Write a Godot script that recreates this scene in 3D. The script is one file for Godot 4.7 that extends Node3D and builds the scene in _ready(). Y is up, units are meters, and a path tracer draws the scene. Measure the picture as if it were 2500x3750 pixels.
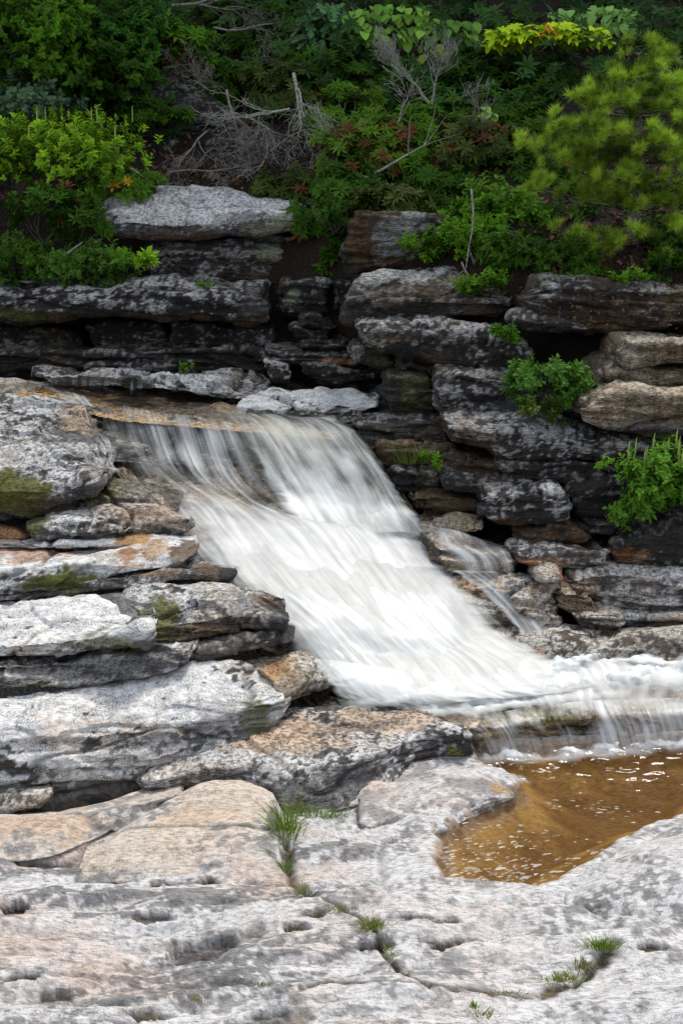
extends Node3D
# A small waterfall sliding over layered grey gneiss into an amber pool, a shaded rock bank and mountain laurel behind it.
# World units are metres; the tripod stands at the origin and looks towards -z.

var rng := RandomNumberGenerator.new()
var taken := {}
var n_big := FastNoiseLite.new()
var n_mid := FastNoiseLite.new()
var n_fine := FastNoiseLite.new()
var n_bed := FastNoiseLite.new()
var n_crack := FastNoiseLite.new()
var n_cell := FastNoiseLite.new()
var M := {}
var styles := {}


func V(x: float, y: float, z: float) -> Vector3:
	return Vector3(x, y, z)


func lin(r: float, g: float, b: float) -> Color:
	return Color(r, g, b)


# ---------------------------------------------------------------- naming

func numbered(called: String) -> String:
	var k: int = taken.get(called, 0)
	taken[called] = k + 1
	return called if k == 0 else "%s_%03d" % [called, k]


func tag(o: Node, label: String, category: String, group := "", kind := "") -> void:
	if label: o.set_meta("label", label)
	if category: o.set_meta("category", category)
	if group: o.set_meta("group", group)
	if kind: o.set_meta("kind", kind)


func put(called: String, mesh: Mesh, material: Material, parent: Node = null) -> MeshInstance3D:
	var o := MeshInstance3D.new()
	o.name = numbered(called) if parent == null else called
	o.mesh = mesh
	o.material_override = material
	(self if parent == null else parent).add_child(o, true)
	return o


func root_at(called: String, where: Vector3) -> Node3D:
	var o := Node3D.new()
	o.name = numbered(called)
	o.position = where
	add_child(o, true)
	return o


func scatter(called: String, mesh: Mesh, material: Material, places: Array, tints: PackedColorArray, parent: Node = null) -> MultiMeshInstance3D:
	var mm := MultiMesh.new()
	mm.transform_format = MultiMesh.TRANSFORM_3D
	mm.use_colors = true
	mm.mesh = mesh
	mm.instance_count = places.size()
	for i in places.size():
		mm.set_instance_transform(i, places[i])
		mm.set_instance_color(i, tints[i])
	var o := MultiMeshInstance3D.new()
	o.name = numbered(called) if parent == null else called
	o.multimesh = mm
	o.material_override = material
	(self if parent == null else parent).add_child(o, true)
	o.set_meta("kind", "stuff")
	return o


# ---------------------------------------------------------------- curves and grids

func cr(a: Vector3, b: Vector3, c: Vector3, d: Vector3, t: float, rounding: float) -> Vector3:
	var t2 := t * t
	var t3 := t2 * t
	var s := (b * 2.0 + (c - a) * t + (a * 2.0 - b * 5.0 + c * 4.0 - d) * t2 + (b * 3.0 - a - c * 3.0 + d) * t3) * 0.5
	return b.lerp(c, t).lerp(s, rounding)


func along(row: PackedVector3Array, s: float) -> Vector3:
	var n := row.size()
	if n == 1: return row[0]
	var f := clampf(s, 0.0, 1.0) * (n - 1)
	var i := mini(int(f), n - 2)
	var a := row[maxi(i - 1, 0)]
	var d := row[mini(i + 2, n - 1)]
	return cr(a, row[i], row[i + 1], d, f - i, 0.8)


func even(row: PackedVector3Array, n: int) -> PackedVector3Array:      # the same line with n points, evenly spaced in length
	var fine := PackedVector3Array()
	var sum := PackedFloat32Array()
	var total := 0.0
	var m := row.size() * 12
	for k in m + 1:
		var p := along(row, float(k) / m)
		if k > 0: total += p.distance_to(fine[k - 1])
		fine.append(p)
		sum.append(total)
	var out := PackedVector3Array()
	var j := 0
	for k in n:
		var want := total * k / (n - 1)
		while j < m - 1 and sum[j + 1] < want: j += 1
		var seg := maxf(sum[j + 1] - sum[j], 1e-6)
		out.append(fine[j].lerp(fine[j + 1], clampf((want - sum[j]) / seg, 0, 1)))
	return out


func grid_mesh(p: PackedVector3Array, cols: int, rows_n: int, closed: bool, flip: bool, colors: PackedColorArray, uvs := PackedVector2Array()) -> ArrayMesh:
	var normals := PackedVector3Array()
	normals.resize(p.size())
	var idx := PackedInt32Array()
	var last := rows_n if closed else rows_n - 1
	for r in rows_n:
		var up := (r - 1 + rows_n) % rows_n if closed else maxi(r - 1, 0)
		var dn := (r + 1) % rows_n if closed else mini(r + 1, rows_n - 1)
		for c in cols:
			var dx := p[r * cols + mini(c + 1, cols - 1)] - p[r * cols + maxi(c - 1, 0)]
			var dy := p[dn * cols + c] - p[up * cols + c]
			var n := dx.cross(dy).normalized()
			normals[r * cols + c] = -n if flip else n
	for r in last:
		var r2 := (r + 1) % rows_n
		for c in cols - 1:
			var a := r * cols + c
			var b := a + 1
			var d := r2 * cols + c
			var e := d + 1
			if flip: idx.append_array([a, b, d, b, e, d])
			else: idx.append_array([a, d, b, b, d, e])
	var arrays := []
	arrays.resize(Mesh.ARRAY_MAX)
	arrays[Mesh.ARRAY_VERTEX] = p
	arrays[Mesh.ARRAY_NORMAL] = normals
	if colors.size(): arrays[Mesh.ARRAY_COLOR] = colors
	if uvs.size(): arrays[Mesh.ARRAY_TEX_UV] = uvs
	arrays[Mesh.ARRAY_INDEX] = idx
	var m := ArrayMesh.new()
	m.add_surface_from_arrays(Mesh.PRIMITIVE_TRIANGLES, arrays)
	return m


# ---------------------------------------------------------------- rock

func rock_color(p: Vector3, n: Vector3, st: Dictionary, bed: float, stains: Array) -> Color:
	var a := n_big.get_noise_3d(p.x * 2.1, p.y * 3.0, p.z * 2.1)
	var b := n_mid.get_noise_3d(p.x * 1.3 + 31.0, p.y * 1.9, p.z * 1.3)
	var f := n_fine.get_noise_3d(p.x + 9.0, p.y * 1.4, p.z)
	var c: Color = st.dark
	c = c.lerp(st.mid, clampf(0.5 + a * 0.9 + b * 0.5 + bed * 0.3, 0, 1))
	var l: float = a * 0.50 + b * 0.60 + f * 0.85 + n.y * st.top + bed * 0.45 + st.cover  # upward faces go paler: some lichen and bleaching, mainly sky light painted in
	c = c.lerp(st.pale, smoothstep(-0.01, 0.065, l) * 0.92)
	var w: float = n_big.get_noise_3d(p.x * 1.2 + 50.0, p.y * 1.2, p.z * 1.2 + 20.0) + f * 0.5 + st.warm
	c = c.lerp(st.tint, smoothstep(0.0, 0.35, w) * st.tint_share)
	for s in stains:                                                  # [centre, reach, colour, strength]
		var q: Vector3 = (p - s[0]) / s[1]
		var near := 1.0 - q.length() + a * 0.5 + b * 0.55 + f * 0.3
		if near > 0.0:
			c = c.lerp(s[2], smoothstep(0.0, 0.45, near) * s[3])
	return c


func rock(called: String, label: String, rows: Array, style: String, opts := {}) -> MeshInstance3D:
	var st: Dictionary = styles[style]
	var res: float = opts.get("res", 0.024)
	var rounding: float = opts.get("round", 0.3)
	var amp: float = opts.get("amp", 1.0)
	var strata: float = opts.get("strata", 1.0)
	var blocky: float = opts.get("blocky", 1.0)
	var stains: Array = opts.get("stains", [])
	var nr := rows.size()
	var length := 0.0
	var ev := []
	for r in nr:
		var e := even(PackedVector3Array(rows[r]), 48)
		ev.append(e)
		var l := 0.0
		for k in 47: l += e[k].distance_to(e[k + 1])
		length = maxf(length, l)
	var seg := []
	var height := 0.0
	for r in nr:
		var m := 0.0
		for k in [8, 24, 40]: m += ev[r][k].distance_to(ev[(r + 1) % nr][k]) / 3.0
		seg.append(m)
		if r < nr - 1: height += m
	var cap := clampf(opts.get("cap", 0.05) / length, 0.004, 0.3)
	var ss := PackedFloat32Array()
	var kk := PackedFloat32Array()
	var capn := 6
	for j in capn:
		ss.append(cap * (1.0 - cos(j * PI / 2 / capn)))
		kk.append(sin(j * PI / 2 / capn))
	var inner := clampi(int(length / res), 8, 230)
	for j in inner + 1:
		ss.append(lerpf(cap, 1.0 - cap, float(j) / inner))
		kk.append(1.0)
	for j in range(capn - 1, -1, -1):
		ss.append(1.0 - cap * (1.0 - cos(j * PI / 2 / capn)))
		kk.append(sin(j * PI / 2 / capn))
	var cols := ss.size()
	var steps := []                                                    # [segment, t]
	for r in nr:
		var m := clampi(int(seg[r] / res * 1.8), 3, 120) if r < nr - 1 else 5
		if r == 0 and nr > 3 and opts.get("face", false): m = clampi(int(seg[r] / res / 3.0), 3, 20)
		for k in m: steps.append([r, float(k) / m])
	var rn := steps.size()
	var p := PackedVector3Array()
	p.resize(cols * rn)
	var mids := PackedVector3Array()
	for c in cols:
		var f := ss[c] * 47.0
		var i := mini(int(f), 46)
		var ring := PackedVector3Array()
		var mid := Vector3.ZERO
		for r in nr:
			var q: Vector3 = ev[r][i].lerp(ev[r][i + 1], f - i)
			ring.append(q)
			mid += q / nr
		mids.append(mid)
		var squash: float = kk[c]
		for r in rn:
			var g: int = steps[r][0]
			var q := cr(ring[(g + nr - 1) % nr], ring[g], ring[(g + 1) % nr], ring[(g + 2) % nr], steps[r][1], rounding)
			p[r * cols + c] = mid.lerp(q, squash)
	var out := PackedVector3Array()
	out.resize(p.size())
	var colors := PackedColorArray()
	colors.resize(p.size())
	var turn := 0.0
	var ns := PackedVector3Array()
	ns.resize(p.size())
	for r in rn:
		for c in cols:
			var dx := p[r * cols + mini(c + 1, cols - 1)] - p[r * cols + maxi(c - 1, 0)]
			var dy := p[((r + 1) % rn) * cols + c] - p[((r - 1 + rn) % rn) * cols + c]
			var n := dx.cross(dy).normalized()
			ns[r * cols + c] = n
			turn += n.dot(p[r * cols + c] - mids[c])
	var sgn := 1.0 if turn > 0 else -1.0
	var soft := clampf(height * 1.2, 0.25, 1.0) * amp
	var dip: float = opts.get("dip", 0.06)
	for i in p.size():
		var q := p[i]
		var n := ns[i] * sgn
		var ay := q.y + dip * q.x
		var bed := n_bed.get_noise_3d(q.x * 0.9, ay * 9.0, q.z * 0.9)
		var fold := n_bed.get_noise_3d(q.x * 1.6 + 20.0, ay * 24.0, q.z * 1.6)
		var step_bed := (signf(bed) * sqrt(absf(bed)) + signf(fold) * sqrt(absf(fold)) * 0.45) * (1.0 - absf(n.y) * 0.75)
		var chunk := n_cell.get_noise_3d(q.x * 0.9 + 0.12 * bed, ay * 2.0 + 0.10 * bed, q.z * 0.9)
		var big := n_big.get_noise_3d(q.x * 1.1, q.y * 1.6, q.z * 1.1)
		var mid := n_mid.get_noise_3d(q.x, q.y * 1.5, q.z)
		var ck := n_crack.get_noise_3d(q.x * 0.55, ay * 1.9, q.z * 0.55)
		var crack := 1.0 - smoothstep(0.0, 0.035, absf(ck))
		var chop := n_crack.get_noise_3d(q.x * 1.7 + 70.0, q.y * 1.1, q.z * 1.7)
		chop = clampf(chop * 4.0, -1, 1)
		var d := soft * (big * 0.06 + mid * 0.020 + chop * 0.012 * blocky + chunk * 0.024 * blocky) + strata * step_bed * 0.026 * minf(1.0, soft * 1.6) - crack * 0.022 * strata
		out[i] = q + n * d
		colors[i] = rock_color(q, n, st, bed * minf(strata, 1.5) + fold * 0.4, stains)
		colors[i] = colors[i].lerp(lin(0.03, 0.027, 0.022), crack * 0.55)
	var o := put(called, grid_mesh(out, cols, rn, true, sgn < 0, colors), M[st.material])
	if label: tag(o, label, opts.get("category", "rock"), opts.get("group", ""), opts.get("kind", ""))
	elif opts.has("kind"): o.set_meta("kind", opts.kind)
	return o


func block(called: String, label: String, style: String, top: Array, low: Array, back: float, belly: float, tuck: float, opts: Dictionary) -> void:
	# a block seen mostly from its front, given by the top and bottom edges of that front
	var n := 9
	var rows := [[], [], [], [], [], []]
	for k in n:
		var s := float(k) / (n - 1)
		var t := along(PackedVector3Array(top), s)
		var b := along(PackedVector3Array(low), s)
		rows[0].append(t + V(0, 0.015, -back))
		rows[1].append(t + V(0, 0.016, 0))
		rows[2].append(t.lerp(b, 0.25) + V(0, 0, belly))
		rows[3].append(t.lerp(b, 0.78) + V(0, 0, belly))
		rows[4].append(b - V(0, 0.014, tuck))
		rows[5].append(b + V(0, 0.01, -back))
	var o := {"face": true, "group": "layered rock of the shaded bank", "res": 0.019, "amp": 0.75}
	o.merge(opts, true)
	rock(called, label, rows, style, o)


# ---------------------------------------------------------------- water

func sheet(called: String, rows: Array, alphas: Array, material: Material, nc: int, nr: int, lift: float, rough: float, seed_at: float, parent: Node = null, ragged := 1.0, fringe := 0.05) -> MeshInstance3D:
	var m: int = rows.size()
	var p := PackedVector3Array()
	var uv := PackedVector2Array()
	var col := PackedColorArray()
	var width := 0.0
	for k in rows[m / 2].size() - 1: width += rows[m / 2][k].distance_to(rows[m / 2][k + 1])
	var run := 0.0
	var before := Vector3.ZERO
	for r in nr:
		var f := float(r) / (nr - 1) * (m - 1)
		var i := mini(int(f), m - 2)
		var t := f - i
		for c in nc:
			var s := float(c) / (nc - 1)
			var a := along(PackedVector3Array(rows[maxi(i - 1, 0)]), s)
			var b := along(PackedVector3Array(rows[i]), s)
			var cc := along(PackedVector3Array(rows[i + 1]), s)
			var d := along(PackedVector3Array(rows[mini(i + 2, m - 1)]), s)
			var q := cr(a, b, cc, d, t, 1.0)
			if c == nc / 2:
				if r > 0: run += q.distance_to(before)
				before = q
			var w: float = s * (alphas[i].size() - 1)
			var wi := mini(int(w), alphas[i].size() - 2)
			var al: float = lerpf(lerpf(alphas[i][wi], alphas[i][wi + 1], w - wi), lerpf(alphas[i + 1][wi], alphas[i + 1][wi + 1], w - wi), t)
			var str := n_mid.get_noise_3d(s * width * 1.1 + seed_at, f * 0.10, seed_at)
			var fine := n_mid.get_noise_3d(s * width * 3.4 + seed_at, f * 0.07, seed_at + 3.0)
			var lump := n_big.get_noise_3d(q.x * 1.6, q.y * 1.6, q.z * 1.6 + seed_at)
			var some := smoothstep(0.0, 0.14, al)
			al = clampf(al + some * (str * 0.55 + fine * 0.26 + lump * 0.5) * (1.0 - absf(al * 2.0 - 1.0) * 0.62) * ragged, 0.0, 1.0)
			var fray := (0.5 + n_mid.get_noise_3d(f * 0.5, seed_at, (0.0 if s < 0.5 else 9.0)) + str * 0.6) * fringe
			al *= smoothstep(maxf(fray, 0.0), maxf(fray, 0.0) + 0.06 + fringe * 0.5, minf(s, 1.0 - s))
			var swell := sin(f * 2.4 + n_big.get_noise_2d(s * width * 0.8, seed_at) * 5.0)
			p.append(q + V(0, 0.86, 0.5) * (lift + rough * (str * 0.30 + lump * 0.8 + swell * 0.45)))
			uv.append(Vector2(s * width + seed_at, 0.0))
			col.append(Color(1, 1, 1, al))
		for c in nc: uv[r * nc + c].y = run + seed_at * 0.37
	var o := put(called, grid_mesh(p, nc, nr, false, false, col, uv), material, parent)
	return o


# ---------------------------------------------------------------- materials

func noise_image(freq: float, octaves: int, stops: Array, seed_at: int, side := 1024, kind := FastNoiseLite.TYPE_SIMPLEX_SMOOTH, warp := 0.0) -> NoiseTexture2D:
	var n := FastNoiseLite.new()
	n.noise_type = kind
	n.seed = seed_at
	n.frequency = freq
	n.fractal_octaves = octaves
	if warp > 0.0:
		n.domain_warp_enabled = true
		n.domain_warp_amplitude = warp
		n.domain_warp_frequency = freq * 2.0
	var t := NoiseTexture2D.new()
	t.width = side
	t.height = side
	t.seamless = true
	t.seamless_blend_skirt = 0.15
	t.noise = n
	if stops.size():
		var g := Gradient.new()
		var offs := PackedFloat32Array()
		var cols := PackedColorArray()
		for s in stops:
			offs.append(s[0])
			cols.append(s[1])
		g.offsets = offs
		g.colors = cols
		t.color_ramp = g
	return t


func grey(v: float, a := 1.0) -> Color:
	return Color(v, v, v, a)


func stone(patches: Texture2D, specks: Texture2D, relief: Texture2D, uv_a: Vector3, uv_b: Vector3, bump: float, rough: float, wet := 0.0, where: Texture2D = null) -> StandardMaterial3D:
	var m := StandardMaterial3D.new()
	m.vertex_color_use_as_albedo = true
	m.albedo_texture = patches
	m.uv1_triplanar = true
	m.uv1_world_triplanar = true
	m.uv1_scale = uv_a
	m.detail_enabled = true
	m.detail_blend_mode = BaseMaterial3D.BLEND_MODE_MUL
	m.detail_albedo = specks
	m.detail_mask = where
	m.detail_uv_layer = BaseMaterial3D.DETAIL_UV_2
	m.uv2_triplanar = true
	m.uv2_world_triplanar = true
	m.uv2_scale = uv_b
	m.heightmap_enabled = true
	m.heightmap_texture = relief
	m.heightmap_scale = bump
	m.roughness = rough
	m.metallic_specular = 0.4
	if wet > 0.0:
		m.clearcoat_enabled = true
		m.clearcoat = wet
		m.clearcoat_roughness = 0.28
	return m


func leaf_material(rough := 0.55, through := 0.55) -> StandardMaterial3D:
	var m := StandardMaterial3D.new()
	m.vertex_color_use_as_albedo = true
	m.roughness = rough
	m.metallic_specular = 0.16
	m.cull_mode = BaseMaterial3D.CULL_DISABLED
	m.backlight_enabled = true
	m.backlight = Color(through, through * 1.05, through * 0.75)
	return m


func plain(c: Color, rough := 0.85) -> StandardMaterial3D:
	var m := StandardMaterial3D.new()
	m.albedo_color = c.linear_to_srgb()
	m.roughness = rough
	return m


func bark(c: Color) -> StandardMaterial3D:
	var m := plain(c, 0.9)
	m.albedo_texture = noise_image(0.03, 4, [[0.0, grey(0.35)], [0.45, grey(0.7)], [0.6, grey(1.0)]], 77, 256)
	m.uv1_triplanar = true
	m.uv1_scale = V(9, 3, 9)
	return m


func make_materials() -> void:
	n_big.seed = 3
	n_big.frequency = 1.0
	n_big.fractal_octaves = 4
	n_mid.seed = 8
	n_mid.frequency = 5.0
	n_mid.fractal_octaves = 3
	n_fine.seed = 13
	n_fine.frequency = 17.0
	n_fine.fractal_octaves = 2
	n_bed.seed = 21
	n_bed.frequency = 1.0
	n_bed.fractal_octaves = 3
	n_crack.seed = 34
	n_crack.frequency = 1.0
	n_crack.fractal_octaves = 2
	n_cell.noise_type = FastNoiseLite.TYPE_CELLULAR
	n_cell.cellular_return_type = FastNoiseLite.RETURN_CELL_VALUE
	n_cell.cellular_distance_function = FastNoiseLite.DISTANCE_EUCLIDEAN
	n_cell.seed = 55
	n_cell.frequency = 3.2
	n_cell.fractal_type = FastNoiseLite.FRACTAL_NONE
	var patch := noise_image(0.026, 5, [[0.0, grey(0.52)], [0.42, grey(0.64)], [0.46, grey(0.90)], [0.53, grey(0.97)], [1.0, grey(1.0)]], 5, 1024, FastNoiseLite.TYPE_SIMPLEX_SMOOTH, 14.0)
	var speck := noise_image(0.085, 3, [[0.0, grey(0.24)], [0.40, grey(0.42)], [0.43, grey(0.86)], [0.52, grey(0.97)], [1.0, grey(1.0)]], 6, 1024)
	var calm := noise_image(0.075, 3, [[0.0, grey(0.62)], [0.36, grey(0.80)], [0.45, grey(0.95)], [1.0, grey(1.0)]], 16, 1024)
	var drift := noise_image(0.022, 5, [[0.0, grey(0.70)], [0.42, grey(0.82)], [0.46, grey(0.96)], [1.0, grey(1.0)]], 25, 1024, FastNoiseLite.TYPE_SIMPLEX_SMOOTH, 14.0)
	var relief := noise_image(0.02, 6, [], 9, 1024)
	var where := noise_image(0.010, 3, [[0.0, grey(0.12)], [0.42, grey(0.25)], [0.58, grey(0.95)], [1.0, grey(1.0)]], 29, 512)
	var thin := noise_image(0.012, 4, [[0.0, grey(0.10)], [0.45, grey(0.22)], [0.55, grey(0.60)], [1.0, grey(0.7)]], 30, 512)
	M.cliff = stone(patch, speck, relief, V(0.8, 3.0, 0.8), V(0.8, 1.3, 0.8), 2.0, 0.85, 0.0, where)
	M.slab = stone(patch, speck, relief, V(0.9, 3.4, 0.9), V(0.9, 1.6, 0.9), 1.3, 0.78, 0.0, where)
	M.bright = stone(drift, speck, relief, V(0.9, 2.6, 1.3), V(0.9, 1.6, 1.2), 0.9, 0.76, 0.0, where)
	M.pale = stone(drift, speck, relief, V(0.9, 1.6, 2.4), V(1.1, 1.6, 2.2), 0.6, 0.78, 0.0, thin)
	M.wet = stone(patch, speck, relief, V(1.0, 4.0, 1.0), V(1.2, 2.4, 1.2), 1.2, 0.5, 0.22)
	M.soil = stone(patch, speck, relief, V(1.2, 1.2, 1.2), V(2.0, 2.0, 2.0), 3.0, 0.95)
	M.leaf = leaf_material()
	M.needle = leaf_material(0.5, 0.5)
	M.litter = leaf_material(0.7, 0.25)
	M.grey_bark = bark(lin(0.30, 0.28, 0.26))
	M.dark_bark = bark(lin(0.10, 0.085, 0.07))
	M.lichen_bark = bark(lin(0.44, 0.44, 0.385))
	# dark, mid, pale: base colours of bare rock, weathered rock and pale lichen; top also paints in sky light
	var D := lin(0.030, 0.027, 0.027)
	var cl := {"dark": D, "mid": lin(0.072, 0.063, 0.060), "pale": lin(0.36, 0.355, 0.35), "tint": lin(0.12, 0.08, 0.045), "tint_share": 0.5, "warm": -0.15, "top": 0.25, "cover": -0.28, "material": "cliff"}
	styles.cliff = cl
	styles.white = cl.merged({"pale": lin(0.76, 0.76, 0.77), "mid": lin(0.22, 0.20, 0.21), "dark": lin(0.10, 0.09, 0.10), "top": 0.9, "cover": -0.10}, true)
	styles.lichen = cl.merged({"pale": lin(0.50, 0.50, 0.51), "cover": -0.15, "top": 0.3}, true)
	styles.brown = cl.merged({"mid": lin(0.075, 0.053, 0.04), "tint": lin(0.11, 0.065, 0.028), "tint_share": 0.8, "warm": 0.2, "cover": -0.24}, true)
	styles.tan = cl.merged({"dark": lin(0.16, 0.12, 0.08), "mid": lin(0.36, 0.28, 0.19), "pale": lin(0.48, 0.43, 0.36), "tint": lin(0.42, 0.30, 0.17), "warm": 0.1, "cover": -0.1}, true)
	styles.olive = cl.merged({"mid": lin(0.08, 0.076, 0.048), "tint": lin(0.085, 0.075, 0.025), "tint_share": 0.8, "warm": 0.15, "cover": -0.22}, true)
	styles.dark = cl.merged({"mid": lin(0.046, 0.041, 0.039), "pale": lin(0.30, 0.295, 0.29), "cover": -0.33}, true)
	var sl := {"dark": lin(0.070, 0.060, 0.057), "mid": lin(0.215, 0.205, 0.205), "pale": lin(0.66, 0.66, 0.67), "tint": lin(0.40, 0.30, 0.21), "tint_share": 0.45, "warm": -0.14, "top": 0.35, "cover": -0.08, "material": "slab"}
	styles.slab = sl
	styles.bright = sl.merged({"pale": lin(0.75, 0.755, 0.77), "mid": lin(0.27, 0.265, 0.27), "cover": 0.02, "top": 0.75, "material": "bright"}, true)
	styles.peach = sl.merged({"dark": lin(0.10, 0.08, 0.065), "mid": lin(0.31, 0.265, 0.225), "pale": lin(0.62, 0.585, 0.54), "tint": lin(0.46, 0.32, 0.20), "tint_share": 0.55, "warm": 0.0, "cover": 0.0}, true)
	styles.wet_tan = sl.merged({"dark": lin(0.035, 0.032, 0.032), "mid": lin(0.24, 0.17, 0.11), "pale": lin(0.55, 0.44, 0.33), "tint": lin(0.42, 0.26, 0.11), "tint_share": 0.6, "warm": 0.05, "cover": -0.1, "material": "wet"}, true)
	styles.lip = styles.wet_tan.merged({"dark": lin(0.08, 0.06, 0.04), "mid": lin(0.38, 0.27, 0.16), "pale": lin(0.60, 0.48, 0.34), "cover": 0.0}, true)
	styles.wet_dark = sl.merged({"dark": lin(0.02, 0.02, 0.022), "mid": lin(0.06, 0.055, 0.055), "pale": lin(0.30, 0.26, 0.22), "tint": lin(0.30, 0.19, 0.10), "tint_share": 0.7, "warm": -0.1, "cover": -0.3, "material": "wet"}, true)
	styles.granite = {"dark": lin(0.25, 0.245, 0.25), "mid": lin(0.45, 0.44, 0.45), "pale": lin(0.615, 0.61, 0.625), "tint": lin(0.56, 0.46, 0.43), "tint_share": 0.4, "warm": -0.1, "top": 0.1, "cover": 0.10, "material": "pale"}
	styles.granite_peach = styles.granite.merged({"mid": lin(0.44, 0.41, 0.385), "pale": lin(0.62, 0.60, 0.575), "tint": lin(0.57, 0.45, 0.36), "warm": 0.05, "tint_share": 0.6}, true)
	M.veil = water_material(0.78)
	M.veil_soft = water_material(0.55, lin(0.66, 0.67, 0.66), 0.6)
	M.milk = water_material(0.92, lin(0.66, 0.675, 0.685), 0.86)
	M.curtain = water_material(0.8, lin(0.40, 0.42, 0.38), 0.30)


func water_material(alpha: float, c := lin(0.62, 0.65, 0.68), least := 0.30) -> StandardMaterial3D:
	var m := StandardMaterial3D.new()
	m.transparency = BaseMaterial3D.TRANSPARENCY_ALPHA
	m.vertex_color_use_as_albedo = true
	var s := c.linear_to_srgb()
	s.a = alpha
	m.albedo_color = s
	m.albedo_texture = noise_image(0.016, 3, [[0.0, grey(0.95, least)], [0.33, grey(0.96, lerpf(least, 1.0, 0.30))], [0.5, grey(0.98, lerpf(least, 1.0, 0.72))], [0.7, grey(1.0, 1.0)]], 41, 1024)
	m.uv1_scale = V(1.15, 0.032, 1)
	m.roughness = 0.5
	m.cull_mode = BaseMaterial3D.CULL_DISABLED
	return m


# ---------------------------------------------------------------- leaf and twig shapes

func fan(st: SurfaceTool, at: Transform3D, outline: Array, bend: float, tint := Color.WHITE) -> void:
	# a leaf blade from half an outline [along, half width], folded on its midrib and drooping
	var n := outline.size()
	var mid := []
	var left := []
	var right := []
	for k in n:
		var a: float = outline[k][0]
		var w: float = outline[k][1]
		var y := -bend * a * a
		mid.append(at * V(0, y, a))
		left.append(at * V(-w, y + w * 0.28, a))
		right.append(at * V(w, y + w * 0.28, a))
	st.set_color(tint)
	for k in n - 1:
		for tri in [[mid[k], left[k], left[k + 1]], [mid[k], left[k + 1], mid[k + 1]], [mid[k], right[k + 1], right[k]], [mid[k], mid[k + 1], right[k + 1]]]:
			if tri[0].distance_to(tri[1]) < 1e-5 or tri[1].distance_to(tri[2]) < 1e-5 or tri[0].distance_to(tri[2]) < 1e-5: continue
			for q in tri: st.add_vertex(q)


const LANCE := [[0.0, 0.02], [0.12, 0.045], [0.45, 0.15], [0.75, 0.115], [1.0, 0.0]]
const OVATE := [[0.0, 0.02], [0.15, 0.16], [0.42, 0.27], [0.75, 0.17], [1.0, 0.0]]
const ROUND := [[0.0, 0.08], [0.12, 0.30], [0.42, 0.44], [0.75, 0.30], [1.0, 0.0]]


func begin() -> SurfaceTool:
	var st := SurfaceTool.new()
	st.begin(Mesh.PRIMITIVE_TRIANGLES)
	return st


func finish(st: SurfaceTool) -> ArrayMesh:
	st.generate_normals()
	return st.commit()


func rosette(count: int, outline: Array, lean: float, bend: float, seed_at: int, tint_var := 0.25) -> ArrayMesh:
	# a whorl of leaves about +y, each about one unit long
	rng.seed = seed_at
	var st := begin()
	for k in count:
		var a := TAU * k / count * 1.0 + rng.randf_range(-0.25, 0.25)
		var up := lean + rng.randf_range(-0.3, 0.3)
		var b := Basis(Vector3.UP, a) * Basis(Vector3.RIGHT, -up) * Basis(Vector3.BACK, rng.randf_range(-0.3, 0.3))
		var l := rng.randf_range(0.72, 1.1)
		var v := 1.0 + rng.randf_range(-tint_var, tint_var)
		fan(st, Transform3D(b.scaled(Vector3.ONE * l), V(0, rng.randf_range(-0.12, 0.08), 0)), outline, bend, Color(v, v, v))
	return finish(st)


func sprig(count: int, outline: Array, size: float, bend: float, seed_at: int) -> ArrayMesh:
	# leaves set alternately up a twig of one unit
	rng.seed = seed_at
	var st := begin()
	for k in count:
		var h := float(k) / count
		var a := k * 2.4 + rng.randf_range(-0.4, 0.4)
		var b := Basis(Vector3.UP, a) * Basis(Vector3.RIGHT, -rng.randf_range(0.15, 0.75) - h * 0.35)
		var v := 0.85 + 0.3 * h + rng.randf_range(-0.12, 0.12)
		fan(st, Transform3D(b.scaled(Vector3.ONE * size * rng.randf_range(0.7, 1.1)), V(0, h, 0)), outline, bend, Color(v, v, v * 0.95))
	return finish(st)


func lobed(lobes: Array, bend: float) -> ArrayMesh:
	# one flat leaf cut into lobes: outline by [angle, radius] about its stalk end
	var st := begin()
	st.set_color(Color.WHITE)
	var pts := []
	for l in lobes:
		var a: float = deg_to_rad(l[0])
		var r: float = l[1]
		pts.append(V(sin(a) * r, -bend * r * r + absf(sin(a)) * r * 0.12, cos(a) * r))
	for k in pts.size() - 1:
		st.add_vertex(V(0, 0, 0))
		st.add_vertex(pts[k])
		st.add_vertex(pts[k + 1])
	return finish(st)


func maple_leaf() -> ArrayMesh:
	return lobed([[-160, 0.25], [-125, 0.42], [-100, 0.22], [-85, 0.5], [-62, 0.75], [-45, 0.5], [-30, 0.42], [-14, 0.72], [0, 1.0], [14, 0.72], [30, 0.42], [45, 0.5], [62, 0.75], [85, 0.5], [100, 0.22], [125, 0.42], [160, 0.25]], 0.22)


func oak_leaf() -> ArrayMesh:
	return lobed([[-90, 0.04], [-45, 0.20], [-38, 0.34], [-18, 0.36], [-30, 0.56], [-24, 0.68], [-9, 0.62], [-16, 0.88], [0, 1.05], [16, 0.88], [9, 0.62], [24, 0.68], [30, 0.56], [18, 0.36], [38, 0.34], [45, 0.20], [90, 0.04]], 0.2)


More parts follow.
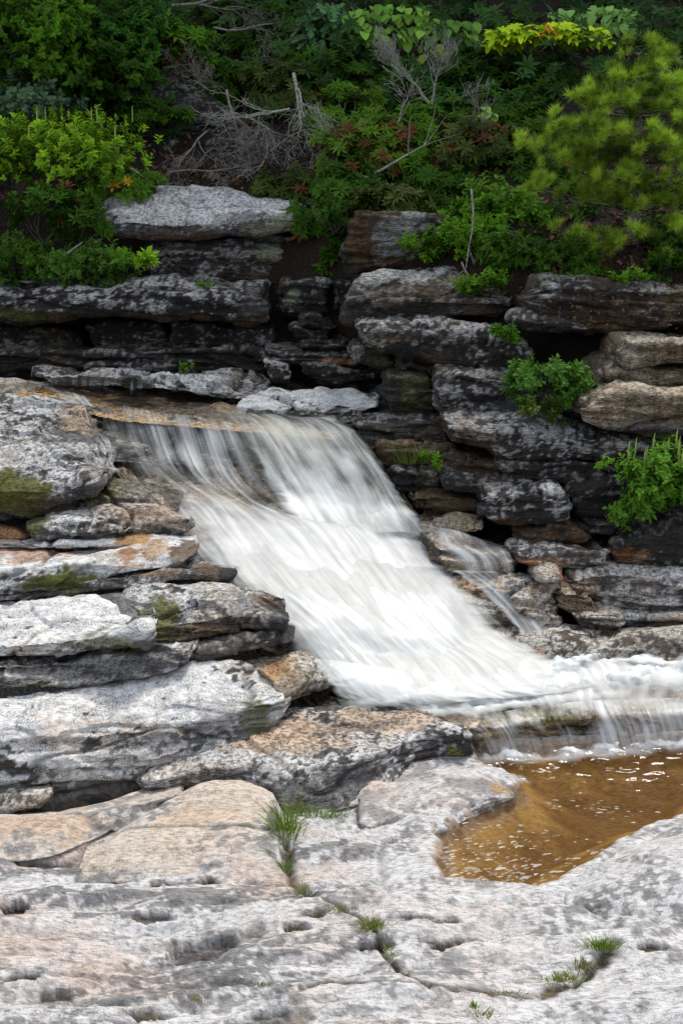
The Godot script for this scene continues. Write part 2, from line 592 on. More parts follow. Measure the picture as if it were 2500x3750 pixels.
func needle_brush(seed_at: int) -> ArrayMesh:
	# a shoot of a soft pine: bundles of fine needles fanning forward about +y
	rng.seed = seed_at
	var st := begin()
	for k in 52:
		var h := rng.randf_range(0.0, 0.45)
		var a := rng.randf() * TAU
		var open := rng.randf_range(0.45, 1.45) * (1.0 - h * 0.8)
		var d := (V(cos(a) * sin(open), cos(open), sin(a) * sin(open))).normalized()
		var side := d.cross(V(rng.randf() - 0.5, rng.randf() - 0.5, rng.randf() - 0.5)).normalized() * 0.0145
		var base := V(0, h, 0)
		var l := rng.randf_range(0.55, 0.85)
		var v := rng.randf_range(0.7, 1.2)
		st.set_color(Color(v, v, v))
		var sag := V(0, -0.06, 0)
		st.add_vertex(base - side)
		st.add_vertex(base + side)
		st.add_vertex(base + d * l + sag)
	return finish(st)


func flower_spike() -> ArrayMesh:
	var st := begin()
	tube(st, [V(0, 0, 0), V(0.01, 0.6, 0), V(0.05, 1.0, 0.02)], [0.055, 0.05, 0.012], 5)
	return finish(st)


func tube(st: SurfaceTool, line: Array, radii: Array, sides := 5) -> void:
	var rings := []
	var n := line.size()
	for k in n:
		var dir: Vector3 = (line[mini(k + 1, n - 1)] - line[maxi(k - 1, 0)]).normalized()
		var a := dir.cross(V(0.31, 0.17, 0.94)).normalized()
		var b := dir.cross(a)
		var ring := []
		for j in sides:
			var t := TAU * j / sides
			ring.append(line[k] + (a * cos(t) + b * sin(t)) * radii[k])
		rings.append(ring)
	for k in n - 1:
		for j in sides:
			var j2 := (j + 1) % sides
			for q in [rings[k][j], rings[k + 1][j], rings[k][j2], rings[k][j2], rings[k + 1][j], rings[k + 1][j2]]: st.add_vertex(q)


func limb(st: SurfaceTool, from: Vector3, dir: Vector3, length: float, radius: float, depth: int, wild: float, lift: float, tips: Array) -> void:
	var pts := [from]
	var rad := [radius]
	var p := from
	var d := dir.normalized()
	var steps := 4
	for k in steps:
		d = (d + V(rng.randf_range(-1, 1), rng.randf_range(-1, 1) + lift, rng.randf_range(-1, 1)) * wild).normalized()
		p += d * length / steps
		pts.append(p)
		rad.append(maxf(radius * (1.0 - 0.55 * (k + 1) / steps), 0.0017))
	tube(st, pts, rad, 5 if radius > 0.01 else 3)
	tips.append([p, d])
	if depth <= 0: return
	var n := rng.randi_range(3, 5)
	for k in n:
		var i := rng.randi_range(1, steps)
		var out := (d + V(rng.randf_range(-1, 1), rng.randf_range(-0.7, 1) + lift, rng.randf_range(-1, 1)) * 0.95).normalized()
		limb(st, pts[i], out, length * rng.randf_range(0.5, 0.8), rad[i] * 0.7, depth - 1, wild, lift, tips)


# ---------------------------------------------------------------- plants

func shrub(called: String, label: String, category: String, group: String, at: Vector3, reach: Vector3, leaf: String, count: int, size: float, a: Color, b: Color, opts := {}) -> Node3D:
	# at is the middle of the crown; the stems come up from below and behind it
	rng.seed = hash(label)
	var foot: Vector3 = at + opts.get("foot", V(0, -reach.y * 0.9, -reach.z * 0.5))
	var o := root_at(called, foot)
	tag(o, label, category, group)
	var st := begin()
	var places := []
	var tints := PackedColorArray()
	var clumps := []
	var nc: int = opts.get("clumps", clampi(int(count / 16.0), 5, 40))
	for k in nc:                                                        # twig ends, on the outside of an uneven crown
		var u := V(rng.randf_range(-1, 1), rng.randf_range(-0.8, 1), rng.randf_range(-0.7, 1))
		u = u.normalized() * pow(rng.randf(), 0.33)
		var c := at + u * reach - foot
		clumps.append([c, u, rng.randf_range(0.65, 1.25)])
		var mid := c * 0.5 + V(rng.randf_range(-0.06, 0.06), -0.04, rng.randf_range(-0.06, 0.06))
		tube(st, [V(rng.randf_range(-0.04, 0.04), 0, rng.randf_range(-0.04, 0.04)), mid, c], [0.008, 0.005, 0.002], 4)
	var spread: float = opts.get("spread", 0.38)
	var up: float = opts.get("up", 0.7)
	var hot: float = opts.get("accent_share", 0.0)
	var each := (reach.x + reach.y) * 0.5 * spread
	for k in count:
		var cl: Array = clumps[k % nc]
		var v := V(rng.randfn(0, 0.5), rng.randfn(0, 0.4), rng.randfn(0, 0.5)) * each
		var p: Vector3 = cl[0] + v
		var face: Vector3 = (cl[1] * 0.8 + v.normalized() * 0.4 + V(rng.randf_range(-0.5, 0.5), up, 0.35 + rng.randf_range(-0.4, 0.4))).normalized()
		var q := Quaternion(Vector3.UP, face)
		var s: float = size * rng.randf_range(0.65, 1.2)
		places.append(Transform3D((Basis(q) * Basis(Vector3.UP, rng.randf() * TAU)).scaled(Vector3.ONE * s), p))
		var t := clampf(rng.randf() * 0.75 + (cl[2] - 0.65) * 0.55, 0, 1)
		var c := a.lerp(b, t)
		if rng.randf() < hot: c = opts.accent
		tints.append(c)
	put("stem", finish(st), M.dark_bark, o)
	scatter("foliage", M[leaf], M[opts.get("material", "leaf")], places, tints, o)
	if opts.has("spikes"):
		var sp := []
		var sc := PackedColorArray()
		for k in opts.spikes:
			var u := V(rng.randf_range(-0.95, 0.95), 0.8 + rng.randf_range(-0.35, 0.35), rng.randf_range(-0.2, 0.9))
			sp.append(Transform3D(Basis(V(1, 0, 0), rng.randf_range(-0.25, 0.25)).scaled(Vector3.ONE * rng.randf_range(0.08, 0.14)), at + u * reach - foot))
			sc.append(lin(0.33, 0.42, 0.11))
		scatter("flower_spike", M.spike, M.leaf, sp, sc, o)
	return o


func spray(called: String, label: String, category: String, at: Vector3, reach: Vector3, leaf: String, count: int, size: float, a: Color, b: Color, tilt: float, foot: Vector3, opts := {}) -> void:
	# flat tiers of broad leaves held out on thin branches
	rng.seed = hash(label)
	var o := root_at(called, foot)
	tag(o, label, category, opts.get("group", ""))
	var st := begin()
	var places := []
	var tints := PackedColorArray()
	var c0 := at - foot
	tube(st, [V(0, 0, 0), c0 * 0.5 + V(0.08, 0, 0), c0], [0.022, 0.014, 0.006], 5)
	for k in count:
		var u := V(rng.randf_range(-1, 1), rng.randf_range(-1, 1), rng.randf_range(-1, 1))
		if absf(u.x) + absf(u.z) * 0.6 > 1.35: u *= 0.7
		var p := c0 + u * reach
		p.y -= absf(u.x) * reach.x * opts.get("droop", 0.12)
		var b_ := Basis(Vector3.UP, rng.randf_range(-1.3, 1.3)) * Basis(Vector3.RIGHT, tilt + rng.randf_range(-0.35, 0.35)) * Basis(Vector3.BACK, rng.randf_range(-0.35, 0.35))
		places.append(Transform3D(b_.scaled(Vector3.ONE * size * rng.randf_range(0.65, 1.2)), p))
		var c := a.lerp(b, rng.randf())
		if rng.randf() < opts.get("accent_share", 0.0): c = opts.accent
		tints.append(c)
		if k % 5 == 0: tube(st, [c0 * 0.92, c0.lerp(p, 0.55) + V(0, 0.03, 0), p], [0.006, 0.004, 0.0015], 3)
	put("branch", finish(st), M.dark_bark, o)
	scatter("foliage", M[leaf], M.leaf, places, tints, o)


func pine(label: String, foot: Vector3, height: float, tiers: Array) -> void:
	rng.seed = hash(label)
	var o := root_at("pine_tree", foot)
	tag(o, label, "pine tree")
	var st := begin()
	tube(st, [V(0, 0, 0), V(0.02, height * 0.5, 0.01), V(-0.02, height, 0)], [0.05, 0.032, 0.006], 8)
	put("trunk", finish(st), M.grey_bark, o)
	var places := []
	var tints := PackedColorArray()
	for t in tiers:                                                     # [height share, direction, length, droop, brushes]
		var y: float = height * t[0]
		var ang: float = t[1]
		var dir := V(cos(ang), t[3], sin(ang)).normalized()
		var base := V(0, y, 0)
		var bs := begin()
		var tip: Vector3 = base + dir * t[2] + V(0, 0.12 * t[2], 0)
		var mid: Vector3 = base + dir * t[2] * 0.5
		tube(bs, [base, mid, tip], [0.014, 0.008, 0.003], 5)
		for k in int(t[4] / 7.0):
			var s := pow(rng.randf(), 0.6)
			var p := base.lerp(mid, s * 2.0) if s < 0.5 else mid.lerp(tip, s * 2.0 - 1.0)
			var side: Vector3 = V(-dir.z, 0, dir.x) * rng.randf_range(-1, 1) * t[2] * 0.45 * (1.2 - s * 0.7)
			var q: Vector3 = p + side + dir * 0.05 + V(0, rng.randf_range(-0.05, 0.07), 0)
			tube(bs, [p, q], [0.004, 0.002], 3)
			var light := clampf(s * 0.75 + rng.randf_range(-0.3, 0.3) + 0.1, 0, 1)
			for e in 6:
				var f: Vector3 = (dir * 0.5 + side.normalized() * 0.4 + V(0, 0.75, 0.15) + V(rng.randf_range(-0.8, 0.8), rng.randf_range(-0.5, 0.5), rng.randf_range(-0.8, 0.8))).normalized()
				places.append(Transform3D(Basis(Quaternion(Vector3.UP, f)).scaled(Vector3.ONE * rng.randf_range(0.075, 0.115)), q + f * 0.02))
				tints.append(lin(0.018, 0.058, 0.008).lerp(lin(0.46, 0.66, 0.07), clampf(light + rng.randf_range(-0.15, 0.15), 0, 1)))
		put("branch", finish(bs), M.dark_bark, o)
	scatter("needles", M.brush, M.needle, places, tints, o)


func snag(label: String, from: Vector3, dir: Vector3, length: float, radius: float, depth: int, wild: float, lift: float, mat := "grey_bark", called := "dead_branch") -> void:
	rng.seed = hash(label)
	var o := MeshInstance3D.new()
	var st := begin()
	limb(st, V(0, 0, 0), dir, length, radius, depth, wild, lift, [])
	o.name = numbered(called)
	o.mesh = finish(st)
	o.material_override = M[mat]
	o.position = from
	tag(o, label, "dead branch", "bare grey branches among the laurel")
	add_child(o, true)


func tuft(label: String, at: Vector3, wide: float, deep: float, tall: float, blades: int, a: Color, b: Color) -> void:
	rng.seed = hash(label)
	var st := begin()
	for k in blades:
		var u := Vector2(rng.randfn(0, 0.45), rng.randfn(0, 0.45))
		var base := V(u.x * wide, 0, u.y * deep)
		var lean := V(u.x * 0.6 + rng.randf_range(-0.5, 0.5), 1.0, u.y * 0.4 + rng.randf_range(-0.4, 0.5)).normalized()
		var l := tall * rng.randf_range(0.45, 1.1)
		var side := lean.cross(V(rng.randf() - 0.5, 0, rng.randf() - 0.5)).normalized() * rng.randf_range(0.0011, 0.0022)
		var m := base + lean * l * 0.55
		var tip := base + lean * l + V(lean.x, -0.35, lean.z) * l * 0.28
		st.set_color(a.lerp(b, rng.randf()))
		for q in [base - side, base + side, m - side, m - side, base + side, m + side, m - side, m + side, tip]: st.add_vertex(q)
	var o := MeshInstance3D.new()
	o.name = numbered("grass_tuft")
	o.mesh = finish(st)
	o.material_override = M.leaf
	o.position = at
	tag(o, label, "grass tuft", "grass tufts in cracks of the rock")
	add_child(o, true)


# ---------------------------------------------------------------- the ground and the hill

func near_segment(p: Vector2, a: Vector2, b: Vector2) -> float:
	var ab := b - a
	return p.distance_to(a + ab * clampf((p - a).dot(ab) / maxf(ab.length_squared(), 1e-6), 0, 1))


var pool_shore := PackedVector2Array()


func inside_pool(p: Vector2) -> float:                                  # metres inside the shore, negative on land
	var d := 1e9
	var n := pool_shore.size()
	for i in n: d = minf(d, near_segment(p, pool_shore[i], pool_shore[(i + 1) % n]))
	return (d if Geometry2D.is_point_in_polygon(p, pool_shore) else -d) + n_mid.get_noise_2d(p.x * 0.8, p.y * 1.2) * 0.035


func ground_rock() -> void:
	var x0 := -1.75
	var x1 := 2.15
	var z0 := -4.15
	var z1 := -7.6
	var cell := 0.0115
	var nx := int((x1 - x0) / cell) + 1
	var nz := int((z0 - z1) / cell) + 1
	var h := PackedFloat32Array()
	var dirt_shade := PackedFloat32Array()
	h.resize(nx * nz)
	dirt_shade.resize(nx * nz)
	for j in nz:
		for i in nx:
			var x := x0 + i * cell
			var z := z0 - j * cell
			var w := z + 0.16 * x
			var far := smoothstep(-4.5, -6.0, z)
			var v := n_big.get_noise_2d(x * 0.55, w * 1.5 + 9.0) * 0.085
			var ridge := n_bed.get_noise_2d(x * 0.8 + 5.0, w * 4.6)
			v += signf(ridge) * pow(absf(ridge), 0.7) * (0.030 - 0.012 * smoothstep(0.2, 1.4, x))
			v += n_mid.get_noise_2d(x * 0.6, w * 1.4) * 0.012 + n_fine.get_noise_2d(x * 0.6, w) * 0.0028
			v -= 0.02 * far
			if x > -0.1 and z < -5.3:
				var q := inside_pool(Vector2(x, z))
				if q > -0.3:
					var calm := smoothstep(-0.3, -0.02, q)
					v = lerpf(v, 0.0, calm * 0.85)
					if q > -0.03: v = lerpf(v, -0.09 - 0.22 * smoothstep(0.0, 0.5, q), smoothstep(-0.03, 0.05, q))
			h[j * nx + i] = v
	# [line, depth, half width, how dark: soil, plus painted shade under the biggest slab]
	var lines := [
		[[V(0.157, 0.000, -5.217), V(0.199, 0.000, -5.091), V(0.236, 0.000, -4.970), V(0.254, 0.000, -4.908), V(0.323, 0.000, -4.817)], 0.035, 0.01, 1],
		[[V(0.000, 0.000, -4.864), V(0.105, 0.000, -4.845), V(0.323, 0.000, -4.817), V(0.427, 0.000, -4.808), V(0.573, 0.000, -4.817), V(0.774, 0.000, -4.836)], 0.014, 0.008, 0.8],
		[[V(0.774, 0.000, -4.836), V(0.901, 0.000, -4.912), V(1.043, 0.000, -5.112), V(1.123, 0.000, -5.185)], 0.03, 0.022, 0.95],
		[[V(-0.263, 0.000, -6.077), V(-0.214, 0.000, -5.781), V(-0.119, 0.000, -5.582)], 0.045, 0.03, 0.8],
		[[V(-0.119, 0.000, -5.582), V(0.000, 0.000, -5.463), V(0.069, 0.000, -5.417), V(0.168, 0.000, -5.217)], 0.016, 0.008, 0.8],
		[[V(0.220, 0.000, -6.163), V(0.183, 0.000, -5.994), V(0.184, 0.000, -5.807), V(0.209, 0.000, -5.630)], 0.012, 0.016, 0.25],
		[[V(-1.989, 0.000, -6.560), V(-1.450, 0.000, -6.609), V(-1.085, 0.000, -6.759), V(-0.766, 0.000, -6.952)], 0.12, 0.11, 0.95],  # gap under the biggest slab, its shade painted in as dark colour
		[[V(0.573, 0.000, -4.817), V(0.883, 0.000, -4.798), V(1.183, 0.000, -4.743)], 0.008, 0.005, 0.4],
		[[V(-1.725, 0.000, -6.063), V(-1.467, 0.000, -5.994), V(-1.288, 0.000, -5.980), V(-1.178, 0.000, -6.077), V(-1.159, 0.000, -6.192)], 0.05, 0.03, 0.45],
		[[V(-1.553, 0.000, -4.970), V(-1.141, 0.000, -5.050), V(-0.704, 0.000, -5.030), V(-0.274, 0.000, -5.091), V(0.000, 0.000, -5.133)], 0.02, 0.03, 0],
		[[V(-1.506, 0.000, -4.798), V(-1.167, 0.000, -4.817), V(-0.983, 0.000, -4.780), V(-0.583, 0.000, -4.912), V(-0.372, 0.000, -4.931)], 0.03, 0.035, 0.1],
		[[V(-1.481, 0.000, -4.707), V(-0.974, 0.000, -4.725), V(-0.566, 0.000, -4.743), V(-0.261, 0.000, -4.817), V(-0.011, 0.000, -4.893)], 0.03, 0.03, 0.1],
		[[V(-0.982, 0.000, -5.417), V(-0.640, 0.000, -5.463), V(-0.296, 0.000, -5.558), V(-0.059, 0.000, -5.558)], 0.016, 0.03, 0],
		[[V(1.048, 0.000, -5.606), V(1.205, 0.000, -5.680), V(1.401, 0.000, -5.859)], 0.05, 0.035, 0.35],
		[[V(1.044, 0.000, -5.304), V(1.225, 0.000, -5.304), V(1.456, 0.000, -5.463)], 0.03, 0.02, 0.3],
		[[V(-1.627, 0.000, -5.239), V(-1.191, 0.000, -5.304), V(-0.860, 0.000, -5.371)], 0.018, 0.03, 0],
		[[V(-0.826, 0.000, -5.133), V(-0.498, 0.000, -5.153), V(-0.168, 0.000, -5.239), V(0.057, 0.000, -5.326)], 0.014, 0.025, 0],
	]
	for l in lines:
		var pts: Array = l[0]
		for k in pts.size() - 1:
			var a := Vector2(pts[k].x, pts[k].z)
			var b := Vector2(pts[k + 1].x, pts[k + 1].z)
			var reach: float = absf(l[2]) * 2.6 + 0.02
			var i0 := clampi(int((minf(a.x, b.x) - reach - x0) / cell), 0, nx - 1)
			var i1 := clampi(int((maxf(a.x, b.x) + reach - x0) / cell), 0, nx - 1)
			var j0 := clampi(int((z0 - maxf(a.y, b.y) - reach) / cell), 0, nz - 1)
			var j1 := clampi(int((z0 - minf(a.y, b.y) + reach) / cell), 0, nz - 1)
			for j in range(j0, j1 + 1):
				for i in range(i0, i1 + 1):
					var p := Vector2(x0 + i * cell, z0 - j * cell)
					var wob := n_mid.get_noise_2d(p.x * 1.6, p.y * 1.6) * 0.02
					var d: float = near_segment(p + Vector2(wob, wob * 0.7), a, b) / l[2]
					if d < 2.5:
						var g := exp(-d * d)
						h[j * nx + i] -= l[1] * g * (0.5 if k > 0 and d > 1.0 else 1.0) * (0.62 if pts.size() > 2 else 1.0)
						dirt_shade[j * nx + i] = maxf(dirt_shade[j * nx + i], g * l[3])
	# solution pits: [place, half length, half width, depth, soil]
	var pits := [
		[V(-1.112, 0.000, -5.758), 0.0588, 0.0326, 0.03, 0.825],
		[V(-0.990, 0.000, -5.758), 0.0469, 0.0238, 0.02, 0.55],
		[V(-0.832, 0.000, -5.779), 0.0440, 0.0390, 0.035, 0.935],
		[V(-0.748, 0.000, -5.768), 0.0468, 0.0259, 0.025, 0.825],
		[V(-0.579, 0.000, -5.779), 0.0555, 0.0259, 0.03, 0.88],
		[V(-0.398, 0.000, -5.789), 0.0583, 0.0216, 0.02, 0.55],
		[V(-0.924, 0.000, -5.980), 0.0679, 0.0312, 0.03, 0.66],
		[V(-0.596, 0.000, -6.263), 0.0654, 0.0322, 0.03, 0.66],
		[V(-0.813, 0.000, -5.447), 0.0728, 0.0290, 0.025, 0.66],
		[V(-0.489, 0.000, -5.570), 0.0637, 0.0251, 0.02, 0.55],
		[V(-0.367, 0.000, -5.579), 0.0779, 0.0272, 0.025, 0.605],
		[V(-0.565, 0.000, -5.217), 0.1552, 0.0519, 0.035, 0.605],
		[V(-0.109, 0.000, -5.437), 0.0582, 0.0307, 0.04, 0.88],
		[V(-0.197, 0.000, -5.329), 0.0628, 0.0323, 0.04, 0.935],
		[V(-0.361, 0.000, -5.320), 0.0546, 0.0283, 0.02, 0.44],
		[V(-1.407, 0.000, -5.493), 0.0573, 0.0339, 0.04, 0.935],
		[V(-1.093, 0.000, -4.825), 0.0710, 0.0305, 0.035, 0.605],
		[V(-1.230, 0.000, -4.912), 0.0788, 0.0233, 0.03, 0.77],
		[V(0.321, 0.000, -5.383), 0.0579, 0.0346, 0.05, 0.935],
		[V(0.400, 0.000, -5.353), 0.0330, 0.0183, 0.03, 0.88],
		[V(0.466, 0.000, -5.364), 0.0358, 0.0224, 0.035, 0.935],
		[V(0.537, 0.000, -5.243), 0.1137, 0.0300, 0.035, 0.88],
		[V(0.409, 0.000, -5.202), 0.0430, 0.0278, 0.04, 0.99],
		[V(0.347, 0.000, -5.226), 0.0404, 0.0159, 0.02, 0.66],
		[V(1.263, 0.000, -5.164), 0.0613, 0.0242, 0.03, 0.77],
		[V(1.225, 0.000, -5.456), 0.1842, 0.0377, 0.045, 0.66],
		[V(0.086, 0.000, -5.192), 0.0402, 0.0198, 0.03, 0.88],
		[V(0.157, 0.000, -5.217), 0.0457, 0.0238, 0.03, 0.88],
		[V(-0.821, 0.000, -5.091), 0.0932, 0.0276, 0.02, 0.44],
		[V(-0.710, 0.000, -4.672), 0.1125, 0.0333, 0.04, 0.77],
		[V(-0.851, 0.000, -4.725), 0.0632, 0.0224, 0.03, 0.55],
		[V(-0.454, 0.000, -4.893), 0.1799, 0.0418, 0.02, 0.385],
		[V(-0.074, 0.000, -4.893), 0.1281, 0.0341, 0.03, 0.66],
		[V(-0.213, 0.000, -4.672), 0.1365, 0.0440, 0.03, 0.55],
		[V(0.266, 0.000, -5.417), 0.0415, 0.0205, 0.02, 0.55],
		[V(0.669, 0.000, -5.510), 0.0563, 0.0167, 0.015, 0.66],
		[V(0.000, 0.000, -5.630), 0.0570, 0.0211, 0.015, 0.33],
		[V(-0.609, 0.000, -4.855), 0.0769, 0.0227, 0.02, 0.55],
		[V(-0.986, 0.000, -4.970), 0.1578, 0.0350, 0.02, 0.33],
	]
	for q in pits:
		var c := Vector2(q[0].x, q[0].z)
		var i0 := clampi(int((c.x - q[1] * 1.8 - x0) / cell), 0, nx - 1)
		var i1 := clampi(int((c.x + q[1] * 1.8 - x0) / cell), 0, nx - 1)
		var j0 := clampi(int((z0 - c.y - q[1] * 1.8) / cell), 0, nz - 1)
		var j1 := clampi(int((z0 - c.y + q[1] * 1.8) / cell), 0, nz - 1)
		for j in range(j0, j1 + 1):
			for i in range(i0, i1 + 1):
				var x := x0 + i * cell
				var z := z0 - j * cell
				var wob := n_mid.get_noise_2d(x * 2.4, z * 4.0) * 0.9 + n_big.get_noise_2d(x * 5.0, z * 9.0) * 0.9
				var dx: float = (x - c.x) / q[1]
				var dz: float = (z - c.y + dx * q[1] * 0.12) / q[2]
				var d := sqrt(dx * dx + dz * dz) + wob * 0.55
				if d < 1.35:
					var g := 1.0 - smoothstep(0.62, 1.12, d)
					h[j * nx + i] -= q[3] * g
					dirt_shade[j * nx + i] = maxf(dirt_shade[j * nx + i], g * q[4])
	var p := PackedVector3Array()
	var col := PackedColorArray()
	p.resize(nx * nz)
	col.resize(nx * nz)
	var st: Dictionary = styles.granite
	var peach := lin(0.60, 0.46, 0.38)
	var slate := lin(0.105, 0.105, 0.115)
	for j in nz:
		for i in nx:
			var k := j * nx + i
			var x := x0 + i * cell
			var z := z0 - j * cell
			var q := V(x, h[k], z)
			p[k] = q
			var w := z + 0.16 * x
			var bed := n_bed.get_noise_2d(x * 0.9, w * 4.0 + 40.0)
			var c := rock_color(q, V(0, 1, 0), st, bed * 0.8, [])
			var warm := n_big.get_noise_2d(x * 0.9 + 3.0, w * 1.6) + 0.25 * smoothstep(-5.2, -6.3, z) - 0.6 * smoothstep(-0.3, 0.6, x)
			c = c.lerp(peach, smoothstep(-0.05, 0.45, warm) * 0.55)
			var band := n_bed.get_noise_2d(x * 0.55 + 70.0, w * 3.1) + n_mid.get_noise_2d(x * 0.7, w * 2.2) * 0.5 + n_fine.get_noise_2d(x, w * 1.6) * 0.35 - 0.10 - 0.34 * smoothstep(0.0, 0.9, x) - 0.15 * smoothstep(-5.3, -6.2, z)
			c = c.lerp(slate, smoothstep(0.18, 0.225, band) * 0.72)
			var grain := absf(n_bed.get_noise_2d(x * 0.8 + 11.0, w * 9.0)) + 0.10 * n_fine.get_noise_2d(x * 0.5, w)
			c = c.lerp(slate, (1.0 - smoothstep(0.0, 0.035, grain)) * (0.6 - 0.4 * smoothstep(-0.2, 0.8, x)))
			if x > -0.1 and z < -5.3:
				var s := inside_pool(Vector2(x, z))
				if s > -0.05:
					c = c.lerp(lin(0.30, 0.17, 0.06), smoothstep(-0.04, 0.0, s) * 0.7)
					c = c.lerp(lin(0.42, 0.235, 0.05).lerp(lin(0.165, 0.075, 0.003), smoothstep(0.06, 0.34, s + n_big.get_noise_2d(x * 2.0, z * 3.5) * 0.30)), smoothstep(0.0, 0.10, s) * 0.92)
			c = c.lerp(lin(0.022, 0.02, 0.018).lerp(lin(0.12, 0.085, 0.05), smoothstep(-0.2, 0.3, n_mid.get_noise_2d(x * 0.8 + 30.0, z * 1.5))), clampf(dirt_shade[k] * 1.3, 0, 1))
			col[k] = c
	var o: Node = put("ground", grid_mesh(p, nx, nz, false, false, col), M.pale)
	tag(o, "pale grey water worn bedrock filling the foreground", "ground", "", "structure")
	# the same rock and soil all round, below and beyond
	var st2 := begin()
	for q in [V(-60, -0.42, 8), V(-60, -0.42, -60), V(60, -0.42, 8), V(60, -0.42, 8), V(-60, -0.42, -60), V(60, -0.42, -60)]:
		st2.set_color(lin(0.22, 0.21, 0.20))
		st2.add_vertex(q)
	o = put("terrain", finish(st2), M.soil)
	tag(o, "low ground under the stream bed and round it", "terrain", "", "structure")


func hill_height(x: float, z: float) -> float:
	var s := smoothstep(-2.0, 2.2, x)
	var d0 := lerpf(12.7, 10.6, s)
	var y0 := lerpf(2.86, 2.36, s)
	var d := -z - d0
	if d < 0.0: return y0 + d * 2.5
	return y0 + d * (0.52 + 0.10 * n_big.get_noise_2d(x * 0.3, z * 0.3)) + n_big.get_noise_2d(x * 0.8, z * 0.8) * 0.15


func hillside() -> void:
	var p := PackedVector3Array()
	var col := PackedColorArray()
	var nx := 150
	var nz := 130
	for j in nz:
		for i in nx:
			var x := -15.0 + 30.0 * i / (nx - 1)
			var z := -10.2 - 26.0 * pow(float(j) / (nz - 1), 1.5)
			p.append(V(x, hill_height(x, z), z))
			var t := n_mid.get_noise_2d(x * 0.7, z * 0.7) * 0.5 + 0.5
			col.append(lin(0.014, 0.010, 0.007).lerp(lin(0.05, 0.028, 0.017), t))
	var o: Node = put("hillside", grid_mesh(p, nx, nz, false, false, col), M.soil)
	tag(o, "dark wooded slope of leaf mould above the rock bank", "hill", "", "structure")
	rng.seed = 501
	var st := begin()
	fan(st, Transform3D.IDENTITY, OVATE, 0.35)
	var places := []
	var tints := PackedColorArray()
	for k in 4200:
		var x := rng.randf_range(-4.0, 4.5)
		var s := smoothstep(-2.0, 2.2, x)
		var z := -lerpf(12.72, 10.62, s) - pow(rng.randf(), 1.6) * 2.2
		var b := Basis(V(rng.randfn(), 2, rng.randfn()).normalized(), rng.randf() * TAU) * Basis(Vector3.RIGHT, rng.randf_range(-0.8, 0.6))
		places.append(Transform3D(b.scaled(Vector3.ONE * rng.randf_range(0.035, 0.075)), V(x, hill_height(x, z) + 0.012, z)))
		tints.append(lin(0.05, 0.024, 0.014).lerp(lin(0.20, 0.10, 0.055), rng.randf()))
	o = scatter("leaf_litter", finish(st), M.litter, places, tints)
	tag(o, "brown fallen leaves along the top of the rock bank", "leaf litter", "", "stuff")
	places = []
	tints = PackedColorArray()
	st = begin()
	fan(st, Transform3D.IDENTITY, OVATE, 0.35)
	for k in 200:                                                      # dead leaves and lichen flakes lodged on the brown block
		var u := rng.randf()
		var a := V(1.392, 2.267, -10.050).lerp(V(2.688, 2.248, -10.050), u)
		var y := rng.randf_range(0.0, 1.0)
		var q := a.lerp(V(1.375, 2.048, -10.020).lerp(V(2.694, 2.029, -10.020), u), y) + V(0, 0, 0.045 + rng.randf() * 0.03)
		if rng.randf() < 0.3: q = a + V(0, 0.02 + rng.randf() * 0.03, -rng.randf() * 0.3)
		var b := Basis(V(rng.randfn(), rng.randfn(), rng.randfn()).normalized(), rng.randf() * TAU)
		places.append(Transform3D(b.scaled(Vector3.ONE * rng.randf_range(0.02, 0.05)), q))
		tints.append(lin(0.04, 0.022, 0.012).lerp(lin(0.13, 0.075, 0.045), rng.randf()))
	o = scatter("leaf_litter", finish(st), M.litter, places, tints)
	tag(o, "curled dead leaves plastered on the huge brown cliff block", "leaf litter", "", "stuff")


# ---------------------------------------------------------------- the stream

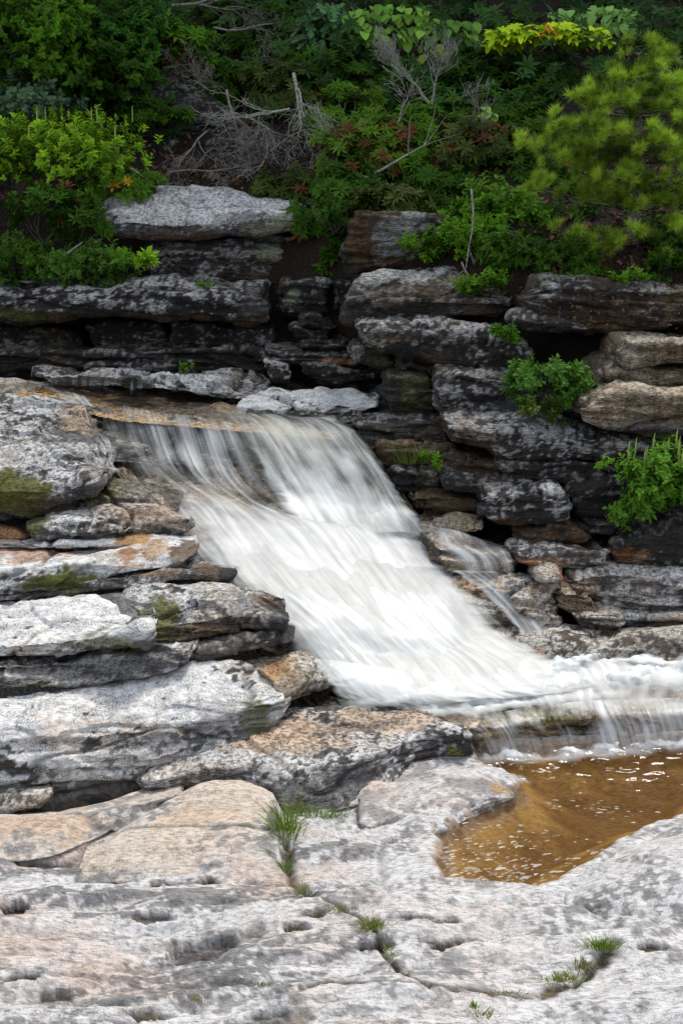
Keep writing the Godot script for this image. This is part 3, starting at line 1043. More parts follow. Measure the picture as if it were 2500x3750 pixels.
func stream() -> void:
	var fall := [
		[V(-1.775, 1.488, -9.850), V(-1.486, 1.469, -9.850), V(-1.184, 1.422, -9.900), V(-0.874, 1.392, -9.900), V(-0.489, 1.345, -9.950), V(-0.049, 1.307, -10.000)],
		[V(-1.611, 1.259, -9.500), V(-1.342, 1.202, -9.580), V(-1.043, 1.144, -9.600), V(-0.722, 1.096, -9.600), V(-0.305, 1.115, -9.650), V(0.135, 1.174, -9.750)],
		[V(-1.485, 1.176, -9.150), V(-1.182, 1.123, -9.180), V(-0.858, 1.045, -9.200), V(-0.515, 0.959, -9.250), V(-0.131, 0.954, -9.400), V(0.320, 0.991, -9.500)],
		[V(-1.264, 1.016, -8.950), V(-0.949, 0.986, -9.000), V(-0.631, 0.920, -9.050), V(-0.290, 0.853, -9.100), V(0.055, 0.817, -9.250), V(0.464, 0.805, -9.300)],
		[V(-1.089, 0.888, -8.650), V(-0.786, 0.881, -8.750), V(-0.458, 0.828, -8.820), V(-0.125, 0.796, -8.950), V(0.254, 0.715, -9.050), V(0.671, 0.659, -9.050)],
		[V(-0.884, 0.767, -8.300), V(-0.590, 0.758, -8.400), V(-0.273, 0.713, -8.500), V(0.069, 0.651, -8.600), V(0.420, 0.587, -8.700), V(0.829, 0.518, -8.750)],
		[V(-0.651, 0.599, -8.050), V(-0.377, 0.601, -8.100), V(-0.083, 0.571, -8.200), V(0.235, 0.507, -8.300), V(0.578, 0.459, -8.400), V(0.999, 0.375, -8.500)],
		[V(-0.381, 0.442, -7.800), V(-0.144, 0.459, -7.850), V(0.129, 0.426, -7.950), V(0.426, 0.377, -8.050), V(0.746, 0.327, -8.150), V(1.183, 0.260, -8.300)],
		[V(-0.235, 0.311, -7.650), V(0.031, 0.310, -7.700), V(0.303, 0.291, -7.800), V(0.613, 0.257, -7.900), V(0.964, 0.222, -8.000), V(1.382, 0.170, -8.150)],
		[V(-0.031, 0.201, -7.500), V(0.200, 0.201, -7.500), V(0.450, 0.182, -7.550), V(0.734, 0.180, -7.600), V(1.074, 0.177, -7.700), V(1.514, 0.154, -7.950)],
		[V(0.122, 0.150, -7.420), V(0.351, 0.150, -7.420), V(0.613, 0.155, -7.450), V(0.897, 0.161, -7.520), V(1.236, 0.173, -7.620), V(1.648, 0.157, -7.800)],
	]
	var bed := []
	for r in fall:
		var q := []
		for k in r.size(): q.append(r[k] + V((k / (r.size() - 1.0) - 0.6) * 0.20, -0.10, -0.08))
		bed.append(q)
	bed.insert(0, [bed[0][0] + V(0, 0.05, -0.5), bed[0][3] + V(0, 0.05, -0.5), bed[0][5] + V(0, 0.05, -0.5)])
	var last: Array = bed[bed.size() - 1]
	bed.append([last[0] + V(0, -0.35, 0), last[3] + V(0, -0.35, 0), last[5] + V(0, -0.35, 0)])
	bed.append([last[0] + V(0, -0.35, -2.0), last[3] + V(0, -0.35, -2.4), last[5] + V(0, -0.35, -2.4)])
	rock("stream_bed", "", bed, "wet_tan", {"res": 0.02, "strata": 2.4, "amp": 1.3, "cap": 0.05, "kind": "structure", "dip": 0.1, "stains": [[V(-0.192, 1.144, -9.700), V(0.75, 0.30, 0.5), lin(0.022, 0.022, 0.022), 0.85], [V(-1.170, 1.310, -9.750), V(0.5, 0.10, 0.4), lin(0.025, 0.025, 0.027), 0.8], [V(-1.178, 1.139, -9.150), V(0.75, 0.09, 0.35), lin(0.58, 0.43, 0.31), 0.85], [V(-0.749, 0.786, -8.700), V(0.5, 0.12, 0.35), lin(0.52, 0.40, 0.30), 0.7]]})
	var o: Node = root_at("waterfall", V(0, 0, 0))
	tag(o, "white silky cascade sliding down the tan rock steps", "waterfall", "", "structure")
	var thin := [[0.0, 0.15, 0.30, 0.32, 0.38, 0.2], [0.12, 0.34, 0.50, 0.45, 0.4, 0.2], [0.03, 0.20, 0.30, 0.42, 0.4, 0.3], [0.05, 0.42, 0.72, 0.95, 0.9, 0.5], [0.15, 0.6, 0.88, 0.95, 0.95, 0.5],
		[0.3, 0.75, 0.92, 1.0, 1.0, 0.5], [0.3, 0.85, 1.0, 1.0, 1.0, 0.5], [0.35, 0.9, 1.0, 1.0, 1.0, 0.6], [0.35, 0.9, 1.0, 1.0, 1.0, 0.7], [0.3, 0.8, 1.0, 1.0, 1.0, 0.8], [0.0, 0.15, 0.45, 0.6, 0.6, 0.5]]
	sheet("water_sheet", fall, thin, M.veil, 260, 150, 0.0, 0.025, 1.3, o, 1.4, 0.07)
	var mist := []
	for k in thin.size():
		var q := []
		for v in thin[k]: q.append(v * [0.2, 0.35, 0.5, 0.75, 0.9, 1.0, 1.0, 1.0, 1.0, 1.0, 1.0][k])
		mist.append(q)
	sheet("water_sheet", fall, mist, M.veil_soft, 220, 130, 0.02, 0.04, 4.9, o, 1.0, 0.10)
	var milky := []
	for k in range(3, thin.size()):
		var q := []
		for v in thin[k]: q.append(clampf(v * (0.5 if k == 3 else 1.0) - (0.25 if k == 3 else 0.03), 0.0, 1.0))
		milky.append(q)
	sheet("water_sheet", fall.slice(3), milky, M.milk, 220, 120, 0.03, 0.04, 7.7, o, 0.8, 0.08)
	var curtain := [
		[V(-0.947, 1.410, -9.850), V(-0.719, 1.373, -9.900), V(-0.489, 1.345, -9.950), V(-0.275, 1.317, -10.000), V(-0.043, 1.313, -10.020)],
		[V(-0.801, 1.357, -9.700), V(-0.575, 1.320, -9.750), V(-0.328, 1.292, -9.800), V(-0.097, 1.273, -9.850), V(0.116, 1.224, -9.850)],
		[V(-0.675, 1.220, -9.500), V(-0.434, 1.173, -9.550), V(-0.190, 1.144, -9.600), V(0.076, 1.115, -9.650), V(0.287, 1.037, -9.650)],
		[V(-0.556, 1.041, -9.350), V(-0.317, 0.993, -9.400), V(-0.056, 0.963, -9.450), V(0.208, 0.933, -9.500), V(0.397, 0.875, -9.500)],
		[V(-0.458, 0.885, -9.200), V(-0.203, 0.836, -9.250), V(0.056, 0.805, -9.300), V(0.299, 0.755, -9.350), V(0.507, 0.724, -9.400)],
		[V(-0.360, 0.747, -9.000), V(-0.090, 0.702, -9.030), V(0.164, 0.670, -9.080), V(0.403, 0.636, -9.140), V(0.629, 0.606, -9.220)],
	]
	sheet("water_curtain", curtain, [[0.15, 0.25, 0.3, 0.3, 0.3], [0.3, 0.5, 0.55, 0.55, 0.55], [0.3, 0.6, 0.65, 0.65, 0.6], [0.3, 0.55, 0.6, 0.6, 0.6], [0.3, 0.5, 0.55, 0.55, 0.45], [0.0, 0.0, 0.0, 0.0, 0.0]], M.curtain, 220, 130, 0.09, 0.012, 3.1, o, 1.2, 0.04)
	sheet("water_curtain", curtain, [[0.0, 0.03, 0.03, 0.03, 0.05], [0.15, 0.15, 0.12, 0.2, 0.25], [0.3, 0.3, 0.2, 0.25, 0.35], [0.45, 0.5, 0.45, 0.5, 0.5], [0.5, 0.6, 0.6, 0.6, 0.5], [0.0, 0.0, 0.0, 0.0, 0.0]], M.veil, 200, 120, 0.12, 0.02, 11.1, o, 1.4, 0.05)
	sheet("water_curtain", curtain.slice(2), [[0.0, 0.0, 0.0, 0.0, 0.0], [0.35, 0.45, 0.45, 0.45, 0.4], [0.7, 0.85, 0.85, 0.8, 0.6], [0.2, 0.4, 0.4, 0.3, 0.1]], M.milk, 160, 90, 0.14, 0.03, 13.1, o, 1.6, 0.06)
	# small veils at the sides
	sheet("side_veil", [[V(-1.221, 0.830, -8.850), V(-1.073, 0.833, -8.800), V(-0.933, 0.815, -8.800)], [V(-1.052, 0.776, -8.600), V(-0.909, 0.771, -8.550), V(-0.776, 0.740, -8.600)], [V(-0.918, 0.724, -8.300), V(-0.768, 0.715, -8.300), V(-0.585, 0.698, -8.300)]], [[0.0, 0.3, 0.5], [0.4, 0.6, 0.7], [0.3, 0.7, 0.7]], M.veil, 60, 60, 0.06, 0.02, 5.0, o)
	sheet("side_veil", [[V(0.496, 0.772, -9.200), V(0.709, 0.763, -9.100), V(0.924, 0.706, -9.050), V(1.115, 0.663, -9.000)], [V(0.557, 0.724, -8.980), V(0.767, 0.707, -8.900), V(0.962, 0.685, -8.880), V(1.106, 0.672, -8.860)], [V(0.692, 0.643, -8.830), V(0.901, 0.642, -8.800), V(1.025, 0.633, -8.800), V(1.114, 0.622, -8.800)], [V(0.755, 0.563, -8.720), V(0.931, 0.563, -8.720), V(1.038, 0.567, -8.740), V(1.125, 0.570, -8.760)]],
		[[0.7, 0.25, 0.12, 0.02], [0.7, 0.25, 0.15, 0.1], [0.75, 0.42, 0.35, 0.3], [0.4, 0.1, 0.05, 0.0]], M.veil, 110, 60, 0.03, 0.012, 15.0, o, 1.6, 0.08)
	sheet("side_veil", [[V(0.685, 0.563, -8.720), V(0.893, 0.569, -8.700), V(1.106, 0.554, -8.720)], [V(0.853, 0.465, -8.620), V(1.045, 0.465, -8.620), V(1.240, 0.441, -8.640)], [V(1.017, 0.339, -8.500), V(1.190, 0.321, -8.500), V(1.366, 0.296, -8.520)], [V(1.107, 0.222, -8.360), V(1.278, 0.205, -8.360), V(1.449, 0.187, -8.360)]],
		[[0.6, 0.25, 0.05], [0.7, 0.35, 0.12], [0.75, 0.35, 0.08], [0.7, 0.3, 0.0]], M.veil, 90, 90, 0.05, 0.012, 19.0, o, 1.6, 0.1)
	sheet("side_veil", [[V(-0.198, 0.409, -7.460), V(0.076, 0.383, -7.420), V(0.351, 0.333, -7.450)], [V(-0.119, 0.369, -7.260), V(0.164, 0.331, -7.280), V(0.437, 0.277, -7.340)], [V(-0.030, 0.274, -7.180), V(0.253, 0.232, -7.240), V(0.526, 0.188, -7.300)]], [[0.3, 0.7, 0.9], [0.4, 0.65, 0.8], [0.05, 0.1, 0.2]], M.veil, 110, 60, 0.05, 0.015, 23.0, o, 1.6, 0.08)
	sheet("side_veil", [[V(-2.191, 1.575, -10.200), V(-1.994, 1.549, -10.100), V(-1.800, 1.505, -10.000)], [V(-2.083, 1.537, -10.050), V(-1.933, 1.518, -9.980), V(-1.768, 1.487, -9.920)], [V(-2.006, 1.493, -9.950), V(-1.861, 1.481, -9.900), V(-1.718, 1.459, -9.850)]], [[0.0, 0.1, 0.1], [0.2, 0.45, 0.3], [0.1, 0.35, 0.3]], M.veil, 50, 30, 0.03, 0.01, 27.0, o)
	# the upstream channel, slipping over amber rock to the lip
	var chan := [[V(-3.381, 1.563, -11.200), V(-2.155, 1.526, -11.050), V(-1.336, 1.450, -10.850), V(-0.597, 1.368, -10.500), V(-0.028, 1.309, -10.150)], [V(-3.263, 1.572, -10.800), V(-2.172, 1.544, -10.600), V(-1.485, 1.457, -10.400), V(-0.700, 1.374, -10.200), V(-0.036, 1.312, -10.060)], [V(-3.145, 1.580, -10.400), V(-2.182, 1.568, -10.250), V(-1.634, 1.465, -10.050), V(-0.881, 1.389, -9.980), V(-0.039, 1.310, -9.980)], [V(-3.123, 1.480, -10.300), V(-2.006, 1.493, -9.950), V(-1.544, 1.451, -9.720), V(-0.871, 1.366, -9.860), V(-0.020, 1.277, -9.920)]]
	var lower := []
	for r in chan:
		var q := []
		for v in r: q.append(v - V(0, 0.045, 0.02))
		lower.append(q)
	channel_bed(lower)
	o = sheet("stream_water", chan.slice(0, 3), [[1, 1, 1, 1, 1], [1, 1, 1, 1, 1], [1, 1, 1, 1, 1]], M.clear_water, 160, 30, 0.0, 0.012, 2.0)
	tag(o, "dark glassy water of the channel above the lip", "water", "", "structure")
	o.mesh = without_colors(o.mesh)
	# the lower step
	var tier := [
		[V(0.078, 0.160, -7.566), V(0.558, 0.180, -7.782), V(1.060, 0.180, -7.973), V(1.598, 0.190, -8.245), V(2.483, 0.190, -8.403)],
		[V(0.200, 0.150, -7.484), V(0.622, 0.160, -7.566), V(1.108, 0.170, -7.718), V(1.622, 0.180, -7.924), V(2.379, 0.180, -8.021)],
		[V(0.467, 0.130, -7.306), V(0.756, 0.150, -7.336), V(1.153, 0.155, -7.471), V(1.555, 0.160, -7.566), V(2.267, 0.160, -7.610)],
		[V(0.639, 0.100, -7.181), V(0.820, 0.120, -7.218), V(1.148, 0.130, -7.322), V(1.557, 0.130, -7.405), V(2.224, 0.130, -7.447)],
		[V(0.671, 0.030, -7.197), V(0.863, 0.040, -7.250), V(1.193, 0.050, -7.305), V(1.598, 0.050, -7.365), V(2.224, 0.050, -7.426)],
		[V(0.713, -0.070, -7.226), V(0.907, -0.070, -7.283), V(1.229, -0.070, -7.314), V(1.632, -0.070, -7.353), V(2.229, -0.070, -7.419)],
	]
	o = root_at("lower_cascade", V(0, 0, 0))
	tag(o, "low step of white water with separate strands over the tan lip", "waterfall", "", "structure")
	sheet("water_sheet", tier.slice(2), [[0.02, 0.2, 0.34, 0.45, 0.5], [0.06, 0.22, 0.32, 0.38, 0.44], [0.28, 0.40, 0.44, 0.45, 0.5], [0.16, 0.26, 0.28, 0.30, 0.34]], M.strand, 320, 110, 0.004, 0.012, 33.0, o, 1.75, 0.03)
	sheet("water_sheet", tier.slice(0, 4), [[0.9, 1.0, 1.0, 1.0, 1.0], [0.35, 0.8, 0.95, 0.95, 0.95], [0.0, 0.12, 0.22, 0.32, 0.34], [0.0, 0.0, 0.0, 0.0, 0.0]], M.milk, 180, 100, 0.012, 0.026, 37.0, o, 1.1, 0.03)
	foam_bank("foam", "billowing white foam where the main fall meets the lower step", [V(-0.015, 0.190, -7.420), V(0.385, 0.209, -7.500), V(0.789, 0.218, -7.700), V(1.131, 0.206, -7.900), V(1.357, 0.205, -8.000), V(1.547, 0.205, -8.150), V(1.808, 0.222, -8.050), V(2.323, 0.239, -7.950)], [0.012, 0.02, 0.025, 0.03, 0.045, 0.06, 0.035, 0.03], 0.16, 61)
	foam_bank("foam", "broad churning white water filling the top of the lower step", [V(0.484, 0.150, -7.592), V(0.790, 0.160, -7.699), V(1.121, 0.170, -7.810), V(1.537, 0.175, -7.900), V(1.950, 0.175, -7.938), V(2.389, 0.175, -7.938)], [0.02, 0.035, 0.045, 0.05, 0.05, 0.045], 0.34, 79)
	foam_bank("foam", "thin spreading froth on the near side of the fall's foot over the tan lip", [V(-0.015, 0.130, -7.515), V(0.260, 0.140, -7.438), V(0.566, 0.145, -7.433), V(0.880, 0.150, -7.505), V(1.251, 0.160, -7.610), V(1.657, 0.165, -7.686)], [0.012, 0.02, 0.022, 0.02, 0.018, 0.015], 0.13, 73)
	foam_bank("foam", "frothy white line where the lower step drops into the pool", [V(0.716, -0.060, -7.184), V(0.902, -0.060, -7.240), V(1.130, -0.060, -7.259), V(1.363, -0.060, -7.298), V(1.597, -0.060, -7.336), V(1.793, -0.060, -7.395), V(2.186, -0.060, -7.376)], [0.03, 0.04, 0.035, 0.03, 0.04, 0.04, 0.04], 0.13, 67)
	foam_bank("foam", "small froth tongue turning left under the dark corner of the lip", [V(0.825, -0.060, -7.221), V(0.855, -0.060, -7.091), V(0.902, -0.060, -6.983), V(0.987, -0.060, -6.965)], [0.03, 0.045, 0.03, 0.012], 0.10, 71)
	pool()


func without_colors(m: ArrayMesh) -> ArrayMesh:
	var a := m.surface_get_arrays(0)
	a[Mesh.ARRAY_COLOR] = null
	var r := ArrayMesh.new()
	r.add_surface_from_arrays(Mesh.PRIMITIVE_TRIANGLES, a)
	return r


func channel_bed(rows: Array) -> void:
	var nc := 220
	var nr := 50
	var p := PackedVector3Array()
	var col := PackedColorArray()
	for r in nr:
		var f := float(r) / (nr - 1) * 3.0
		var i := mini(int(f), 2)
		for c in nc:
			var s := float(c) / (nc - 1)
			var q := cr(along(PackedVector3Array(rows[maxi(i - 1, 0)]), s), along(PackedVector3Array(rows[i]), s), along(PackedVector3Array(rows[i + 1]), s), along(PackedVector3Array(rows[mini(i + 2, 3)]), s), f - i, 1.0)
			var st := n_mid.get_noise_2d(s * 6.0, f * 1.1) + n_big.get_noise_2d(s * 7.0, f * 2.3) * 0.7 + n_fine.get_noise_2d(s * 9.0, f * 0.8) * 0.3
			p.append(q + V(0, st * 0.012, 0))
			var shallow := smoothstep(0.8, 2.2, f) * 0.85 - 0.48
			var k := lin(0.025, 0.018, 0.010).lerp(lin(0.36, 0.18, 0.03), smoothstep(-0.22, 0.30, st + shallow))
			k = k.lerp(lin(0.62, 0.42, 0.22), smoothstep(0.25, 0.75, st + shallow * 1.1))
			col.append(k)
	var o: Node = put("stream_bed", grid_mesh(p, nc, nr, false, false, col), M.gold)
	tag(o, "amber and black streaked rock bed of the upstream channel", "stream bed", "", "structure")


func foam_bank(called: String, label: String, line: Array, tall: Array, wide: float, seed_at: int) -> void:
	var nc := 260
	var nr := 44
	var p := PackedVector3Array()
	var col := PackedColorArray()
	var src := PackedVector3Array(line)
	for r in nr:
		var t := float(r) / (nr - 1) * 2.0 - 1.0
		for c in nc:
			var s := float(c) / (nc - 1)
			var f := s * (tall.size() - 1)
			var i := mini(int(f), tall.size() - 2)
			var q := along(src, s)
			var w: float = wide * (0.55 + 0.6 * (n_big.get_noise_2d(s * 9.0, seed_at) + 0.5))
			var h: float = lerpf(tall[i], tall[i + 1], f - i)
			q += V(t * w * 0.25, 0, t * w)
			var lump := n_big.get_noise_3d(q.x * 3.5, q.y * 3.0, q.z * 3.5 + seed_at) * 0.7 + n_mid.get_noise_3d(q.x * 1.5, seed_at, q.z * 1.8) * 0.45 + n_fine.get_noise_3d(q.x * 0.9, seed_at, q.z) * 0.12
			var dome := sqrt(maxf(0.0, 1.0 - t * t))
			q.y += h * dome * (0.55 + lump * 1.7) - 0.01
			p.append(q)
			var edge := minf(minf(s, 1.0 - s) * 9.0, 1.0)
			col.append(Color(1, 1, 1, clampf((0.8 - absf(t) + lump * 0.7) * 1.3, 0.0, 1.0) * edge))
	var o: Node = put(called, grid_mesh(p, nc, nr, false, false, col), M.foam)
	tag(o, label, "foam", "", "stuff")


func pool() -> void:
	var nx := 230
	var nz := 200
	var a := V(0.25, 0, -7.45)
	var b := V(2.9, 0, -5.55)
	var p := PackedVector3Array()
	for j in nz:
		for i in nx:
			var x := lerpf(a.x, b.x, float(i) / (nx - 1))
			var z := lerpf(a.z, b.z, float(j) / (nz - 1))
			var near_fall := smoothstep(-6.3, -7.2, z)
			var r := n_mid.get_noise_2d(x * 0.7 + z * 0.3, z * 2.4) * (0.006 + 0.012 * near_fall) + n_fine.get_noise_2d(x * 0.35, z * 1.1) * (0.0008 + 0.002 * near_fall)
			p.append(V(x, -0.04 + r, z))
	var o: Node = put("pool_water", grid_mesh(p, nx, nz, false, true, PackedColorArray()), M.amber)
	tag(o, "clear amber pool below the lower step", "water", "", "structure")
	# rafts of bubbles drifting on it
	rng.seed = 88
	var st := begin()
	for k in 9:
		var t0 := TAU * k / 9
		var t1 := TAU * (k + 1) / 9
		var r0 := 1.0 + 0.25 * sin(k * 2.1)
		var r1 := 1.0 + 0.25 * sin((k + 1) % 9 * 2.1)
		for q in [V(0, 0.14, 0), V(cos(t0) * r0, 0, sin(t0) * r0), V(cos(t1) * r1, 0, sin(t1) * r1)]: st.add_vertex(q)
	var raft := finish(st)
	var places := []
	var tints := PackedColorArray()
	var tries := 0
	while places.size() < 300 and tries < 20000:
		tries += 1
		var x := rng.randf_range(0.3, 2.2)
		var z := rng.randf_range(-6.9, -5.65)
		var s := inside_pool(Vector2(x, z))
		if s < 0.012: continue
		var gather := n_big.get_noise_2d(x * 1.3 + 4.0, z * 2.2) + 0.75 * smoothstep(-6.45, -5.95, z) - 0.35 * smoothstep(1.0, 1.9, x)
		if gather < rng.randf_range(0.0, 0.75): continue
		var swirl := 0.35 * sin(x * 2.0) + 0.5 * (z + 6.2)
		var l := rng.randf_range(0.003, 0.0075) * (1.7 if rng.randf() < 0.12 else 1.0)
		places.append(Transform3D(Basis(Vector3.UP, swirl + rng.randf_range(-0.3, 0.3)) * Basis.from_scale(V(l * rng.randf_range(1.4, 3.0), 0.007, l)), V(x, -0.036, z)))
		tints.append(Color(1, 0.96, 0.88) * rng.randf_range(0.28, 0.72))
	o = scatter("foam", raft, M.froth, places, tints)
	tag(o, "white flecks of foam drifting on the near end of the pool", "foam", "", "stuff")


# ---------------------------------------------------------------- the wood

func forest_tree(label: String, at: Vector3, height: float, crown: Vector3, count: int) -> void:  # crowns stand above the view, added to shade the wood and far bank
	rng.seed = hash(label)
	var o := root_at("tree", at)
	tag(o, label, "tree", "tall trees on the slope")
	var st := begin()
	tube(st, [V(0, -0.3, 0), V(0.05, height * 0.4, 0), V(-0.05, height * 0.75, 0), V(0, height, 0)], [0.15, 0.12, 0.08, 0.02], 9)
	put("trunk", finish(st), M.grey_bark, o)
	st = begin()
	var places := []
	var tints := PackedColorArray()
	for k in 16:
		var a := rng.randf() * TAU
		var y := height * rng.randf_range(0.45, 0.95)
		limb(st, V(0, y, 0), V(cos(a), 0.35, sin(a)), crown.x * rng.randf_range(0.6, 0.95), 0.05, 1, 0.2, 0.1, [])
	put("limb", finish(st), M.dark_bark, o)
	for k in count:
		var u := V(rng.randfn(), rng.randfn(), rng.randfn()).normalized() * pow(rng.randf(), 0.4)
		var c := V(0, height * 0.72, 0) + u * crown
		if n_big.get_noise_3d(c.x * 0.7 + at.x, c.y * 0.7, c.z * 0.7) < -0.12: continue
		places.append(Transform3D(Basis(V(rng.randfn(), rng.randfn(), rng.randfn()).normalized(), rng.randf() * TAU).scaled(Vector3.ONE * rng.randf_range(0.25, 0.4)), c))
		tints.append(lin(0.04, 0.10, 0.022).lerp(lin(0.09, 0.18, 0.04), rng.randf()))
	scatter("foliage", M.round_sprig, M.leaf, places, tints, o)


func _ready() -> void:
	# camera, sky, sun, exposure
	var cam := Camera3D.new()
	cam.name = "camera"
	cam.fov = 40.0
	cam.near = 0.1
	cam.far = 200.0
	cam.position = V(0, 3.0, 0)
	cam.rotation_degrees = V(-13, 0, 0)
	add_child(cam)
	var env := Environment.new()
	env.background_mode = Environment.BG_SKY
	var sky := Sky.new()
	var sm := ProceduralSkyMaterial.new()
	sm.sky_top_color = Color(0.82, 0.85, 0.89)
	sm.sky_horizon_color = Color(0.83, 0.855, 0.88)
	sm.sky_curve = 0.2
	sm.ground_bottom_color = Color(0.12, 0.12, 0.10)
	sm.ground_horizon_color = Color(0.35, 0.36, 0.34)
	sky.sky_material = sm
	env.sky = sky
	env.background_energy_multiplier = 1.0
	env.tonemap_mode = Environment.TONE_MAPPER_LINEAR
	env.tonemap_exposure = 1.4
	env.sdfgi_enabled = true
	env.ssao_enabled = true
	env.ssil_enabled = true
	var we := WorldEnvironment.new()
	we.name = "environment"
	we.environment = env
	add_child(we)
	var sun := DirectionalLight3D.new()
	sun.name = "sun"
	sun.light_energy = 0.9
	sun.light_angular_distance = 14.0
	sun.light_color = Color(1.0, 0.97, 0.92)
	sun.shadow_enabled = true
	sun.rotation_degrees = V(-62, 146, 0)
	add_child(sun)

	make_materials()
	plant_shapes()
	pool_shore = PackedVector2Array([
Vector2(0.445, -6.019), Vector2(0.468, -6.216), Vector2(0.578, -6.410), Vector2(0.746, -6.599), Vector2(0.882, -6.697), Vector2(0.919, -6.832), Vector2(0.856, -6.972), Vector2(0.723, -7.100), Vector2(0.744, -7.327), Vector2(2.246, -7.487), Vector2(1.968, -6.472), Vector2(1.658, -6.425), Vector2(1.474, -6.319), Vector2(1.274, -6.102), Vector2(1.130, -5.938), Vector2(0.955, -5.768), Vector2(0.860, -5.700), Vector2(0.744, -5.743), Vector2(0.554, -5.801), Vector2(0.455, -5.801)
	])
	ground_rock()
	hillside()
	rock("cliff", "", [[V(-8, 2.9, -12.9), V(-3, 2.85, -12.9), V(-0.6, 2.75, -12.6), V(0.6, 2.5, -12.0), V(1.5, 2.3, -11.9), V(2.6, 2.3, -11.8), V(8, 2.3, -11.8)], [V(-8, 2.0, -12.3), V(-3, 2.0, -12.3), V(-0.8, 1.95, -12.1), V(0.5, 1.9, -11.3), V(1.5, 1.9, -11.6), V(2.6, 1.9, -11.5), V(8, 1.9, -11.5)], [V(-8, 1.2, -12.0), V(-3, 1.2, -12.0), V(-0.8, 1.2, -11.6), V(0.5, 1.2, -10.6), V(1.6, 1.2, -10.4), V(2.6, 1.2, -10.3), V(8, 1.2, -10.3)], [V(-8, 0.5, -11.8), V(-3, 0.5, -11.8), V(-0.8, 0.5, -11.2), V(0.5, 0.5, -10.2), V(1.6, 0.5, -9.7), V(2.6, 0.5, -9.6), V(8, 0.5, -9.6)], [V(-8, -0.5, -11.6), V(-3, -0.5, -11.6), V(-0.8, -0.5, -11.0), V(0.5, -0.5, -9.8), V(1.6, -0.5, -9.5), V(2.6, -0.5, -9.5), V(8, -0.5, -9.5)]], "dark", {"res": 0.06, "strata": 2.0, "kind": "structure"})
	rock("boulder", "large flat boulder with a white weathered top high on the left bank", [[V(-2.080, 2.916, -12.550), V(-1.853, 2.967, -12.550), V(-1.638, 3.009, -12.550), V(-1.353, 3.013, -12.550), V(-1.069, 2.986, -12.550), V(-0.832, 2.935, -12.550), V(-0.594, 2.932, -12.550), V(-0.238, 2.921, -12.550), V(-0.036, 2.879, -12.550)], [V(-2.028, 2.813, -12.000), V(-1.776, 2.842, -12.000), V(-1.480, 2.831, -12.000), V(-1.116, 2.822, -12.000), V(-0.797, 2.826, -12.000), V(-0.456, 2.826, -12.000), V(-0.011, 2.791, -12.000)], [V(-2.042, 2.716, -11.860), V(-1.760, 2.716, -11.860), V(-1.467, 2.705, -11.860), V(-1.106, 2.701, -11.860), V(-0.790, 2.716, -11.860), V(-0.451, 2.738, -11.860), V(-0.023, 2.701, -11.860)], [V(-2.063, 2.637, -11.900), V(-1.860, 2.602, -11.900), V(-1.612, 2.562, -11.900), V(-1.385, 2.557, -11.900), V(-1.112, 2.575, -11.900), V(-0.885, 2.606, -11.900), V(-0.567, 2.642, -11.900), V(-0.227, 2.633, -11.900), V(-0.041, 2.611, -11.900)], [V(-2.063, 2.657, -12.400), V(-1.860, 2.622, -12.400), V(-1.612, 2.582, -12.400), V(-1.385, 2.577, -12.400), V(-1.112, 2.595, -12.400), V(-0.885, 2.626, -12.400), V(-0.567, 2.662, -12.400), V(-0.227, 2.653, -12.400), V(-0.041, 2.631, -12.400)]], "white", {"group": "layered rock of the shaded bank", "res": 0.024, "amp": 0.8, "strata": 0.4, "cap": 0.16, "stains": [[V(-1.231, 2.889, -12.250), V(1.1, 0.14, 0.45), lin(0.72, 0.72, 0.74), 0.85], [V(-0.544, 2.682, -11.900), V(0.35, 0.12, 0.3), lin(0.30, 0.32, 0.22), 1.0], [V(-1.970, 2.682, -11.900), V(0.15, 0.2, 0.4), lin(0.022, 0.022, 0.024), 0.8], [V(-1.361, 2.593, -11.900), V(0.8, 0.07, 0.4), lin(0.11, 0.065, 0.03), 0.8], [V(-0.792, 2.748, -11.900), V(0.25, 0.06, 0.3), lin(0.12, 0.115, 0.12), 0.7]]})
	block("rock_block", "broad grey block with green lichen directly under the white topped boulder", "cliff", [V(-1.663, 2.548, -12.020), V(-1.399, 2.537, -12.020), V(-1.124, 2.553, -12.020), V(-0.894, 2.584, -12.020), V(-0.573, 2.598, -12.020), V(-0.115, 2.584, -12.020), V(0.028, 2.521, -12.020)], [V(-1.625, 2.276, -12.020), V(-1.453, 2.244, -12.020), V(-1.084, 2.249, -12.020), V(-0.808, 2.194, -12.020), V(-0.531, 2.199, -12.020), V(-0.115, 2.217, -12.020), V(0.012, 2.260, -12.020)], 0.9, 0.03, 0.04, {"stains": [[V(-0.436, 2.454, -12.000), V(0.3, 0.16, 0.3), lin(0.30, 0.32, 0.22), 1.0], [V(-0.161, 2.386, -12.000), V(0.25, 0.2, 0.3), lin(0.30, 0.32, 0.22), 0.6], [V(-0.691, 2.227, -12.000), V(0.5, 0.07, 0.3), lin(0.11, 0.065, 0.03), 0.9]]})
	block("rock_block", "dark rock filling the cleft right of the broad grey block", "dark", [V(-0.162, 2.561, -12.150), V(0.023, 2.580, -12.150), V(0.209, 2.552, -12.150)], [V(-0.163, 2.183, -12.150), V(0.023, 2.172, -12.150), V(0.187, 2.183, -12.150)], 0.6, 0.03, 0.04, {})
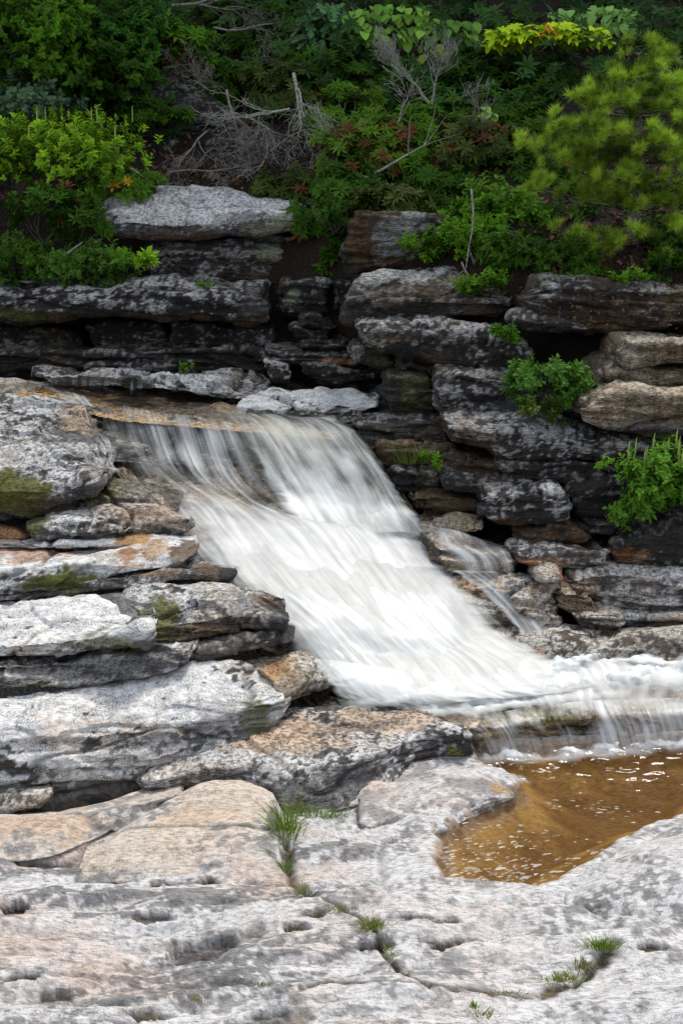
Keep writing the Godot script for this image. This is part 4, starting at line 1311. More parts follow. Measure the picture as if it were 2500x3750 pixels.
	block("rock_ledge", "long low overhanging ledge with ribbed pale face below the left shrubs", "lichen", [V(-3.049, 2.212, -11.250), V(-2.573, 2.222, -11.250), V(-2.162, 2.233, -11.250), V(-1.882, 2.186, -11.250), V(-1.664, 2.241, -11.250), V(-1.404, 2.254, -11.250), V(-1.102, 2.233, -11.250), V(-0.843, 2.216, -11.250), V(-0.594, 2.229, -11.250)], [V(-3.066, 1.932, -11.250), V(-2.543, 1.962, -11.250), V(-2.172, 1.986, -11.250), V(-1.802, 2.018, -11.250), V(-1.499, 1.984, -11.250), V(-1.065, 1.971, -11.250), V(-0.761, 1.940, -11.250), V(-0.576, 1.979, -11.250)], 1, 0.08, 0.04, {"stains": [[V(-2.595, 2.014, -11.300), V(0.4, 0.06, 0.4), lin(0.11, 0.115, 0.022), 0.8], [V(-0.653, 2.100, -11.300), V(0.2, 0.25, 0.4), lin(0.12, 0.115, 0.12), 0.9], [V(-1.506, 1.981, -11.300), V(1.2, 0.05, 0.3), lin(0.11, 0.065, 0.03), 0.9]]})
	block("rock_block", "dark square block with pale lichen patch at the end of the long ledge", "dark", [V(-0.525, 2.249, -11.400), V(-0.285, 2.266, -11.400), V(-0.077, 2.234, -11.400)], [V(-0.517, 2.005, -11.400), V(-0.330, 2.001, -11.400), V(-0.088, 2.022, -11.400)], 0.7, 0.03, 0.04, {"stains": [[V(-0.384, 2.147, -11.400), V(0.08, 0.1, 0.3), lin(0.30, 0.32, 0.22), 0.8]]})
	block("rock_block", "narrow dark block with a green lichen streak left of the long grey ledge", "dark", [V(-0.084, 2.224, -11.450), V(0.011, 2.228, -11.450), V(0.110, 2.208, -11.450)], [V(-0.093, 2.005, -11.450), V(0.000, 2.001, -11.450), V(0.093, 2.012, -11.450)], 0.6, 0.03, 0.04, {"stains": [[V(-0.077, 2.136, -11.400), V(0.06, 0.12, 0.3), lin(0.30, 0.32, 0.22), 1]]})
	block("rock_block", "low brown block deep under the long ledge at the left edge", "dark", [V(-3.177, 1.871, -11.650), V(-2.591, 1.871, -11.650), V(-2.177, 1.808, -11.650)], [V(-3.190, 1.659, -11.650), V(-2.489, 1.655, -11.650), V(-2.121, 1.677, -11.650)], 0.6, 0.03, 0.04, {})
	block("rock_block", "dark recessed block in the middle under the long ledge", "dark", [V(-2.145, 1.880, -11.650), V(-1.802, 1.894, -11.650), V(-1.437, 1.876, -11.650)], [V(-2.080, 1.696, -11.650), V(-1.810, 1.655, -11.650), V(-1.420, 1.677, -11.650)], 0.6, 0.03, 0.04, {})
	block("rock_block", "dark recessed block with pale lower edge under the long ledge", "cliff", [V(-1.407, 1.899, -11.550), V(-1.005, 1.890, -11.550), V(-0.509, 1.863, -11.550)], [V(-1.389, 1.720, -11.550), V(-1.009, 1.698, -11.550), V(-0.533, 1.707, -11.550)], 0.6, 0.03, 0.04, {})
	block("rock_block", "small lens of dark rock wedged under the square block", "dark", [V(-0.362, 1.984, -11.150), V(-0.215, 2.014, -11.150), V(-0.054, 1.907, -11.150)], [V(-0.341, 1.937, -11.150), V(-0.194, 1.911, -11.150), V(-0.060, 1.894, -11.150)], 0.5, 0.03, 0.04, {"res": 0.02})
	block("rock_block", "middle flake of the small dark stack under the square block", "dark", [V(-0.411, 1.926, -11.200), V(-0.238, 1.893, -11.200), V(-0.065, 1.876, -11.200)], [V(-0.395, 1.817, -11.200), V(-0.239, 1.815, -11.200), V(-0.065, 1.811, -11.200)], 0.5, 0.03, 0.04, {"res": 0.02})
	block("rock_block", "lowest pale flake of the small dark stack under the square block", "cliff", [V(-0.361, 1.813, -11.100), V(-0.215, 1.826, -11.100), V(0.069, 1.800, -11.100)], [V(-0.345, 1.757, -11.100), V(-0.108, 1.744, -11.100), V(0.075, 1.757, -11.100)], 0.5, 0.03, 0.04, {"res": 0.02})
	block("rock_ledge", "thin bedded dark ledge just above the upstream channel", "dark", [V(-3.067, 1.702, -11.200), V(-2.284, 1.702, -11.200), V(-1.631, 1.711, -11.200), V(-0.978, 1.724, -11.200), V(-0.544, 1.707, -11.200)], [V(-3.074, 1.585, -11.200), V(-2.290, 1.576, -11.200), V(-1.374, 1.563, -11.200), V(-0.851, 1.550, -11.200), V(-0.546, 1.541, -11.200)], 0.8, 0.02, 0.04, {"strata": 2.6})
	block("rock_ledge", "mossy thin sheets of rock to the right of the thin bedded ledge", "dark", [V(-0.619, 1.738, -11.000), V(-0.320, 1.726, -11.000), V(0.000, 1.721, -11.000), V(0.192, 1.679, -11.000)], [V(-0.599, 1.657, -11.000), V(-0.321, 1.653, -11.000), V(0.000, 1.625, -11.000), V(0.193, 1.614, -11.000)], 0.8, 0.03, 0.04, {"strata": 2.2, "stains": [[V(0.000, 1.679, -11.000), V(0.2, 0.05, 0.3), lin(0.36, 0.15, 0.05), 0.6]]})
	rock("rock_ledge", "pale streaked low ledge along the far edge of the upstream channel", [[V(-2.530, 1.572, -11.300), V(-2.090, 1.563, -11.300), V(-1.430, 1.572, -11.300), V(-0.858, 1.546, -11.300), V(-0.573, 1.523, -11.300)], [V(-2.400, 1.580, -10.900), V(-1.805, 1.580, -10.900), V(-1.274, 1.580, -10.900), V(-0.786, 1.542, -10.900), V(-0.532, 1.520, -10.900)], [V(-2.244, 1.549, -10.750), V(-1.741, 1.536, -10.750), V(-1.260, 1.477, -10.750), V(-0.841, 1.410, -10.750), V(-0.505, 1.393, -10.750)], [V(-2.244, 1.569, -11.250), V(-1.741, 1.556, -11.250), V(-1.260, 1.497, -11.250), V(-0.841, 1.430, -11.250), V(-0.505, 1.413, -11.250)]], "slab", {"group": "layered rock of the shaded bank", "res": 0.022, "strata": 2.2, "dip": 0.1})
	block("rock_block", "small angular speckled block beside a black gap near the channel", "lichen", [V(-0.647, 1.682, -10.800), V(-0.525, 1.673, -10.800), V(-0.395, 1.644, -10.800)], [V(-0.558, 1.538, -10.800), V(-0.442, 1.546, -10.800), V(-0.379, 1.551, -10.800)], 0.5, 0.03, 0.04, {"res": 0.02})
	block("rock_block", "purplish speckled block right of the black gap near the channel", "cliff", [V(-0.342, 1.675, -10.850), V(-0.106, 1.658, -10.850), V(0.169, 1.603, -10.850), V(0.328, 1.569, -10.850)], [V(-0.317, 1.578, -10.850), V(-0.106, 1.531, -10.850), V(0.169, 1.523, -10.850), V(0.317, 1.535, -10.850)], 0.7, 0.03, 0.04, {"res": 0.022})
	rock("rock_ledge", "white banded sloping ledge just right of the waterfall lip", [[V(-0.608, 1.524, -10.750), V(-0.315, 1.503, -10.750), V(0.000, 1.477, -10.750), V(0.304, 1.490, -10.750)], [V(-0.715, 1.499, -10.450), V(-0.409, 1.487, -10.450), V(0.000, 1.466, -10.450), V(0.296, 1.479, -10.450)], [V(-0.787, 1.399, -10.300), V(-0.505, 1.374, -10.300), V(0.000, 1.383, -10.300), V(0.292, 1.423, -10.300)], [V(-0.787, 1.419, -10.800), V(-0.505, 1.394, -10.800), V(0.000, 1.403, -10.800), V(0.292, 1.443, -10.800)]], "bright", {"group": "layered rock of the shaded bank", "res": 0.02, "strata": 1.9, "dip": 0.16})
	block("rock_ledge", "thin dark sheet under the white banded ledge", "cliff", [V(-0.743, 1.390, -10.250), V(-0.482, 1.366, -10.250), V(0.000, 1.374, -10.250), V(0.342, 1.370, -10.250), V(0.724, 1.346, -10.250)], [V(-0.483, 1.305, -10.250), V(0.000, 1.272, -10.250), V(0.342, 1.293, -10.250), V(0.715, 1.281, -10.250)], 0.7, 0.03, 0.04, {"strata": 1.8})
	block("rock_block", "rust stained grey block half covered by the low shrub", "brown", [V(0.090, 2.778, -11.300), V(0.204, 2.816, -11.300), V(0.494, 2.782, -11.300), V(0.838, 2.757, -11.300)], [V(0.000, 2.486, -11.300), V(0.091, 2.324, -11.300), V(0.325, 2.332, -11.300), V(0.541, 2.388, -11.300), V(0.844, 2.418, -11.300)], 0.8, 0.03, 0.04, {"stains": [[V(0.491, 2.659, -11.200), V(0.35, 0.2, 0.4), lin(0.36, 0.37, 0.37), 0.8], [V(0.129, 2.550, -11.300), V(0.12, 0.25, 0.3), lin(0.11, 0.065, 0.03), 0.9]]})
	rock("boulder", "big sloping boulder with a pale lichen rim in the middle of the far bank", [[V(0.133, 2.317, -11.200), V(0.279, 2.355, -11.200), V(0.537, 2.347, -11.200), V(0.837, 2.374, -11.200), V(1.183, 2.279, -11.200), V(1.388, 2.219, -11.200)], [V(0.078, 2.277, -10.750), V(0.309, 2.332, -10.750), V(0.516, 2.300, -10.750), V(0.929, 2.267, -10.750), V(1.240, 2.234, -10.750), V(1.344, 2.214, -10.750)], [V(0.037, 2.156, -10.600), V(0.306, 2.176, -10.600), V(0.510, 2.166, -10.600), V(0.919, 2.156, -10.600), V(1.317, 2.146, -10.600)], [V(0.000, 2.047, -10.680), V(0.103, 2.002, -10.680), V(0.351, 2.014, -10.680), V(0.722, 2.035, -10.680), V(1.134, 2.035, -10.680), V(1.329, 2.068, -10.680)], [V(0.000, 2.067, -11.180), V(0.103, 2.022, -11.180), V(0.351, 2.034, -11.180), V(0.722, 2.055, -11.180), V(1.134, 2.055, -11.180), V(1.329, 2.088, -11.180)]], "cliff", {"group": "layered rock of the shaded bank", "res": 0.024, "stains": [[V(0.314, 2.340, -10.900), V(0.4, 0.08, 0.3), lin(0.55, 0.56, 0.54), 0.9], [V(0.510, 2.227, -10.600), V(0.35, 0.1, 0.3), lin(0.11, 0.065, 0.03), 0.6]]})
	block("rock_block", "dark block with pale flecks wedged beside the brown leafy cliff block", "dark", [V(1.277, 2.263, -10.750), V(1.421, 2.271, -10.750)], [V(1.287, 2.025, -10.750), V(1.420, 2.033, -10.750)], 0.6, 0.03, 0.04, {})
	block("boulder", "long white streaked boulder above the dark cave mouth", "lichen", [V(0.103, 2.034, -10.250), V(0.396, 2.027, -10.250), V(0.693, 2.031, -10.250), V(0.971, 1.999, -10.250), V(1.152, 1.928, -10.250), V(1.356, 1.876, -10.250)], [V(0.123, 1.908, -10.250), V(0.298, 1.836, -10.250), V(0.498, 1.785, -10.250), V(0.698, 1.709, -10.250), V(0.939, 1.665, -10.250), V(1.257, 1.717, -10.250), V(1.373, 1.824, -10.250)], 0.9, 0.1, 0.04, {"stains": [[V(0.439, 1.942, -10.300), V(0.25, 0.08, 0.3), lin(0.11, 0.065, 0.03), 0.7], [V(1.221, 1.783, -10.300), V(0.07, 0.12, 0.3), lin(0.11, 0.065, 0.03), 0.9], [V(0.903, 1.682, -10.300), V(0.25, 0.06, 0.3), lin(0.3, 0.27, 0.2), 0.8]]})
	block("rock_block", "olive stained flake under the white streaked boulder", "olive", [V(0.384, 1.779, -10.400), V(0.606, 1.755, -10.400), V(0.789, 1.700, -10.400), V(0.972, 1.669, -10.400)], [V(0.425, 1.702, -10.400), V(0.628, 1.641, -10.400), V(0.811, 1.629, -10.400), V(0.963, 1.633, -10.400)], 0.6, 0.03, 0.04, {})
	block("rock_block", "small pale and olive knob left of the olive flake", "olive", [V(0.024, 1.816, -10.500), V(0.183, 1.828, -10.500), V(0.388, 1.775, -10.500)], [V(0.061, 1.735, -10.500), V(0.225, 1.698, -10.500), V(0.388, 1.687, -10.500)], 0.6, 0.03, 0.04, {"stains": [[V(0.102, 1.779, -10.500), V(0.08, 0.08, 0.3), lin(0.4,0.4,0.4), 1]]})
	block("boulder", "huge brown cliff block carpeted in dead leaves over the cave", "brown", [V(1.340, 2.288, -10.100), V(1.455, 2.319, -10.100), V(1.747, 2.311, -10.100), V(2.135, 2.296, -10.100), V(2.739, 2.263, -10.100)], [V(1.329, 2.118, -10.100), V(1.385, 2.064, -10.100), V(1.661, 2.014, -10.100), V(1.955, 1.986, -10.100), V(2.247, 2.006, -10.100), V(2.756, 1.994, -10.100)], 1.4, 0.08, 0.04, {"cap": 0.14})
	block("rock_ledge", "thin pale lip along the lower left edge of the brown cliff block", "cliff", [V(1.242, 2.078, -9.950), V(1.441, 2.093, -9.950), V(1.761, 2.028, -9.950)], [V(1.250, 2.051, -9.950), V(1.521, 2.024, -9.950), V(1.756, 2.009, -9.950)], 0.5, 0.03, 0.04, {"res": 0.02})
	block("rock_block", "tan squared block topmost of the tan stack at the right", "tan", [V(1.891, 1.955, -9.500), V(1.955, 1.988, -9.500), V(2.090, 1.980, -9.500), V(2.598, 1.955, -9.500)], [V(1.887, 1.792, -9.500), V(2.034, 1.811, -9.500), V(2.606, 1.829, -9.500)], 0.8, 0.03, 0.04, {"round": 0.35, "strata": 0.5})
	block("rock_block", "brown middle layer of the tan stack at the right", "tan", [V(1.780, 1.694, -9.550), V(1.882, 1.782, -9.550), V(2.231, 1.801, -9.550), V(2.621, 1.804, -9.550)], [V(1.792, 1.613, -9.550), V(2.147, 1.625, -9.550), V(2.631, 1.643, -9.550)], 0.9, 0.03, 0.04, {"stains": [[V(1.872, 1.710, -9.500), V(0.18, 0.1, 0.3), lin(0.11, 0.065, 0.03), 0.9]]})
	block("rock_slab", "tan pointed slab jutting left at the base of the tan stack", "tan", [V(1.584, 1.573, -9.250), V(1.665, 1.624, -9.250), V(1.880, 1.672, -9.250), V(2.169, 1.672, -9.250), V(2.548, 1.679, -9.250)], [V(1.596, 1.529, -9.250), V(1.726, 1.463, -9.250), V(1.910, 1.423, -9.250), V(2.185, 1.375, -9.250), V(2.566, 1.389, -9.250)], 1, 0.08, 0.04, {"strata": 1.9, "dip": 0.14, "stains": [[V(2.080, 1.442, -9.200), V(0.5, 0.07, 0.3), lin(0.12, 0.115, 0.12), 0.8]]})
	block("rock_block", "grey block with white lichen and a curved left edge under the streaked boulder", "lichen", [V(0.643, 1.713, -9.850), V(0.787, 1.721, -9.850), V(1.017, 1.709, -9.850), V(1.364, 1.678, -9.850), V(1.710, 1.659, -9.850)], [V(0.683, 1.469, -9.850), V(0.725, 1.418, -9.850), V(0.966, 1.406, -9.850), V(1.257, 1.387, -9.850), V(1.720, 1.422, -9.850)], 0.9, 0.03, 0.04, {"stains": [[V(1.355, 1.559, -9.900), V(0.35, 0.25, 0.4), lin(0.12, 0.115, 0.12), 0.9]]})
	block("rock_block", "dull olive block left of the curved white lichen block", "olive", [V(0.305, 1.653, -10.100), V(0.492, 1.660, -10.100), V(0.666, 1.649, -10.100)], [V(0.317, 1.418, -10.100), V(0.495, 1.406, -10.100), V(0.701, 1.420, -10.100)], 0.7, 0.03, 0.04, {"stains": [[V(0.355, 1.530, -10.100), V(0.1, 0.2, 0.3), lin(0.022, 0.022, 0.024), 0.7]]})
	block("rock_slab", "broad speckled slab bulging out below the cave shrub", "lichen", [V(0.683, 1.460, -9.450), V(0.928, 1.447, -9.450), V(1.206, 1.437, -9.450), V(1.486, 1.400, -9.450), V(1.758, 1.339, -9.450)], [V(0.725, 1.358, -9.450), V(0.969, 1.264, -9.450), V(1.083, 1.192, -9.450), V(1.308, 1.161, -9.450), V(1.587, 1.169, -9.450), V(1.740, 1.192, -9.450)], 1, 0.12, 0.04, {"stains": [[V(0.878, 1.353, -9.500), V(0.25, 0.12, 0.3), lin(0.11, 0.065, 0.03), 0.6]]})
	block("rock_ledge", "grey brown ledge behind the tall grass right of the fall", "cliff", [V(0.096, 1.352, -9.800), V(0.385, 1.368, -9.800), V(0.750, 1.391, -9.800)], [V(0.154, 1.243, -9.800), V(0.386, 1.231, -9.800), V(0.792, 1.200, -9.800)], 0.8, 0.03, 0.04, {"strata": 1.8})
	block("rock_ledge", "low blackish brown ledge below the tall grass", "brown", [V(0.249, 1.222, -9.700), V(0.478, 1.237, -9.700), V(0.823, 1.202, -9.700)], [V(0.288, 1.125, -9.700), V(0.479, 1.115, -9.700), V(0.825, 1.105, -9.700)], 0.7, 0.03, 0.04, {"strata": 1.8})
	block("rock_slab", "smooth grey lens of rock under the broad speckled slab", "cliff", [V(1.039, 1.177, -9.350), V(1.294, 1.170, -9.350), V(1.571, 1.188, -9.350), V(1.832, 1.132, -9.350)], [V(1.074, 1.087, -9.350), V(1.391, 1.037, -9.350), V(1.669, 1.034, -9.350), V(1.828, 1.049, -9.350)], 0.8, 0.03, 0.04, {})
	block("rock_ledge", "brown weathered ledge left of the smooth grey lens", "brown", [V(0.728, 1.173, -9.450), V(0.952, 1.173, -9.450), V(1.122, 1.131, -9.450)], [V(0.748, 1.097, -9.450), V(0.955, 1.068, -9.450), V(1.123, 1.068, -9.450)], 0.7, 0.03, 0.04, {})
	block("rock_ledge", "dark purple thin ledge above the squared grey block", "dark", [V(0.667, 1.112, -9.300), V(0.939, 1.104, -9.300), V(1.236, 1.048, -9.300)], [V(0.683, 1.022, -9.300), V(0.923, 0.999, -9.300), V(1.256, 0.991, -9.300)], 0.6, 0.03, 0.04, {})
	block("rock_slab", "pale grey slab behind the bright shrub at the right edge", "cliff", [V(1.704, 1.328, -9.200), V(1.904, 1.332, -9.200), V(2.087, 1.291, -9.200), V(2.558, 1.310, -9.200)], [V(1.710, 1.199, -9.200), V(1.950, 1.125, -9.200), V(2.569, 1.132, -9.200)], 0.8, 0.03, 0.04, {})
	block("rock_slab", "dark slab wedged beneath the tan stack at the right edge", "cliff", [V(1.832, 1.343, -9.450), V(2.010, 1.321, -9.450), V(2.251, 1.332, -9.450), V(2.623, 1.336, -9.450)], [V(1.863, 1.283, -9.450), V(2.143, 1.253, -9.450), V(2.627, 1.268, -9.450)], 0.8, 0.03, 0.04, {})
	block("rock_block", "squared purplish grey block with a crisp left corner", "lichen", [V(0.920, 1.019, -9.000), V(1.073, 1.045, -9.000), V(1.340, 1.060, -9.000), V(1.469, 1.056, -9.000)], [V(0.934, 0.839, -9.000), V(1.097, 0.821, -9.000), V(1.347, 0.854, -9.000), V(1.501, 0.872, -9.000)], 0.8, 0.03, 0.04, {"round": 0.35, "strata": 1.6, "stains": [[V(1.096, 0.848, -9.000), V(0.3, 0.05, 0.3), lin(0.11, 0.065, 0.03), 0.9]]})
	block("rock_block", "dull grey block right of the squared purplish block", "dark", [V(1.515, 1.042, -9.150), V(1.814, 1.087, -9.150), V(2.158, 1.102, -9.150)], [V(1.536, 0.848, -9.150), V(1.826, 0.829, -9.150), V(2.170, 0.874, -9.150)], 0.8, 0.03, 0.04, {"round": 0.4})
	block("rock_block", "dark smooth block behind the bright shrub lower at the right edge", "cliff", [V(2.108, 1.096, -9.250), V(2.291, 1.103, -9.250), V(2.584, 1.100, -9.250)], [V(2.122, 0.817, -9.250), V(2.307, 0.808, -9.250), V(2.602, 0.808, -9.250)], 0.8, 0.03, 0.04, {})
	block("rock_ledge", "rounded brown flake under the squared purplish block", "brown", [V(1.164, 0.774, -8.950), V(1.341, 0.822, -8.950), V(1.520, 0.814, -8.950), V(1.662, 0.748, -8.950)], [V(1.176, 0.730, -8.950), V(1.345, 0.711, -8.950), V(1.524, 0.718, -8.950), V(1.631, 0.726, -8.950)], 0.6, 0.03, 0.04, {})
	block("rock_ledge", "thin dark sheet of rock between the dull block and the wet ledge", "dark", [V(1.590, 0.831, -9.050), V(1.897, 0.835, -9.050), V(2.167, 0.846, -9.050), V(2.548, 0.827, -9.050)], [V(1.593, 0.753, -9.050), V(1.901, 0.749, -9.050), V(2.172, 0.762, -9.050), V(2.552, 0.762, -9.050)], 0.7, 0.03, 0.04, {"strata": 1.6})
	rock("rock_ledge", "wet glistening ledge with white flecks over the black slot", [[V(1.097, 0.715, -8.950), V(1.344, 0.730, -8.950), V(1.524, 0.718, -8.950), V(1.758, 0.689, -8.950)], [V(1.087, 0.720, -8.800), V(1.323, 0.731, -8.800), V(1.500, 0.720, -8.800), V(1.733, 0.698, -8.800)], [V(1.123, 0.651, -8.760), V(1.409, 0.622, -8.760), V(1.586, 0.596, -8.760), V(1.728, 0.640, -8.760)], [V(1.123, 0.671, -9.260), V(1.409, 0.642, -9.260), V(1.586, 0.616, -9.260), V(1.728, 0.660, -9.260)]], "slab", {"group": "layered rock of the shaded bank", "res": 0.02, "strata": 1.8, "material": "wet", "stains": [[V(1.237, 0.651, -8.800), V(0.3, 0.04, 0.3), lin(0.36, 0.15, 0.05), 0.6]]})
	block("rock_block", "reddish dark block at the right end of the black slot", "dark", [V(1.739, 0.720, -8.800), V(1.936, 0.811, -8.800), V(2.129, 0.833, -8.800), V(2.481, 0.833, -8.800)], [V(1.750, 0.629, -8.800), V(2.034, 0.607, -8.800), V(2.496, 0.589, -8.800)], 0.8, 0.03, 0.04, {"stains": [[V(1.854, 0.687, -8.800), V(0.15, 0.08, 0.3), lin(0.36, 0.15, 0.05), 0.5]]})
	block("rock_ledge", "dark brown ledge between the fall and the squared block", "brown", [V(0.446, 0.950, -9.350), V(0.688, 0.946, -9.350), V(0.952, 0.908, -9.350)], [V(0.466, 0.847, -9.350), V(0.726, 0.847, -9.350), V(0.953, 0.859, -9.350)], 0.7, 0.03, 0.04, {"strata": 1.7})
	block("rock_ledge", "black ledge spotted white beside the upper fall", "dark", [V(0.340, 1.077, -9.550), V(0.511, 1.067, -9.550), V(0.700, 1.048, -9.550)], [V(0.379, 0.941, -9.550), V(0.550, 0.918, -9.550), V(0.702, 0.930, -9.550)], 0.7, 0.03, 0.04, {"strata": 1.5})
	rock("rock_ledge", "tan speckled ledge with a mossy shine right of the curtain of water", [[V(0.490, 0.797, -9.450), V(0.734, 0.820, -9.450), V(0.964, 0.820, -9.450)], [V(0.514, 0.801, -9.200), V(0.716, 0.819, -9.200), V(0.943, 0.819, -9.200)], [V(0.547, 0.745, -9.120), V(0.784, 0.745, -9.120), V(0.941, 0.764, -9.120)], [V(0.547, 0.765, -9.620), V(0.784, 0.765, -9.620), V(0.941, 0.784, -9.620)]], "tan", {"group": "layered rock of the shaded bank", "res": 0.02, "strata": 1.5})
	rock("rock_ledge", "low tan ledge washed by a thin side veil of water", [[V(0.494, 0.747, -9.150), V(0.713, 0.773, -9.150), V(0.915, 0.709, -9.150), V(1.118, 0.649, -9.150)], [V(0.585, 0.720, -8.850), V(0.869, 0.711, -8.850), V(0.976, 0.702, -8.850), V(1.104, 0.674, -8.850)], [V(0.621, 0.563, -8.820), V(0.870, 0.557, -8.820), V(1.118, 0.565, -8.820)], [V(0.621, 0.583, -9.320), V(0.870, 0.577, -9.320), V(1.118, 0.585, -9.320)]], "wet_tan", {"group": "layered rock of the shaded bank", "res": 0.02, "strata": 1.2})
	rock("rock_slab", "pale tan rock face beside the foot of the main fall", [[V(0.627, 0.524, -8.900), V(0.913, 0.539, -8.900), V(1.218, 0.524, -8.900), V(1.456, 0.498, -8.900)], [V(0.678, 0.519, -8.620), V(0.956, 0.537, -8.620), V(1.182, 0.519, -8.620), V(1.392, 0.501, -8.620)], [V(0.844, 0.393, -8.500), V(1.033, 0.411, -8.500), V(1.205, 0.411, -8.500), V(1.368, 0.402, -8.500)], [V(0.942, 0.238, -8.420), V(1.147, 0.256, -8.420), V(1.386, 0.301, -8.420)], [V(0.942, 0.258, -8.920), V(1.147, 0.276, -8.920), V(1.386, 0.321, -8.920)]], "peach", {"group": "layered rock of the shaded bank", "res": 0.018, "strata": 1.7, "stains": [[V(0.789, 0.514, -8.700), V(0.3, 0.08, 0.3), lin(0.45, 0.24, 0.07), 0.5]]})
	block("rock_block", "white angular block above the yellow tan block near the pool inlet", "peach", [V(1.237, 0.593, -8.600), V(1.351, 0.600, -8.600), V(1.421, 0.572, -8.600)], [V(1.247, 0.496, -8.600), V(1.355, 0.485, -8.600), V(1.420, 0.492, -8.600)], 0.5, 0.03, 0.04, {"res": 0.016, "round": 0.4, "stains": [[V(1.414, 0.561, -8.600), V(0.05, 0.1, 0.2), lin(0.36, 0.15, 0.05), 0.9]]})
	block("rock_block", "yellow tan rippled block in the right bank foot", "tan", [V(1.346, 0.504, -8.500), V(1.459, 0.522, -8.500), V(1.563, 0.500, -8.500), V(1.642, 0.396, -8.500)], [V(1.360, 0.407, -8.500), V(1.465, 0.364, -8.500), V(1.568, 0.371, -8.500), V(1.636, 0.385, -8.500)], 0.5, 0.03, 0.04, {"res": 0.016, "strata": 2.0, "amp": 0.8})
	block("rock_slab", "long mottled dark slab at the foot of the right bank", "slab", [V(1.432, 0.552, -8.620), V(1.648, 0.609, -8.620), V(1.996, 0.588, -8.620), V(2.451, 0.541, -8.620)], [V(1.459, 0.461, -8.620), V(1.657, 0.403, -8.620), V(2.009, 0.334, -8.620), V(2.463, 0.345, -8.620)], 0.8, 0.03, 0.04, {"strata": 1.9, "stains": [[V(1.527, 0.507, -8.600), V(0.15, 0.06, 0.3), lin(0.55, 0.40, 0.29), 0.8]]})
	block("rock_block", "pale cracked block just above the smooth waterside rock", "peach", [V(1.407, 0.391, -8.400), V(1.617, 0.413, -8.400), V(1.771, 0.395, -8.400)], [V(1.467, 0.334, -8.400), V(1.621, 0.302, -8.400), V(1.774, 0.320, -8.400)], 0.5, 0.03, 0.04, {"res": 0.0135, "amp": 0.7, "blocky": 0.6, "strata": 1.8})
	block("rock_ledge", "dark banded sheet between the mottled slab and the smooth waterside rock", "slab", [V(1.635, 0.407, -8.500), V(1.982, 0.360, -8.500), V(2.429, 0.371, -8.500)], [V(1.709, 0.292, -8.500), V(1.986, 0.277, -8.500), V(2.434, 0.285, -8.500)], 0.5, 0.03, 0.04, {"res": 0.018, "strata": 2.2, "stains": [[V(2.156, 0.321, -8.500), V(0.3, 0.06, 0.2), lin(0.45, 0.24, 0.07), 0.4]]})
	rock("rock_slab", "smooth pale rock with a rust ring at the water's edge by the foam", [[V(1.054, 0.267, -8.500), V(1.294, 0.299, -8.500), V(1.554, 0.288, -8.500), V(1.813, 0.288, -8.500), V(2.432, 0.330, -8.500)], [V(1.058, 0.285, -8.250), V(1.343, 0.303, -8.250), V(1.594, 0.303, -8.250), V(1.846, 0.312, -8.250), V(2.364, 0.338, -8.250)], [V(1.078, 0.180, -8.120), V(1.378, 0.163, -8.120), V(1.742, 0.180, -8.120), V(2.338, 0.198, -8.120)], [V(1.078, 0.200, -8.620), V(1.378, 0.183, -8.620), V(1.742, 0.200, -8.620), V(2.338, 0.218, -8.620)]], "peach", {"group": "layered rock of the shaded bank", "res": 0.018, "amp": 0.6, "strata": 0.8, "stains": [[V(1.208, 0.208, -8.350), V(0.35, 0.05, 0.3), lin(0.36, 0.15, 0.05), 0.6], [V(1.384, 0.263, -8.400), V(0.2, 0.04, 0.2), lin(0.72, 0.72, 0.74), 0.5], [V(1.944, 0.242, -8.300), V(0.3, 0.08, 0.3), lin(0.022, 0.022, 0.024), 0.5]]})
	block("rock_outcrop", "rounded dark outcrop under the top left shrubs", "cliff", [V(-2.522, 3.673, -13.900), V(-2.151, 3.873, -13.900), V(-1.785, 3.972, -13.900), V(-1.373, 3.898, -13.900), V(-1.014, 3.673, -13.900), V(-0.912, 3.523, -13.900)], [V(-2.428, 3.422, -13.900), V(-2.063, 3.422, -13.900), V(-1.645, 3.422, -13.900), V(-1.279, 3.447, -13.900), V(-0.940, 3.422, -13.900)], 1.2, 0.15, 0.04, {"group": "dark outcrop high on the left", "stains": [[V(-1.576, 3.619, -13.800), V(0.35, 0.25, 0.4), lin(0.17,0.16,0.165), 0.9]]})
	block("rock_outcrop", "flat grey flake of the dark outcrop under the rounded rock", "cliff", [V(-2.291, 3.391, -13.700), V(-1.776, 3.403, -13.700), V(-1.261, 3.416, -13.700), V(-0.849, 3.403, -13.700)], [V(-1.992, 3.115, -13.700), V(-1.630, 3.090, -13.700), V(-1.266, 3.166, -13.700), V(-1.007, 3.216, -13.700)], 1, 0.08, 0.04, {"group": "dark outcrop high on the left", "stains": [[V(-1.420, 3.216, -13.700), V(0.3, 0.1, 0.4), lin(0.2,0.19,0.2), 0.8]]})
	block("rock_outcrop", "pale squared end of the outcrop behind the dead twigs", "cliff", [V(-1.256, 3.373, -13.500), V(-1.014, 3.422, -13.500), V(-0.685, 3.361, -13.500), V(-0.381, 3.287, -13.500)], [V(-1.247, 3.188, -13.500), V(-0.993, 3.163, -13.500), V(-0.637, 3.114, -13.500), V(-0.383, 3.064, -13.500)], 0.9, 0.06, 0.04, {"group": "dark outcrop high on the left"})
